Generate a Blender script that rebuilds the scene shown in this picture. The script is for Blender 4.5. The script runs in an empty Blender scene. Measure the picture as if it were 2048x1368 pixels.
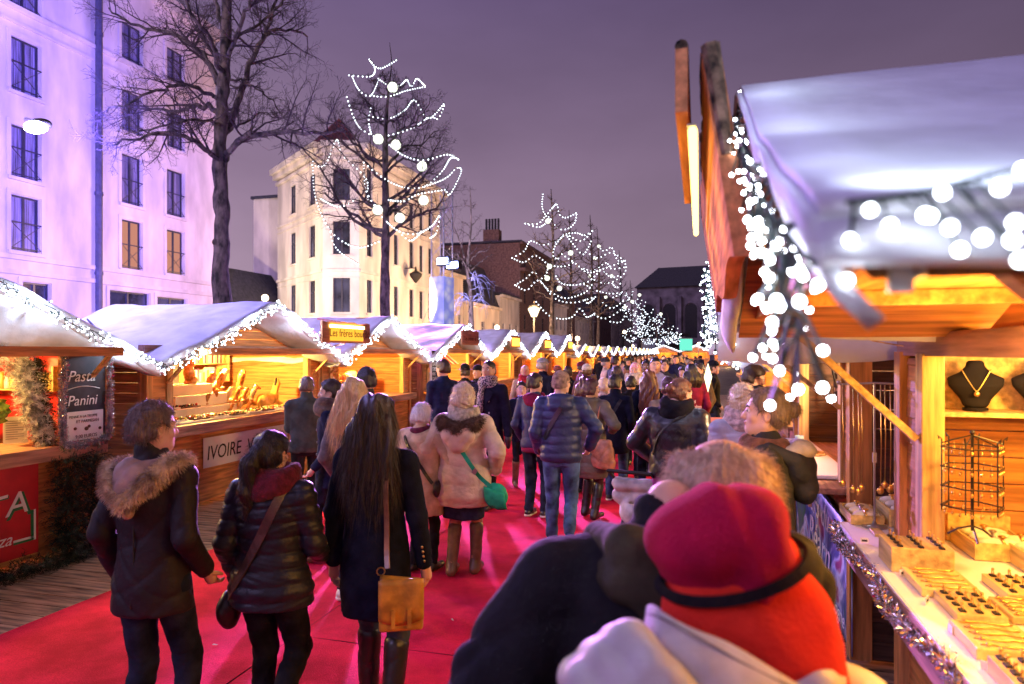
import bpy, math, random
import numpy as np
from mathutils import Vector, Matrix
PI = math.pi; Rd = math.radians
rnd = random.Random(7)
SC = bpy.context.scene
COL = SC.collection
# ---------- the camera: level, 2.05 m up, turned 15.4 degrees off the lane (the lane runs along +Y)
YAW = Rd(15.4); F = 1365.0; CX = 1024.0; HY = 703.0; H = 2.05
cs, sn = math.cos(YAW), math.sin(YAW)
def cw(lat, dep): return (cs*lat - sn*dep, sn*lat + cs*dep)
def P3(px, py, d):
    x, y = cw((px-CX)/F*d, d); return (x, y, H-(py-HY)*d/F)
def yof(px, X):
    r = (px-CX)/F; return -X*(cs+r*sn)/(sn-r*cs)
def dep(X, Y): return -sn*X + cs*Y
def zof(py, X, Y): return H-(py-HY)*dep(X, Y)/F

# ---------- materials
MATS = {}
def nd(nt, t, **kw):
    n = nt.nodes.new(t)
    for k, v in kw.items(): setattr(n, k, v)
    return n
def mat(name, col, rough=.8, metal=0., var=.12, scale=6., bump=0., bscale=60., emit=None, es=0., stretch=(1, 1, 1),
        spec=.5, sheen=0., trans=0., alpha=1., col2=None, detail=4., clear=0., wave=None, lo=.35, hi=.65):
    if name in MATS: return MATS[name]
    m = bpy.data.materials.new(name); m.use_nodes = True; nt = m.node_tree
    b = nt.nodes['Principled BSDF']; L = nt.links.new
    b.inputs['Roughness'].default_value = rough; b.inputs['Metallic'].default_value = metal
    b.inputs['Specular IOR Level'].default_value = spec
    if sheen: b.inputs['Sheen Weight'].default_value = sheen; b.inputs['Sheen Roughness'].default_value = .5
    if trans: b.inputs['Transmission Weight'].default_value = trans
    if clear: b.inputs['Coat Weight'].default_value = clear; b.inputs['Coat Roughness'].default_value = .1
    if alpha < 1: b.inputs['Alpha'].default_value = alpha
    if emit is not None:
        b.inputs['Emission Color'].default_value = (*emit, 1); b.inputs['Emission Strength'].default_value = es
    c1 = tuple(col); c2 = tuple(col2) if col2 else tuple(max(0, c*(1-2*var)) for c in col)
    if not col2: c1 = tuple(min(1, c*(1+var)) for c in col)
    tc = nd(nt, 'ShaderNodeTexCoord'); mp = nd(nt, 'ShaderNodeMapping'); mp.inputs['Scale'].default_value = stretch
    L(tc.outputs['Object'], mp.inputs[0])
    n = nd(nt, 'ShaderNodeTexNoise'); n.inputs['Scale'].default_value = scale; n.inputs['Detail'].default_value = detail
    L(mp.outputs[0], n.inputs['Vector'])
    r = nd(nt, 'ShaderNodeMapRange'); r.inputs[1].default_value = lo; r.inputs[2].default_value = hi
    L(n.outputs[0], r.inputs[0])
    mx = nd(nt, 'ShaderNodeMix', data_type='RGBA'); L(r.outputs[0], mx.inputs[0])
    mx.inputs[6].default_value = (*c2, 1); mx.inputs[7].default_value = (*c1, 1)
    L(mx.outputs[2], b.inputs['Base Color'])
    last = None
    if wave:                                   # (scale, strength, direction, distortion): folds or quilt lines
        w = nd(nt, 'ShaderNodeTexWave', wave_type='BANDS', bands_direction=wave[2])
        w.inputs['Scale'].default_value = wave[0]; w.inputs['Distortion'].default_value = wave[3]
        L(tc.outputs['Object'], w.inputs['Vector'])
        bw = nd(nt, 'ShaderNodeBump'); bw.inputs['Strength'].default_value = wave[1]; bw.inputs['Distance'].default_value = .02
        L(w.outputs['Fac'], bw.inputs['Height']); last = bw
    if bump:
        n2 = nd(nt, 'ShaderNodeTexNoise'); n2.inputs['Scale'].default_value = bscale; n2.inputs['Detail'].default_value = 5
        L(mp.outputs[0], n2.inputs['Vector'])
        bp = nd(nt, 'ShaderNodeBump'); bp.inputs['Strength'].default_value = bump; bp.inputs['Distance'].default_value = .01
        L(n2.outputs[0], bp.inputs['Height'])
        if last: L(last.outputs[0], bp.inputs['Normal'])
        last = bp
    if last: L(last.outputs[0], b.inputs['Normal'])
    MATS[name] = m; return m
def emis(name, col, s, sample=False):
    if name in MATS: return MATS[name]
    m = bpy.data.materials.new(name); m.use_nodes = True; nt = m.node_tree
    nt.nodes.clear(); e = nd(nt, 'ShaderNodeEmission'); o = nd(nt, 'ShaderNodeOutputMaterial')
    e.inputs[0].default_value = (*col, 1); e.inputs[1].default_value = s
    nt.links.new(e.outputs[0], o.inputs[0])
    m.cycles.emission_sampling = 'AUTO' if sample else 'NONE'
    MATS[name] = m; return m

# ---------- mesh builder
class MB:
    def __init__(s): s.v = []; s.f = []; s.m = []
    def add(s, vs, fs, m=0, M=None):
        o = len(s.v)
        if M is not None: vs = [tuple(M @ Vector(p)) for p in vs]
        s.v.extend(vs); s.f.extend([tuple(i+o for i in f) for f in fs]); s.m.extend([m]*len(fs)); return s
    def box(s, x0, x1, y0, y1, z0, z1, m=0, M=None):
        v = [(x, y, z) for x in (x0, x1) for y in (y0, y1) for z in (z0, z1)]
        return s.add(v, [(0, 1, 3, 2), (4, 6, 7, 5), (0, 4, 5, 1), (2, 3, 7, 6), (0, 2, 6, 4), (1, 5, 7, 3)], m, M)
    def cbox(s, c, d, m=0, rot=None, ch=0.):
        M = Matrix.Translation(c) @ (rot.to_4x4() if rot is not None else Matrix.Identity(4))
        return s.box(-d[0]/2, d[0]/2, -d[1]/2, d[1]/2, -d[2]/2, d[2]/2, m, M)
    def bar(s, a, b, w, h, m=0, up=(0, 0, 1)):
        a = Vector(a); b = Vector(b); z = (b-a); L = z.length; z.normalize(); x = z.cross(Vector(up))
        if x.length < 1e-4: x = z.cross(Vector((1, 0, 0)))
        x.normalize(); y = z.cross(x)
        M = Matrix((x, y, z)).transposed().to_4x4(); M.translation = a
        return s.box(-w/2, w/2, -h/2, h/2, 0, L, m, M)
    def tube(s, pts, rad, n=6, m=0, cap=True):
        pts = [Vector(p) for p in pts]; k = len(pts)
        if not hasattr(rad, '__len__'): rad = [rad]*k
        o = len(s.v); x = None
        for i, p in enumerate(pts):
            t = (pts[min(i+1, k-1)]-pts[max(i-1, 0)])
            if t.length < 1e-9: t = Vector((0, 0, 1))
            t.normalize()
            if x is None:
                x = t.cross(Vector((0, 0, 1)))
                if x.length < .05: x = t.cross(Vector((1, 0, 0)))
            else: x = x - t*x.dot(t)
            if x.length < 1e-6: x = t.orthogonal()
            x.normalize(); y = t.cross(x)
            for j in range(n):
                a = 2*PI*j/n; s.v.append(tuple(p+(x*math.cos(a)+y*math.sin(a))*rad[i]))
        for i in range(k-1):
            for j in range(n):
                a = o+i*n+j; b = o+i*n+(j+1) % n
                s.f.append((a, b, b+n, a+n)); s.m.append(m)
        if cap:
            s.f.append(tuple(range(o+n-1, o-1, -1))); s.f.append(tuple(range(o+(k-1)*n, o+k*n))); s.m += [m, m]
        return s
    def sph(s, c, r, n=8, k=6, m=0, rot=None):
        if not hasattr(r, '__len__'): r = (r, r, r)
        vs = [(0, 0, -r[2])]; fs = []
        for i in range(1, k):
            a = -PI/2+PI*i/k
            for j in range(n): vs.append((math.cos(a)*math.cos(2*PI*j/n)*r[0], math.cos(a)*math.sin(2*PI*j/n)*r[1], math.sin(a)*r[2]))
        vs.append((0, 0, r[2])); t = len(vs)-1
        for j in range(n):
            fs.append((0, 1+(j+1) % n, 1+j)); fs.append((t, t-n+j, t-n+(j+1) % n))
            for i in range(k-2):
                a = 1+i*n; fs.append((a+j, a+(j+1) % n, a+n+(j+1) % n, a+n+j))
        M = Matrix.Translation(c) @ (rot.to_4x4() if rot is not None else Matrix.Identity(4))
        return s.add(vs, fs, m, M)
    def octa(s, c, r, m=0):
        x, y, z = c
        return s.add([(x-r, y, z), (x+r, y, z), (x, y-r, z), (x, y+r, z), (x, y, z-r), (x, y, z+r)],
                     [(0, 4, 2), (2, 4, 1), (1, 4, 3), (3, 4, 0), (2, 5, 0), (1, 5, 2), (3, 5, 1), (0, 5, 3)], m)
    def lathe(s, prof, n=16, m=0, M=None):      # prof [(r,z)]
        vs = []; fs = []
        for r, z in prof:
            for j in range(n): vs.append((r*math.cos(2*PI*j/n), r*math.sin(2*PI*j/n), z))
        for i in range(len(prof)-1):
            for j in range(n): fs.append((i*n+j, i*n+(j+1) % n, (i+1)*n+(j+1) % n, (i+1)*n+j))
        fs.append(tuple(range(n-1, -1, -1))); fs.append(tuple(range((len(prof)-1)*n, len(prof)*n)))
        return s.add(vs, fs, m, M)
    def prism(s, poly, d0, d1, ax=0, m=0, M=None):   # polygon in the plane normal to axis ax, from d0 to d1
        def pt(p, d): return ((d, p[0], p[1]), (p[0], d, p[1]), (p[0], p[1], d))[ax]
        n = len(poly); vs = [pt(p, d0) for p in poly]+[pt(p, d1) for p in poly]
        fs = [tuple(range(n-1, -1, -1)), tuple(range(n, 2*n))]+[(i, (i+1) % n, n+(i+1) % n, n+i) for i in range(n)]
        return s.add(vs, fs, m, M)
    def grid(s, fn, nu, nv, m=0):
        o = len(s.v)
        for i in range(nu+1):
            for j in range(nv+1): s.v.append(tuple(fn(i/nu, j/nv)))
        for i in range(nu):
            for j in range(nv):
                a = o+i*(nv+1)+j; s.f.append((a, a+1, a+nv+2, a+nv+1)); s.m.append(m)
        return s
    def build(s, name, mats, parent=None, smooth=False, loc=None):
        me = bpy.data.meshes.new(name); me.from_pydata(s.v, [], s.f)
        if not isinstance(mats, (list, tuple)): mats = [mats]
        for q in mats: me.materials.append(q)
        if len(mats) > 1: me.polygons.foreach_set('material_index', s.m)
        if smooth: me.polygons.foreach_set('use_smooth', [True]*len(me.polygons))
        return link(name, me, parent, loc)
def link(name, me, parent=None, loc=None):
    o = bpy.data.objects.new(name, me); COL.objects.link(o)
    if parent is not None: o.parent = parent
    if loc is not None: o.location = loc
    return o
def solid(o, t, off=-1):
    md = o.modifiers.new('thick', 'SOLIDIFY'); md.thickness = t; md.offset = off; return o
def bev(o, w=.006, seg=2):
    md = o.modifiers.new('bev', 'BEVEL'); md.width = w; md.segments = seg; md.limit_method = 'ANGLE'; md.angle_limit = .7; return o
def thing(name, label, cat, loc=(0, 0, 0), rz=0., group=None, sc=None):
    o = bpy.data.objects.new(name, None); COL.objects.link(o); o.location = loc; o.rotation_euler = (0, 0, rz)
    if sc: o.scale = (sc, sc, sc)
    o['label'] = label; o['category'] = cat
    if group: o['group'] = group
    return o
def tag(o, label, cat, group=None, kind=None):
    o['label'] = label; o['category'] = cat
    if group: o['group'] = group
    if kind: o['kind'] = kind
    return o
def struct(o, label=None, cat=None):
    o['kind'] = 'structure'
    if label: o['label'] = label
    o['category'] = cat or o.name.split('.')[0].replace('_', ' ')
    return o
def text(name, body, size, M, material, parent=None, ext=.002, align='LEFT', shear=0., sx=1., sp=1.):
    cu = bpy.data.curves.new(name, 'FONT'); cu.body = body; cu.size = size; cu.extrude = ext; cu.align_x = align
    cu.shear = shear; cu.space_character = sp; cu.resolution_u = 3
    t = bpy.data.objects.new(name, cu); COL.objects.link(t)
    bpy.context.view_layer.update()
    me = bpy.data.meshes.new_from_object(t.evaluated_get(bpy.context.evaluated_depsgraph_get()))
    bpy.data.objects.remove(t)
    me.transform(M @ Matrix.Diagonal((sx, 1, 1, 1))); me.materials.clear(); me.materials.append(material)
    return link(name, me, parent)
def wallM(o, normal='+x'):
    """text plane facing local +x (reads left to right along +y seen from +x side)"""
    return Matrix.Translation(o) @ Matrix(((0, 0, 1), (1, 0, 0), (0, 1, 0))).to_4x4()
def lamp(name, kind, loc, energy, col, size=.05, label=None, rot=None, spot=None, parent=None, blend=.4):
    l = bpy.data.lights.new(name, kind); l.energy = energy; l.color = col
    if kind in ('POINT', 'SPOT'): l.shadow_soft_size = size
    if kind == 'AREA': l.size = size
    if spot: l.spot_size = spot; l.spot_blend = blend
    o = bpy.data.objects.new(name, l); COL.objects.link(o); o.location = loc
    if rot is not None: o.rotation_euler = rot
    if parent is not None: o.parent = parent
    return o
def aim(o, target):
    d = Vector(target)-Vector(o.location); o.rotation_euler = d.to_track_quat('-Z', 'Y').to_euler()

# ---------- implicit surfaces (smooth unions of limbs, cloth and hair turned into one continuous mesh)
def smin(a, b, k):
    if k <= 0: return np.minimum(a, b)
    h = np.clip(.5+.5*(b-a)/k, 0, 1); return b*(1-h)+a*h-k*h*(1-h)
def smax(a, b, k): return -smin(-a, -b, k)
class Fld:
    def __init__(s): s.p = []; s.lo = np.full(3, 9.); s.hi = np.full(3, -9.); s.post = None
    def _bb(s, lo, hi): s.lo = np.minimum(s.lo, lo); s.hi = np.maximum(s.hi, hi)
    def cone(s, a, b, ra, rb, k=.03, op='u'):
        a = np.array(a, float); b = np.array(b, float)
        def f(X, Y, Z):
            d = b-a; L = max(1e-9, float(d @ d))
            t = np.clip(((X-a[0])*d[0]+(Y-a[1])*d[1]+(Z-a[2])*d[2])/L, 0, 1)
            return np.sqrt((X-a[0]-t*d[0])**2+(Y-a[1]-t*d[1])**2+(Z-a[2]-t*d[2])**2)-(ra+(rb-ra)*t)
        s.p.append((f, k, op, np.minimum(a, b)-max(ra, rb), np.maximum(a, b)+max(ra, rb)))
        if op == 'u': s._bb(np.minimum(a, b)-max(ra, rb), np.maximum(a, b)+max(ra, rb))
        return s
    def chain(s, pts, rs, k=.03):
        for i in range(len(pts)-1): s.cone(pts[i], pts[i+1], rs[i], rs[i+1], k)
        return s
    def ell(s, c, r, k=.03, op='u', rot=None):
        c = np.array(c, float); r = np.array(r, float); M = None if rot is None else np.array(rot.inverted())
        def f(X, Y, Z):
            x, y, z = X-c[0], Y-c[1], Z-c[2]
            if M is not None: x, y, z = (M[i][0]*x+M[i][1]*y+M[i][2]*z for i in range(3))
            k0 = np.sqrt((x/r[0])**2+(y/r[1])**2+(z/r[2])**2)+1e-9
            k1 = np.sqrt((x/r[0]**2)**2+(y/r[1]**2)**2+(z/r[2]**2)**2)+1e-9
            return k0*(k0-1)/k1
        m = r.max() if rot is not None else r
        s.p.append((f, k, op, c-m, c+m))
        if op == 'u': s._bb(c-m, c+m)
        return s
    def loft(s, st, k=.03, op='u'):             # stations (z, cx, cy, a, b) from low to high
        st = sorted(st); A = np.array(st, float)
        def f(X, Y, Z):
            z = A[:, 0]; cx, cy, a, b = (np.interp(Z, z, A[:, i]) for i in (1, 2, 3, 4))
            x, y = X-cx, Y-cy
            k0 = np.sqrt((x/a)**2+(y/b)**2)+1e-9; k1 = np.sqrt((x/a**2)**2+(y/b**2)**2)+1e-9
            d = k0*(k0-1)/k1
            return smax(d, np.maximum(z[0]-Z, Z-z[-1]), .02)
        lo = np.array([(A[:, 1]-A[:, 3]).min(), (A[:, 2]-A[:, 4]).min(), A[0, 0]]); hi = np.array([(A[:, 1]+A[:, 3]).max(), (A[:, 2]+A[:, 4]).max(), A[-1, 0]])
        s.p.append((f, k, op, lo, hi))
        if op == 'u': s._bb(lo, hi)
        return s
    def fn(s, f, k, op): s.p.append((f, k, op, None, None)); return s
    def mesh(s, vox, name='m'):
        pad = vox*2+.03; lo = s.lo-pad; hi = s.hi+pad
        n = np.maximum(4, np.ceil((hi-lo)/vox).astype(int)+1)
        ax = [lo[i]+vox*np.arange(n[i]) for i in range(3)]
        D = np.full(tuple(n), 1., np.float32)
        for f, k, op, a, b in s.p:
            if a is None: sl = (slice(None),)*3
            else:
                e = k+vox*3+.05
                i0 = np.clip(np.floor((a-e-lo)/vox).astype(int), 0, n-1); i1 = np.clip(np.ceil((b+e-lo)/vox).astype(int)+1, 1, n)
                sl = tuple(slice(i0[i], i1[i]) for i in range(3))
            X = ax[0][sl[0]][:, None, None]; Y = ax[1][sl[1]][None, :, None]; Z = ax[2][sl[2]][None, None, :]
            X, Y, Z = np.broadcast_arrays(X, Y, Z)
            d = f(X, Y, Z).astype(np.float32)
            D[sl] = smin(D[sl], d, k) if op == 'u' else (smax(D[sl], -d, k) if op == 's' else smax(D[sl], d, k))
        if s.post is not None:
            X, Y, Z = np.broadcast_arrays(ax[0][:, None, None], ax[1][None, :, None], ax[2][None, None, :])
            near = np.abs(D) < .06; D = D.copy(); D[near] += s.post(X[near], Y[near], Z[near])
        D[0] = D[-1] = 1; D[:, 0] = D[:, -1] = 1; D[:, :, 0] = D[:, :, -1] = 1
        return nets(D, lo, vox)
def nets(D, lo, vox):
    I = D < 0; c = np.zeros(tuple(np.array(D.shape)-1), np.int8)
    offs = [(i, j, k) for i in (0, 1) for j in (0, 1) for k in (0, 1)]
    N = c.shape
    for i, j, k in offs: c += I[i:i+N[0], j:j+N[1], k:k+N[2]]
    act = np.argwhere((c > 0) & (c < 8))
    if not len(act): return np.zeros((0, 3)), np.zeros((0, 4), int)
    idx = np.full(N, -1, np.int64); idx[act[:, 0], act[:, 1], act[:, 2]] = np.arange(len(act))
    val = {o: D[act[:, 0]+o[0], act[:, 1]+o[1], act[:, 2]+o[2]] for o in offs}
    acc = np.zeros((len(act), 3)); cnt = np.zeros(len(act))
    for o in offs:
        for a in range(3):
            if o[a]: continue
            p = list(o); p[a] = 1; p = tuple(p)
            v0, v1 = val[o], val[p]; cr = (v0 < 0) != (v1 < 0)
            t = np.where(cr, v0/np.where(cr, v0-v1, 1), 0)
            pt = np.tile(np.array(o, float), (len(act), 1)); pt[:, a] += t
            acc[cr] += pt[cr]; cnt[cr] += 1
    V = (act+acc/cnt[:, None])*vox+lo
    Fs = []
    for a in range(3):
        sl0 = [slice(None)]*3; sl1 = [slice(None)]*3; sl0[a] = slice(0, -1); sl1[a] = slice(1, None)
        A = I[tuple(sl0)]; B = I[tuple(sl1)]
        b, cc = (a+1) % 3, (a+2) % 3
        e = np.argwhere(A != B); e = e[(e[:, b] > 0) & (e[:, cc] > 0)]
        s = A[e[:, 0], e[:, 1], e[:, 2]]
        q = []
        for db, dc in ((1, 1), (0, 1), (0, 0), (1, 0)):
            g = e.copy(); g[:, b] -= db; g[:, cc] -= dc; q.append(idx[g[:, 0], g[:, 1], g[:, 2]])
        q = np.stack(q, 1); q[~s] = q[~s][:, ::-1]; Fs.append(q)
    return V, np.concatenate(Fs)
def npmesh(name, V, Q, mats, parent=None, smooth=True, extra=None):
    """quads (and extra triangles with their own material) as one object"""
    me = bpy.data.meshes.new(name); nv, nq = len(V), len(Q); T = None
    if extra is not None: V = np.concatenate([V, extra[0]]); T = extra[1]+nv
    me.vertices.add(len(V)); me.vertices.foreach_set('co', np.asarray(V, np.float32).ravel())
    nt = 0 if T is None else len(T)
    me.loops.add(nq*4+nt*3); me.polygons.add(nq+nt)
    li = Q.ravel() if T is None else np.concatenate([Q.ravel(), T.ravel()])
    me.loops.foreach_set('vertex_index', li.astype(np.int32))
    st = np.concatenate([np.arange(nq)*4, nq*4+np.arange(nt)*3]).astype(np.int32)
    me.polygons.foreach_set('loop_start', st)
    me.polygons.foreach_set('use_smooth', np.full(nq+nt, smooth))
    if not isinstance(mats, (list, tuple)): mats = [mats]
    for m in mats: me.materials.append(m)
    if nt and len(mats) > 1: me.polygons.foreach_set('material_index', np.concatenate([np.zeros(nq), np.ones(nt)]).astype(np.int32))
    me.update(calc_edges=True); me.validate()
    return link(name, me, parent)
def vnorm(V, Q):
    a = V[Q[:, 2]]-V[Q[:, 0]]; b = V[Q[:, 3]]-V[Q[:, 1]]; n = np.cross(a, b); N = np.zeros_like(V)
    for i in range(4): np.add.at(N, Q[:, i], n)
    return N/(np.linalg.norm(N, axis=1, keepdims=True)+1e-9)
def fuzz(V, N, count, length, width, rng, bend=(0, 0, -.5), jit=.5, mask=None):
    """thin tapering hairs rooted on the surface"""
    ids = np.arange(len(V)) if mask is None else np.flatnonzero(mask)
    if not len(ids): return np.zeros((0, 3)), np.zeros((0, 3), int)
    i = rng.choice(ids, count); p = V[i]; n = N[i]+rng.normal(0, jit, (count, 3))+np.array(bend); n /= np.linalg.norm(n, axis=1, keepdims=True)
    L = length*rng.uniform(.5, 1.2, (count, 1)); s = np.cross(n, rng.normal(0, 1, (count, 3))); s /= np.linalg.norm(s, axis=1, keepdims=True)+1e-9
    m = p+n*L*.55+np.array(bend)*L*.12; e = p+n*L+np.array(bend)*L*.35
    v = np.stack([p-s*width/2, p+s*width/2, m-s*width*.35, m+s*width*.35, e], 1).reshape(-1, 3)
    b = np.arange(count)[:, None]*5
    t = np.concatenate([b+np.array([[0, 1, 3]]), b+np.array([[0, 3, 2]]), b+np.array([[2, 3, 4]])])
    return v, t
# ================= people
SKIN = mat('skin', (.72, .42, .30), .55, var=.06, scale=9, bump=.08, bscale=220, spec=.4)
SKIN_D = mat('skin_dark', (.36, .19, .12), .55, var=.06, scale=9, bump=.08, bscale=220)
SKIN_P = mat('skin_pale', (.80, .52, .42), .55, var=.05, scale=9, bump=.08, bscale=220)
EYEW = mat('eye_white', (.75, .73, .72), .25, var=.02)
EYED = mat('iris_dark', (.03, .02, .015), .15, var=.02)
LIPS = mat('lips', (.45, .12, .10), .4, var=.05)
LIPR = mat('lips_red', (.55, .04, .05), .35, var=.05)
def hairm(name, c, c2=None):
    return mat('hair_'+name, c, .42, var=.3, scale=16, stretch=(6, 6, .55), bump=.7, bscale=34, col2=c2 or tuple(q*.35 for q in c), spec=.6, lo=.3, hi=.7)
HAIR = dict(black=hairm('black', (.022, .016, .016)), dark=hairm('dark', (.055, .028, .022)), brown=hairm('brown', (.13, .058, .03)),
            auburn=hairm('auburn', (.25, .085, .04)), blond=hairm('blond', (.95, .72, .42), (.55, .36, .18)), grey=hairm('grey', (.42, .38, .37), (.2, .17, .16)),
            white=hairm('white', (.95, .92, .9), (.62, .58, .58)), greybrown=hairm('greybrown', (.25, .18, .16), (.09, .06, .05)), ash=hairm('ash', (.92, .76, .60), (.5, .36, .26)),
            maroon=hairm('maroon', (.10, .022, .03)))
def cloth(name, c, kind='wool', **kw):
    base = dict(wool=dict(rough=.97, bump=.35, bscale=120, var=.18, scale=14, spec=.12),
                puffer=dict(rough=.55, bump=.5, bscale=30, var=.12, scale=7, spec=.35),
                cotton=dict(rough=.9, bump=.4, bscale=45, var=.16, scale=9, spec=.2),
                denim=dict(rough=.95, bump=.35, bscale=120, var=.35, scale=7, spec=.15),
                leather=dict(rough=.34, bump=.3, bscale=40, var=.2, scale=12, spec=.6),
                knit=dict(rough=1., bump=.8, bscale=90, var=.2, scale=30, sheen=.08),
                fur=dict(rough=1., bump=.8, bscale=90, var=.3, scale=20, sheen=.1))[kind]
    base.update(kw); return mat('cloth_'+name, c, **base)
def ik(s, h, pole, l1=.29, l2=.27):
    s, h = Vector(s), Vector(h); d = h-s; L = min(d.length, (l1+l2)*.995); d.normalize(); h = s+d*L
    a = (l1*l1-l2*l2+L*L)/(2*L); r = math.sqrt(max(0, l1*l1-a*a)); p = Vector(pole); p = p-d*p.dot(d); p.normalize()
    return s+d*a+p*r, h
ARM = dict(down=((.27, .02, .86), (.5, -1, 0)), pocket=((.222, .11, .93), (.30, -1, -.2)), bent=((.10, .30, 1.14), (.35, -.6, -1)),
           fold=((.02, .24, 1.20), (1, -.2, -1)), swing=((.26, .17, .90), (.4, -1, 0)), back=((.28, -.14, .88), (.4, -1, 0)), phone=((.10, .26, 1.20), (.8, -.3, -1)),
           hook=((.12, .22, 1.03), (1, -.4, -.6)))
def wrinkle(amp, seed):
    a, b, c = seed*1.7 % 6, seed*2.3 % 6, seed*3.1 % 6
    def f(X, Y, Z):
        u = np.sin(9*X+6*Z+a)+np.sin(7*Y-5*Z+b)
        r1 = 1-np.abs(np.sin(11*Z+8*X+1.3*u)); r2 = 1-np.abs(np.sin(15*Z-10*X+5*Y+1.6*np.sin(8*X+c)+b))
        return amp*(1.5*r1**3+1.1*r2**3-.6+.5*np.sin(26*X+22*Y+6*Z+1.5*u)+.4*np.sin(21*Z+14*X+2.2*u))
    return f
def quilt(amp, q, seed):
    w = wrinkle(.0022, seed)
    def f(X, Y, Z):
        zz = Z+.012*np.sin(7*X+seed)+.01*np.sin(9*Y)
        return -amp*(np.abs(np.sin(PI*zz/q))**.55-.6)+w(X, Y, Z)+.0016*np.sin(46*X+20*np.sin(12*Z)+9*Y)
    return f
def head_parts(vox, female=False, nose=1., ears=True):
    f = Fld()
    f.ell((0, -.008, 1.668), (.076, .097, .092), .03).ell((0, .022, 1.612), (.060, .070, .088), .03)
    f.cone((0, .045, 1.562), (0, .062, 1.552), .036, .028, .03)          # chin
    f.cone((-.045, .0, 1.58), (0, .05, 1.555), .03, .028, .025).cone((.045, .0, 1.58), (0, .05, 1.555), .03, .028, .025)
    f.cone((0, .088, 1.648), (0, .108*nose, 1.612), .009, .0125, .012)    # nose
    f.ell((-.010, .098, 1.607), (.007, .008, .006), .006).ell((.010, .098, 1.607), (.007, .008, .006), .006)
    f.ell((-.032, .094, 1.645), (.016, .014, .011), .012, 's').ell((.032, .094, 1.645), (.016, .014, .011), .012, 's')
    f.cone((-.04, .078, 1.664), (.04, .078, 1.664), .010, .010, .015)     # brow
    f.ell((-.04, .062, 1.612), (.018, .018, .018), .02).ell((.04, .062, 1.612), (.018, .018, .018), .02)
    f.ell((0, .090, 1.580), (.02, .009, .009), .008)
    if ears:
        for s in (-1, 1): f.ell((s*.078, -.004, 1.632), (.010, .019, .030), .008); f.ell((s*.084, .0, 1.634), (.005, .010, .018), .004, 's')
    f.cone((0, -.022, 1.47), (0, -.012, 1.60), .052, .050, .03)
    return f
def hair_fld(style, length=1.3, big=0., seed=1):
    f = Fld(); e = (.003 if style == 'crop' else .012)+big
    f.ell((0, -.010, 1.672), (.078+e, .100+e, .094+e), .02)
    if style in ('short', 'crop', 'curly', 'bobshort'):
        f.ell((0, -.04, 1.62), (.078+e*.8, .075+e*.6, .06), .03)
        if style == 'bobshort': f.ell((0, -.035, 1.60), (.09+e, .085+e, .085), .03)
        if style == 'curly': f.ell((0, -.03, 1.62), (.092+e, .085+e, .08), .03)
        f.fn(lambda X, Y, Z: 1.565+.0*X-Z, .01, 'i')
    elif style in ('long', 'longwavy'):
        n = 6; st = []
        for i in range(n+1):
            t = i/n; z = 1.66+(length-1.66)*t
            st.append((z, 0, -.045-.045*math.sin(PI*min(1, t*1.1))*.9-.02*t, (.094+e)+.035*math.sin(PI*t)+.02*t-.055*max(0, t-.75)*4*.5, .062+.012*math.sin(PI*t)-.025*t))
        f.loft(st, .04)
    elif style == 'tied':                       # combed back with a bun behind
        f.ell((0, -.045, 1.635), (.075+e, .07, .06), .03); f.ell((0, -.125, 1.675), (.042, .036, .042), .015)
    elif style == 'pony':
        f.ell((0, -.045, 1.625), (.078+e, .075, .07), .03)
        f.chain([(-.01, -.11, 1.67), (-.03, -.15, 1.60), (-.05, -.15, 1.45), (-.055, -.13, length)], [.03, .045, .045, .018], .03)
    # open the face: everything in front of the hairline
    fr = .058 if style in ('long', 'longwavy') else .034
    f.fn(lambda X, Y, Z: (Y-fr-.85*np.maximum(Z-1.662, 0)-.25*np.minimum(Z-1.662, 0)+.012*np.sin(40*X+seed))*.8, .008, 'i')
    if style == 'balding': f.fn(lambda X, Y, Z: Z-1.722-.006*np.sin(30*X)+.2*np.clip(Y, -.1, .1), .012, 'i'); f.fn(lambda X, Y, Z: 1.575-Z, .01, 'i')
    if style in ('short', 'crop', 'tied', 'pony', 'curly'):
        f.fn(lambda X, Y, Z: -(np.sqrt(((np.abs(X)-.085)/.03)**2+((Y-.010)/.032)**2+((Z-1.615)/.05)**2)-1)*.03, .006, 'i')   # ears free
    if style in ('short', 'crop'):
        f.fn(lambda X, Y, Z: np.where(Y < .02, (1.585-.05*np.clip(Y+.09, 0, .1)/.1*0)-Z, 1.63-Z), .01, 'i')
    amp = dict(short=.003, crop=.0015, curly=.007, bobshort=.003, long=.005, longwavy=.007, tied=.0022, pony=.0025).get(style, .003)
    if style in ('curly',):
        f.post = lambda X, Y, Z: amp*np.sin(62*X+4*np.sin(40*Z))*np.sin(58*Z+3*np.sin(50*Y)+seed)*np.sin(55*Y+1)*2
    elif style in ('long', 'longwavy'):
        f.post = lambda X, Y, Z: amp*(np.sin(70*X+3*np.sin(7*Z+seed)+2*np.sin(15*Z))+.6*np.sin(130*X+2.5*np.sin(11*Z+1)+30*Y)+.6*np.sin(40*X+4*Z+40*Y))
    else:
        f.post = lambda X, Y, Z: amp*(np.sin(90*X+2*np.sin(20*Z+seed)+12*Y)+.8*np.sin(70*Y+60*Z+30*X+seed)+.8*np.sin(45*np.arctan2(X, -Y-.02)))
    return f
PEOPLE = []
TT = Matrix.Translation
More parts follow.
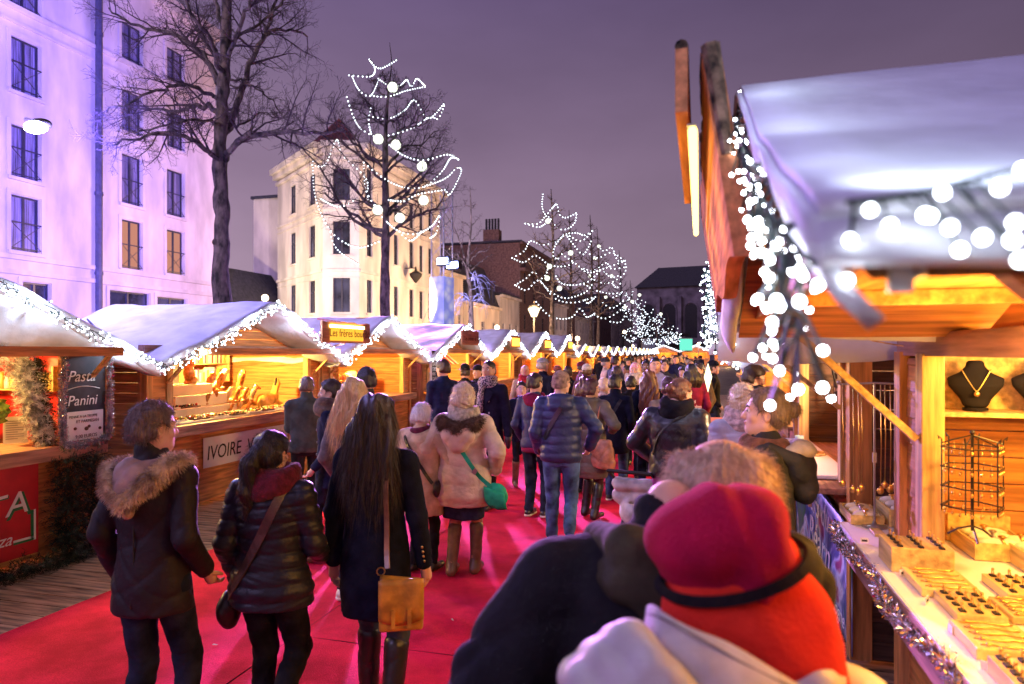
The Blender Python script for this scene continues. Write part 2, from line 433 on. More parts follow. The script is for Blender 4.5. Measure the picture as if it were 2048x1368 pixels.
def person(label, px, top, d, face=0., hair=('short', 'dark'), coat=None, legs=None, shoes=('low', None), skin=None, arms=('pocket', 'pocket'),
           stride=(.0, .0), lift=(0, 0), hyaw=0., hpitch=0., w=1., scarf=None, hat=None, beard=None, collar=.5, hood=None, glasses=False, female=False, lips=None,
           group=None, lean=0., h=None, vx=None, skirt=None, bulk=0., gloves=None, fuzzn=0, hscale=1., z0=.012, hoff=(0, 0, 0)):
    """one person; all lengths for a 1.77 m adult, then scaled to the height read from the photograph"""
    X0, Y0, zt = P3(px, top, d)
    if h is None: h = zt-z0
    sc = h/1.77
    vox = vx or (.0085 if d < 4.6 else .011 if d < 7 else .014 if d < 10 else .019 if d < 15 else .026)
    hv = .005 if d < 4.6 else .006 if d < 9 else .009 if d < 15 else .014
    skin = skin or SKIN; seed = len(PEOPLE)*1.37+.5; rng = np.random.default_rng(len(PEOPLE)+5)
    root = thing('person', label, 'person', (X0, Y0, z0), Rd(face), group, sc); PEOPLE.append(root)
    coat = dict(dict(m=cloth('navy', (.02, .025, .06)), hem=.86, flare=1., kind='wool', q=.09), **(coat or {}))
    legs = dict(dict(m=cloth('jeans_dark', (.02, .028, .055), 'denim'), r=1.), **(legs or {}))
    # --- joints
    hips = [(-.095, 0, .90), (.095, 0, .90)]; ank = []; kn = []
    for i in (0, 1):
        s = (-1, 1)[i]; a = Vector((s*.10, stride[i], .085+lift[i])); k, a2 = ik(hips[i], a, (0, 1, .1), .425, .41); ank.append(a2); kn.append(k)
    sh = [(-.178*w, -.005, 1.415), (.178*w, -.005, 1.415)]; el = []; ha = []
    for i in (0, 1):
        s = (-1, 1)[i]; A = arms[i]; t, pole = ARM[A] if isinstance(A, str) else A
        e, q = ik(sh[i], (s*t[0]*(w if t[0] > .15 else 1), t[1], t[2]), (s*pole[0], pole[1], pole[2])); el.append(e); ha.append(q)
    # --- body: one continuous skin surface
    if d < 16:
        b = Fld()
        b.loft([(.86, 0, 0, .15, .10), (1.0, 0, 0, .145, .095), (1.12, 0, 0, .13, .09), (1.3, 0, 0, .155, .10), (1.42, 0, -.005, .13, .075), (1.47, 0, -.015, .06, .055)], .04)
        b.cone((0, -.02, 1.43), (0, -.012, 1.56), .055, .05, .03)
        for i in (0, 1):
            q_ = min(1, legs['r'])*.92; b.chain([hips[i], kn[i], ank[i]], [.07*q_, .048*q_, .034*q_], .03); b.cone(ank[i], ank[i]+Vector((0, .13, -.05)), .03, .022, .02)
            b.chain([sh[i], el[i], ha[i]], [.05, .038, .027], .02)
            v = (ha[i]-el[i]).normalized(); b.cone(ha[i], ha[i]+v*.07, .026, .030, .02)
        V, Q = b.mesh(max(vox*1.25, .011)); Vs = [V]; Qs = [Q]; n = len(V)
    else: Vs = []; Qs = []; n = 0
    hf = head_parts(hv, female); HV, HQ = hf.mesh(hv)
    HM = TT((hoff[0], -.012+hoff[1], 1.53+hoff[2])) @ Matrix.Rotation(Rd(hyaw), 4, 'Z') @ Matrix.Rotation(Rd(hpitch), 4, 'X') @ Matrix.Scale(hscale, 4) @ TT((0, .012, -1.53))
    def tr(V, M): A = np.array(M); return V @ A[:3, :3].T+A[:3, 3]
    Vs.append(tr(HV, HM)); Qs.append(HQ+n); n += len(HV)
    if d < 9:                                   # fingers: five, bent, unequal
        for i in (0, 1):
            s = (-1, 1)[i]; mb = MB(); v = (ha[i]-el[i]).normalized(); side = v.cross(Vector((0, 0, 1))); side = side.normalized() if side.length > .1 else Vector((0, 1, 0))
            if abs(v.z) > .8: side = Vector((0, 1, 0))
            pal = side.cross(v).normalized()*(1 if s > 0 else -1); inw = Vector((-s, .2, 0)); pal = pal if pal.dot(inw) > 0 else -pal
            kb = ha[i]+v*.075
            for j, (o, L) in enumerate(((-.027, .062), (-.009, .074), (.009, .078), (.026, .068))):
                p = kb+side*o; mb.tube([p, p+v*L*.42+pal*.006, p+v*L*.72+pal*.024, p+v*L*.85+pal*.042], [.0088, .0085, .0078, .006], 6)
            p = ha[i]+v*.02+side*.022; mb.tube([p, p+side*.02+v*.025+pal*.015, p+side*.022+v*.055+pal*.03], [.012, .0105, .0075], 6)
            mb.f = [f if len(f) == 4 else None for f in mb.f]; fv = np.array(mb.v); fq = np.array([f for f in mb.f if f])
            Vs.append(fv); Qs.append(fq+n); n += len(fv)
    npmesh('body', np.concatenate(Vs), np.concatenate(Qs), skin, root)
    # --- coat
    hem = coat['hem']; fl = coat['flare']; B = bulk; wd = w
    c = Fld(); k = coat['kind']
    st = [(hem, 0, 0, (.185+B)*fl*wd, (.135+B)*fl)]
    prof = [(.60, .20, .15), (.75, .195, .145), (.90, .188 if female else .178, .138), (1.02, .170, .128), (1.14, .158 if female else .168, .120), (1.30, .180, .130), (1.38, .178, .122), (1.44, .14, .09), (1.475, .085, .075)]
    for z, a, bb in prof:
        if z > hem+.03:
            f_ = 1+(fl-1)*max(0, (1.14-z)/(1.14-hem)) if z < 1.14 else 1
            st.append((z, 0, -.006, (a+B)*f_*wd, (bb+B)*f_))
    if k == 'puffer': st[0] = (hem, 0, 0, st[0][3]*.94, st[0][4]*.94)
    c.loft(st, .03)
    up = dict(wool=.061, puffer=.070, parka=.066, leather=.068, cotton=.062)[k]+B*.5
    for i in (0, 1):
        c.cone((0, -.01, 1.44), sh[i], .062+B*.3, up*.98, .05)
        cuff = ha[i]-(ha[i]-el[i]).normalized()*.015
        c.chain([sh[i], el[i], cuff], [up, up*.84, up*.70], .018)
    c.cone((0, -.012, 1.44), (0, -.006, 1.47+.08*collar), .078, .074, .03)
    if collar > .3: c.cone((0, .0, 1.50), (0, .005, 1.60), .050, .056, .008, 's')
    if hood:
        c.ell((0, -.115, 1.43), (.125, .075, .10), .03); c.ell((0, -.10, 1.50), (.13, .075, .05), .03); c.cone((-.08, .02, 1.475), (.08, .02, 1.475), .045, .045, .03)
        c.ell((0, -.075, 1.545), (.085, .06, .05), .015, 's')
    amp = coat.get('amp') or dict(wool=.0034, puffer=.004, parka=.0055, leather=.004, cotton=.0052)[k]
    c.post = quilt(.011, coat['q'], seed) if k == 'puffer' else wrinkle(amp, seed)
    if lean: pass
    V, Q = c.mesh(vox); extra = None
    npmesh(coat.get('name', 'coat'), V, Q, coat['m'], root)
    root_coat = c
    # --- legs
    if legs['m'] is not None:
        t = Fld(); rr = legs['r']
        t.loft([(.80, 0, 0, .15, .105), (.92, 0, 0, .168, .118), (1.02, 0, 0, .15, .108)], .04)
        for i in (0, 1):
            t.chain([hips[i], kn[i], ank[i]], [.092*rr, .064*rr, .054*rr], .022)
        w_ = wrinkle(.004, seed+2); t.post = lambda X, Y, Z: w_(X, Y*1.5, Z*1.4)*np.clip(1.6-np.abs(Z-.35)*2, .4, 1.3)
        V, Q = t.mesh(vox); npmesh('tights' if skirt else 'trousers', V, Q, legs['m'], root)
    if skirt:
        z1, ms = skirt; s_ = Fld(); s_.loft([(z1, 0, 0, .19*wd, .14), (.8, 0, 0, .185*wd, .135), (1.0, 0, 0, .16, .11)], .03); s_.post = wrinkle(.003, seed)
        V, Q = s_.mesh(vox); npmesh('skirt', V, Q, ms, root)
    # --- shoes
    kind, ms = shoes
    if d < 13:
        ms = ms or cloth('shoe_black', (.02, .018, .018), 'leather')
        for i in (0, 1):
            a = ank[i]; f = Fld(); lf = lift[i]; zb = a.z-.085
            toe = (a.x*1.06, a.y+.17, .035 if lf < .12 else zb+.0); heel = (a.x, a.y-.035, zb+.042)
            f.cone(heel, toe, .040, .034, .02); f.cone(a, (a.x, a.y+.05, zb+.05), .044, .042, .03)
            if kind == 'boot':
                f.chain([heel, a, a+(kn[i]-a)*.85], [.042, .050, .066], .02); f.post = wrinkle(.003, seed+i)
            if lf < .02: f.fn(lambda X, Y, Z, z_=zb: z_-Z+.004, .004, 'i')
            V, Q = f.mesh(vox); s_ = npmesh('boot' if kind == 'boot' else 'shoe', V, Q, ms, root)
            if kind == 'sneaker':
                o = Fld(); o.cone((heel[0], heel[1], heel[2]-.022), (toe[0], toe[1], toe[2]-.018), .043, .037, .01)
                n_ = (Vector(toe)-Vector(heel)).normalized()
                o.fn(lambda X, Y, Z, hz=heel, tz=toe: np.abs(Z-(hz[2]+(tz[2]-hz[2])*(Y-hz[1])/(tz[1]-hz[1]+1e-6)-.026))-.013, .004, 'i')
                V, Q = o.mesh(min(vox, .009)); npmesh('sole', V, Q, MATS['white_rubber'], s_)
    # --- hair
    hs, hc = hair[0], hair[1]; L = hair[2] if len(hair) > 2 else 1.3
    if hs != 'bald':
        hfld = hair_fld(hs, L, .0 if hs != 'long' else .004, seed); V, Q = hfld.mesh(hv if hs != 'long' else max(hv, .006)); ex = None
        V = tr(V, HM); mm = HAIR[hc] if isinstance(hc, str) else hc
        if d < 7.5:
            N = vnorm(V, Q); cnt = 900 if hs in ('short', 'tied') else 1600; cnt = fuzzn or cnt
            lg = dict(short=.03, curly=.035, bobshort=.035, long=.13, longwavy=.13, tied=.03, pony=.05, crop=.01).get(hs, .03)
            ex = fuzz(V, N, cnt, lg*.8, .0017, rng, (0, 0, -2.2 if 'long' in hs else -.6), .22 if 'long' in hs else .45)
        npmesh('hair', V, Q, [mm, mm], root, extra=ex)
    # --- face details
    turned = d < 20
    if turned:
        for s in (-1, 1):
            e = MB(); e.sph((s*.031, .080, 1.645), .0125, 8, 6); e.sph((s*.031, .0905, 1.645), (.0058, .004, .0058), 8, 6, 1)
            e.v = [tuple(HM @ Vector(p)) for p in e.v]; e.build('eye', [EYEW, EYED], root, True)
        e = MB()
        for s in (-1, 1): e.tube([(s*.014, .095, 1.664), (s*.033, .094, 1.672), (s*.052, .082, 1.666)], [.003, .0042, .002], 5)
        e.v = [tuple(HM @ Vector(p)) for p in e.v]; e.build('eyebrows', HAIR['dark'] if not isinstance(hc, str) or hc in ('black', 'dark', 'maroon') else HAIR['brown'], root, True)
        e = MB(); e.sph((0, .094, 1.5835), (.021, .007, .0045), 10, 6); e.sph((0, .093, 1.576), (.018, .007, .0055), 10, 6)
        e.v = [tuple(HM @ Vector(p)) for p in e.v]; e.build('lips', lips or LIPS, root, True)
    if beard:
        f = Fld(); f.ell((0, .035, 1.585), (.060, .062, .05), .02); f.ell((0, .098, 1.579), (.017, .012, .007), .006, 's')
        f.fn(lambda X, Y, Z: Z-1.598+.02*np.clip(.05-np.abs(X), 0, .05)/.05*0, .01, 'i'); V, Q = f.mesh(hv); npmesh('beard', tr(V, HM), Q, HAIR[beard], root)
    if glasses:
        e = MB()
        for s in (-1, 1):
            e.tube([(s*(.033+.022*math.cos(a)), .104-.004*abs(math.cos(a)), 1.643+.016*math.sin(a)) for a in np.linspace(0, 2*PI, 13)], .0018, 5)
            e.tube([(s*.055, .10, 1.648), (s*.080, .04, 1.648), (s*.084, -.01, 1.64)], .002, 5)
        e.tube([(-.011, .104, 1.645), (.011, .104, 1.645)], .0018, 5); e.v = [tuple(HM @ Vector(p)) for p in e.v]
        e.build('glasses', mat('frame_black', (.01, .01, .01), .3, var=0), root, True)
    # --- scarf
    if scarf:
        f = Fld(); sm_ = scarf['m']; big = scarf.get('big', 0)
        for j, (z, R_, r_, tx) in enumerate(((1.475, .088+big, .045+big*.4, .1), (1.525, .078+big*.8, .040+big*.4, -.15), (1.50, .095+big, .032+big*.3, .3))[:scarf.get('n', 3)]):
            f.fn(lambda X, Y, Z, z=z, R_=R_, r_=r_, tx=tx: np.sqrt((np.sqrt((X/1.05)**2+((Y+.005)/1.0)**2)-R_)**2+((Z-z-tx*X-.1*Y)*.8)**2)-r_, .012, 'u')
        f._bb(np.array([-.26, -.26, 1.38]), np.array([.26, .26, 1.62])); f.post = wrinkle(.0035, seed)
        if scarf.get('tail'): f.cone((.03, .11, 1.46), (.045, .15, 1.18), .035, .045, .03)
        V, Q = f.mesh(max(hv, .007)); ex = None
        npmesh('scarf', V, Q, [sm_, sm_], root, extra=ex)
    if hat:
        f = Fld(); kind, hm = hat
        if kind == 'beanie':
            f.ell((0, -.012, 1.69), (.096, .118, .10), .02); f.fn(lambda X, Y, Z: 1.675-.25*(Y+.1)*-.15-Z, .006, 'i')
        elif kind == 'cap':
            f.ell((0, -.012, 1.69), (.095, .117, .088), .02); f.fn(lambda X, Y, Z: 1.69-Z, .004, 'i'); f.ell((0, .12, 1.695), (.07, .075, .008), .008)
        elif kind == 'fedora':
            f.ell((0, -.01, 1.73), (.088, .105, .085), .02); f.ell((0, -.01, 1.698), (.15, .165, .008), .01); f.fn(lambda X, Y, Z: 1.685-Z, .004, 'i')
        elif kind == 'hijab':
            f.ell((0, -.012, 1.672), (.094, .116, .108), .02); f.loft([(1.40, 0, .0, .15, .13), (1.50, 0, -.005, .10, .11), (1.62, 0, -.02, .092, .10)], .04)
            f.ell((0, .10, 1.622), (.058, .075, .078), .01, 's'); f.post = wrinkle(.004, seed)
        V, Q = f.mesh(hv); npmesh('headscarf' if kind == 'hijab' else kind, tr(V, HM), Q, hm, root)
    if gloves:
        f = Fld()
        for i in (0, 1):
            v = (ha[i]-el[i]).normalized(); f.cone(ha[i]-v*.03, ha[i]+v*.05, .036, .040, .02); f.cone(ha[i]+v*.05, ha[i]+v*.13, .036, .026, .02)
        V, Q = f.mesh(vox); npmesh('gloves', V, Q, gloves, root)
    root_info = dict(root=root, coat=c, sc=sc, ha=ha, el=el, sh=sh, HM=HM, ank=ank, kn=kn, face=face, rng=rng)
    return root_info
def fld_at(f, P):
    X, Y, Z = P[:, 0], P[:, 1], P[:, 2]; D = np.full(len(P), 1.)
    for g, k, op, a, b in f.p:
        d = g(X, Y, Z); D = smin(D, d, k) if op == 'u' else (smax(D, -d, k) if op == 's' else smax(D, d, k))
    return D
def on_coat(I, pts, side=-1, off=.012):
    """lay points (x, z) on the coat, seen from behind (side=-1) or the front (+1)"""
    out = []
    for x, z in pts:
        ys = np.linspace(.45*side, -.1*side, 90); D = fld_at(I['coat'], np.stack([np.full(90, x), ys, np.full(90, z)], 1))
        j = np.argmax(D < .004); y = ys[j] if (D < .004).any() else 0; out.append((x, y+side*off, z))
    return out
def ribbon(mb, pts, width, th=.004, m=0, out=None):
    """flat strap along points, lying across the outward direction"""
    P = [Vector(p) for p in pts]; n = len(P); o = len(mb.v)
    for i, p in enumerate(P):
        t = (P[min(i+1, n-1)]-P[max(0, i-1)]).normalized()
        q = Vector(out) if out else Vector((p.x*.8, p.y, .15*abs(p.z-1.2))); q = q-t*q.dot(t); q = q.normalized() if q.length > 1e-4 else t.orthogonal()
        s = t.cross(q).normalized()*width/2
        for a in (p-s-q*th, p+s-q*th, p+s+q*th, p-s+q*th): mb.v.append(tuple(a))
    for i in range(n-1):
        for j in range(4):
            a = o+i*4+j; b = o+i*4+(j+1) % 4; mb.f.append((a, b, b+4, a+4)); mb.m.append(m)
    mb.f += [(o+3, o+2, o+1, o), (o+(n-1)*4, o+(n-1)*4+1, o+(n-1)*4+2, o+(n-1)*4+3)]; mb.m += [m, m]
def carried(I, name, label, cat, group=None):
    r = I['root']; return thing(name, label, cat, tuple(r.location), r.rotation_euler.z, group, I['sc'])
def smooth_path(pts, n=5):
    P = [Vector(p) for p in pts]; out = []
    for i in range(len(P)-1):
        a, b, c, d = P[max(0, i-1)], P[i], P[i+1], P[min(len(P)-1, i+2)]
        for j in range(n):
            t = j/n; out.append(.5*((2*b)+(c-a)*t+(2*a-5*b+4*c-d)*t*t+(3*b-a-3*c+d)*t**3))
    out.append(P[-1]); return out
mat('white_rubber', (.75, .74, .72), .6, var=.05)
# ================= stalls
def wood(name, c, ax, **kw):
    st = [9, 9, 9]; st[ax] = .7
    a = dict(rough=.62, var=.22, scale=3.2, stretch=tuple(st), bump=.35, bscale=9, detail=8, spec=.35); a.update(kw)
    return mat('wood_'+name, c, **a)
WY = wood('pine_y', (.60, .24, .075), 1); WX = wood('pine_x', (.52, .22, .075), 0); WZ = wood('pine_z', (.60, .27, .09), 2)
WD = wood('trim', (.42, .22, .15), 1); WDK = wood('dark_x', (.11, .055, .035), 0); WDZ = wood('dark_z', (.13, .065, .04), 2)
WLT = wood('light_y', (.62, .40, .18), 1, spec=.3); WLZ = wood('light_z', (.64, .40, .16), 2)
SNOW = mat('snow_cloth', (.80, .82, .89), .95, var=.10, scale=2.6, bump=1., bscale=9, detail=7)
CAB = mat('cable_green', (.012, .03, .022), .5, var=.1)
BULB = emis('bulb_cool', (.80, .90, 1.), 9.); BULBN = emis('bulb_cool_bright', (.85, .92, 1.), 34.); BULBF = emis('bulb_far', (.82, .90, 1.), 3.5); BULBS = emis('bulb_string', (.80, .90, 1.), 5.)
SIGNL = emis('sign_light', (1., .50, .05), 3.2); TUBE = emis('tube_warm', (1., .72, .2), 16.)
INK = mat('ink', (.02, .016, .014), .7, var=.05)
WHITE = mat('paper_white', (.80, .78, .78), .8, var=.03, scale=3)
METAL = mat('metal_grey', (.45, .44, .46), .35, metal=.9, var=.1)
def planks(name, x0, x1, y0, y1, z0, z1, m, root, ph=.125, ax=1, tri=None):
    """horizontal shiplap boards; ax is the direction they run; tri(z) -> half width cuts a gable"""
    mb = MB(); z = z0
    while z < z1-.01:
        zz = min(z+ph, z1); a0, a1 = (y0, y1) if ax == 1 else (x0, x1)
        if tri:
            h0 = tri(z); h1 = tri(zz)
            if h0 > .03:
                mb.prism([(-h0, z+.003), (h0, z+.003), (max(.005, h1), zz-.003), (-max(.005, h1), zz-.003)], x0, x1, 0)
        elif ax == 1: mb.prism([(x0, z+.002), (x1, z+.002), (x1-.006, zz-.006), (x1-.006, zz-.002), (x0, zz-.002)], y0, y1, 1)
        else: mb.prism([(y0, z+.002), (y1, z+.002), (y1, zz-.004), (y0, zz-.004)], x0, x1, 0)
        z = zz
    return mb.build(name, m, root)
def bulbs(name, pts, r, m, parent, lo=False):
    if name == 'bulb':
        b0_ = MB().sph((0, 0, 0), r, 12, 8).build('bulb', m, parent, True, pts[0])
        for p in pts[1:]: q = b0_.copy(); COL.objects.link(q); q.parent = parent; q.location = p
        return
    mb = MB()
    for p in pts:
        if lo: mb.octa(p, r)
        else: mb.sph(p, r, 8, 5)
    o = mb.build(name, m, parent, not lo)
    if len(pts) > 100: o['kind'] = 'stuff'
    return o
def garland(path, label, n, r, drop=.06, m=None, group='light garlands on the gables of the stalls', stubs=True, spread=.045, seed=1, cab=.006):
    """dense string of short drops with a bulb at the end of each"""
    g = random.Random(seed); P = [Vector(p) for p in path]; seg = [(P[i+1]-P[i]).length for i in range(len(P)-1)]; T = sum(seg)
    def at(t):
        s = t*T; i = 0
        while i < len(seg)-1 and s > seg[i]: s -= seg[i]; i += 1
        return P[i].lerp(P[i+1], min(1, s/seg[i]))
    base = P[0]; root = thing('light_garland', label, 'light garland', tuple(base), 0, group)
    cb = MB(); bp = []
    line = [at(i/40)+Vector((g.uniform(-1, 1), g.uniform(-1, 1), g.uniform(-1, 1)))*spread*.4-base for i in range(41)]
    cb.tube(line, cab, 4)
    for i in range(n):
        p = at((i+g.random())/n)+Vector((g.uniform(-.6, .6), g.uniform(-.5, .5), g.uniform(-.6, .6)))*spread-base
        q = p+Vector((g.uniform(-.5, .8), g.uniform(-1, 1), g.uniform(-1.3, .5)))*drop
        if stubs: cb.tube([p, q], cab*.75, 3, cap=False); cb.tube([q, q.lerp(p, .28)], cab*1.7, 4, cap=False)
        bp.append(tuple(q))
    cb.build('cable', CAB, root); bulbs('bulbs', bp, r, m or BULB, root, n > 400 or r > .02); return root
def stall(loc, rz, label, W=3.7, zr=2.8, zv=1.92, RW=2.13, D=2.3, over=.45, shut=.5, shz=2.06, cz=1.13, cover=.2, det=2, off=0., glow=90, group=None, lit=(1., .58, .14),
          sw=None, backc=None, ends=(0, 0), seed=1, front=True, shside=None, lipk=1., sagk=1., prof=None, sof_=1, RWn=None, edrop=.06, fl=10):
    root = thing('market_stall', label, 'market stall', loc, rz, group)
    s = (zr-zv)/RW; hw = W/2; g = random.Random(seed); ny = 26 if det > 1 else 10; nx = 14 if det > 1 else 5
    sw = sw or WX
    if det > 1:
        for sg in (-1, 1): planks('side_wall', -D, -.02, sg*hw-.025, sg*hw+.025, .05, 2.05, sw, root, ax=0)
    else:
        for sg in (-1, 1): MB().box(-D, -.02, sg*hw-.025, sg*hw+.025, .05, 2.05).build('side_wall', sw, root)
    MB().box(-D-.04, -D+.0, -hw-.02, hw+.02, .05, 2.5).build('back_wall', backc or WY, root)
    if front:
        if det > 1: planks('front_panel', -.05, -.005, -hw+.03, hw-.03, .05, cz-.10, WY, root)
        else: MB().box(-.05, -.005, -hw+.03, hw-.03, .05, cz-.10).build('front_panel', WY, root)
    mb = MB().box(-.55, cover, -hw+.08, hw-.08, cz-.04, cz); mb.box(cover-.0, cover+.022, -hw+.08, hw-.08, cz-.13, cz+.004)
    bev(mb.build('counter', [WD], root), .004)
    for sg in (-1, 1):
        w_ = .34 if det > 1 and sg > 0 else .12
        if det > 1: planks('corner_boards', -.05, .004, *(sorted((sg*hw, sg*(hw-.30)))), cz-.02, 2.02, WY, root)
        bev(MB().box(-.06, .03, sg*(hw-.33)-.05, sg*(hw-.33)+.05, cz+.002, 2.04).build('post', WLZ, root), .004)
        bev(MB().box(-.10, .035, sg*hw-.05, sg*hw+.05, .05, 2.05).build('post', WZ, root), .004)
    tri = lambda z: max(0., (zr-.10-z)/s-.25)
    if det > 1: planks('gable', -.06, -.012, 0, 0, 2.10, zr-.12, WY, root, tri=tri)
    else: MB().prism([(-tri(2.1), 2.1), (tri(2.1), 2.1), (.02, zr-.22), (-.02, zr-.22)], -.06, -.012, 0).build('gable', WY, root)
    bev(MB().box(-.08, .02, -hw-.06, hw+.06, 2.03, 2.13).build('header_beam', WD, root), .004)
    # raised shutter and its struts
    ys0, ys1 = shside or (-hw+.25, hw-.2)
    sb = MB().box(.03, shut, ys0, ys1, shz-.005, shz+.02); sb.box(shut-.0, shut+.035, ys0-.01, ys1+.01, shz-.055, shz+.035)
    for q in ([ys0+.02, (ys0+ys1)/2, ys1-.06] if det > 1 else []): sb.box(.04, shut-.005, q, q+.05, shz-.05, shz-.006)
    bev(sb.build('shutter', WY, root), .003)
    for sg, y in ((-1, ys0+.03), (1, ys1-.03)):
        MB().bar((.04, y, 1.66), (shut*.86, y, shz-.02), .03, .045, up=(0, 1, 0)).build('strut', WLT, root)
    # roof boards and the white cloth over them
    def zr_(y): return zr-s*abs(y-off) if prof is None else float(np.interp(abs(y-off), prof[0], prof[1]))
    def y_of(u): return (u*2-1)*(RWn if RWn and u > .5 else RW)+off
    MB().grid(lambda u, v: (over-.06-v*(D+over), y_of(u)*(.985 if prof is None else .93), zr_(y_of(u))-.05), 2 if det < 2 else 20, 2).build('roof_boards', WX, root)
    def sag(u, v): return sagk*(.022*math.sin(u*9+seed)*math.sin(v*7+seed)+.012*math.sin(u*23+v*9)+.02*math.sin(v*PI)*math.cos(u*PI*2)+.006*math.sin(u*47+5*math.sin(v*9+seed))+.006*math.sin(v*33+4*math.sin(u*11))-.03*math.sin(v*PI*2.2+seed)**2)
    def top(u, v):
        y = y_of(u); r_ = max(0, .12-abs(y-off)); return (over-v*(D+over+.08), y, zr_(y)-r_*.25+sag(u, v)*.8+.01)
    c = MB(); c.grid(top, ny*2, nx*2)
    # the lip hanging at the gable edge and the loose cloth drawn back under it to the beam
    def lip(u, v):
        x, y, z = top(u, 0); q = abs(y-off)/RW
        dr = (.09+.04*math.sin(u*17+seed)**2+.03*q)*lipk; k = v
        return (x+.012-.05*v**2, y, z-dr*k)
    c.grid(lip, ny*2, 3)
    def sof(u, v):
        x, y, z = lip(u, 1); q = abs(y-off)/RW; iz = max(min(z-.02, zr_(y)-.34+.16*q), zv-.02) if sof_ == 1 else max(2.10, min(z-.02, 2.13))*(1-q)+(zv-.02)*q
        return (x+(0.0-x)*v, y, z+(iz-z)*v-.05*math.sin(PI*v)*q*lipk+.02*math.sin(u*31+v*3+seed)*math.sin(PI*v))
    if sof_: c.grid(sof, ny*2, 5)
    for sg in (0, 1):                              # eaves
        c.grid(lambda u, v: (over-u*(D+over+.08), y_of(sg)+(.02*v if sg else -.02*v), zr_(y_of(sg))+sag(sg, u)*.8+.01-v*(edrop+.025*math.sin(u*13+seed))), nx*2, 2)
    o = c.build('snow_cover', SNOW, root, True); solid(o, .006 if prof is None else .016)
    if glow:
        lamp('stall_lamp', 'POINT', (-.75, .1, 1.98), glow*2.4, lit, .07, parent=root)
        if det > 1 and fl: lamp('front_lamp', 'POINT', (.30, .2, 1.97), fl, (1., .50, .14), .05, parent=root)
    return root
def rake(X, Yc, RW, zr, zv, seed=1, over=0):
    P = []
    for i in range(17):
        t = i/8-1; P.append((X+.03, Yc+t*RW, zr-(zr-zv)*abs(t)+.0-.05-.04*math.sin(abs(t)*PI)))
    return P
XL = -6.35
SD = {}
GRP = 'wooden chalets along the left of the lane'
LEFT = [(4.3, 2.82, 1.92, 2.13, 3.1, 'pasta stall of orange wood at the left edge with red panel and green fir trim'),
        (8.58, 2.80, 1.92, 2.13, 3.78, 'orange wooden chalet selling carved animals, with the ivory banner on its front'),
        (12.4, 2.78, 1.92, 1.98, 3.75, 'chalet with shelves of jars, just right of the carved animal chalet'),
        (16.85, 2.80, 1.92, 2.2, 3.7, 'chalet with red and white striped awning inside and a black menu board'),
        (21.35, 2.80, 1.93, 2.25, 3.7, 'chalet with green plank side wall behind the man in the dark overcoat'),
        (26.2, 2.84, 1.95, 2.35, 3.7, 'chalet behind the man in a grey flat cap with rows of books inside'),
        (31.1, 2.86, 1.97, 2.35, 3.8, 'seventh chalet from the left, last with a high roof')]
for i, (yc, zr, zv, rw, w, lb) in enumerate(LEFT):
    x = XL+(.15 if i == 0 else 0)
    SD[i] = stall((x, yc, 0), 0, lb, W=w, zr=zr, zv=zv, RW=rw, det=2 if i < 4 else 1, glow=(80, 220, 120, 130, 120, 120, 120)[i], group=GRP, seed=i+1, over=.45-(.15 if i == 0 else 0), sof_=2 if i == 0 else 1,
                  backc=None)
    garland(rake(XL+.47, yc, rw, zr, zv), 'thick string of white fairy lights round the gable of the %s' % ('pasta stall', 'carved animal chalet', 'chalet with shelves of jars', 'red striped awning chalet',
            'fifth chalet on the left', 'sixth chalet on the left', 'seventh chalet on the left')[i], (300, 300, 240, 210, 170, 150, 140)[i], (.0088, .0092, .0105, .013, .016, .02, .023)[i], seed=i+3, cab=.004+.0006*i, spread=.05)
far = [(35.8+4.85*k) for k in range(14)]
for k, yc in enumerate(far):
    stall((XL, yc, -.1), 0, 'small low chalet far down the lane with an orange lit sign', W=3.6, zr=2.52-.004*k, zv=1.9, RW=2.3, det=1, glow=110 if k < 6 else 0, group='low chalets far down the lane', seed=k)
    garland(rake(XL+.49, yc, 2.3, 2.46-.004*k, 1.85), 'string of white lights on a low gable far down the lane', 70, .034+.003*k, drop=.03, group='light strings on the far low gables', stubs=False, seed=k, spread=.05, m=BULBF)
    o = thing('lit_sign', 'small orange glowing sign on a far low gable', 'sign', (XL+.56, yc, 2.12), 0, 'glowing signs on the far low gables')
    MB().box(0, .05, -.42, .42, -.02, .20).build('panel', [SIGNL], o); MB().box(-.01, .056, -.47, .47, .20, .24).box(-.01, .056, -.47, .47, -.06, -.02).build('frame', WY, o)
for yc, zr in ((98, 2.55),):
    for j, xx in enumerate((-5.2, -.6, 4.0)):
        stall((xx, 104, -.1), Rd(-90), 'chalet closing the far end of the lane, gable towards the viewer', W=3.8, zr=3.0, zv=2.1, RW=2.35, det=1, glow=130, group='chalets closing the far end of the lane', seed=j)
        P = [(xx+(i/8-1)*2.35, 103.4, 3.0-.9*abs(i/8-1)) for i in range(17)]
        garland(P, 'string of white lights on a gable closing the far end of the lane', 80, .06, drop=.03, group='light strings at the far end', stubs=False, seed=j+50, spread=.04, m=BULBF)
sm = MB(); sm.tube([(XL-.2-1.9*t, 8.58-2.05*(1-.62*t), 2.80-.413*2.05*(1-.62*t)+.035) for t in np.linspace(0, 1, 9)], .014, 5); sm.build('seam', mat('seam_dark', (.10, .10, .16), .9), SD[1], loc=(-XL, -8.58, 0))
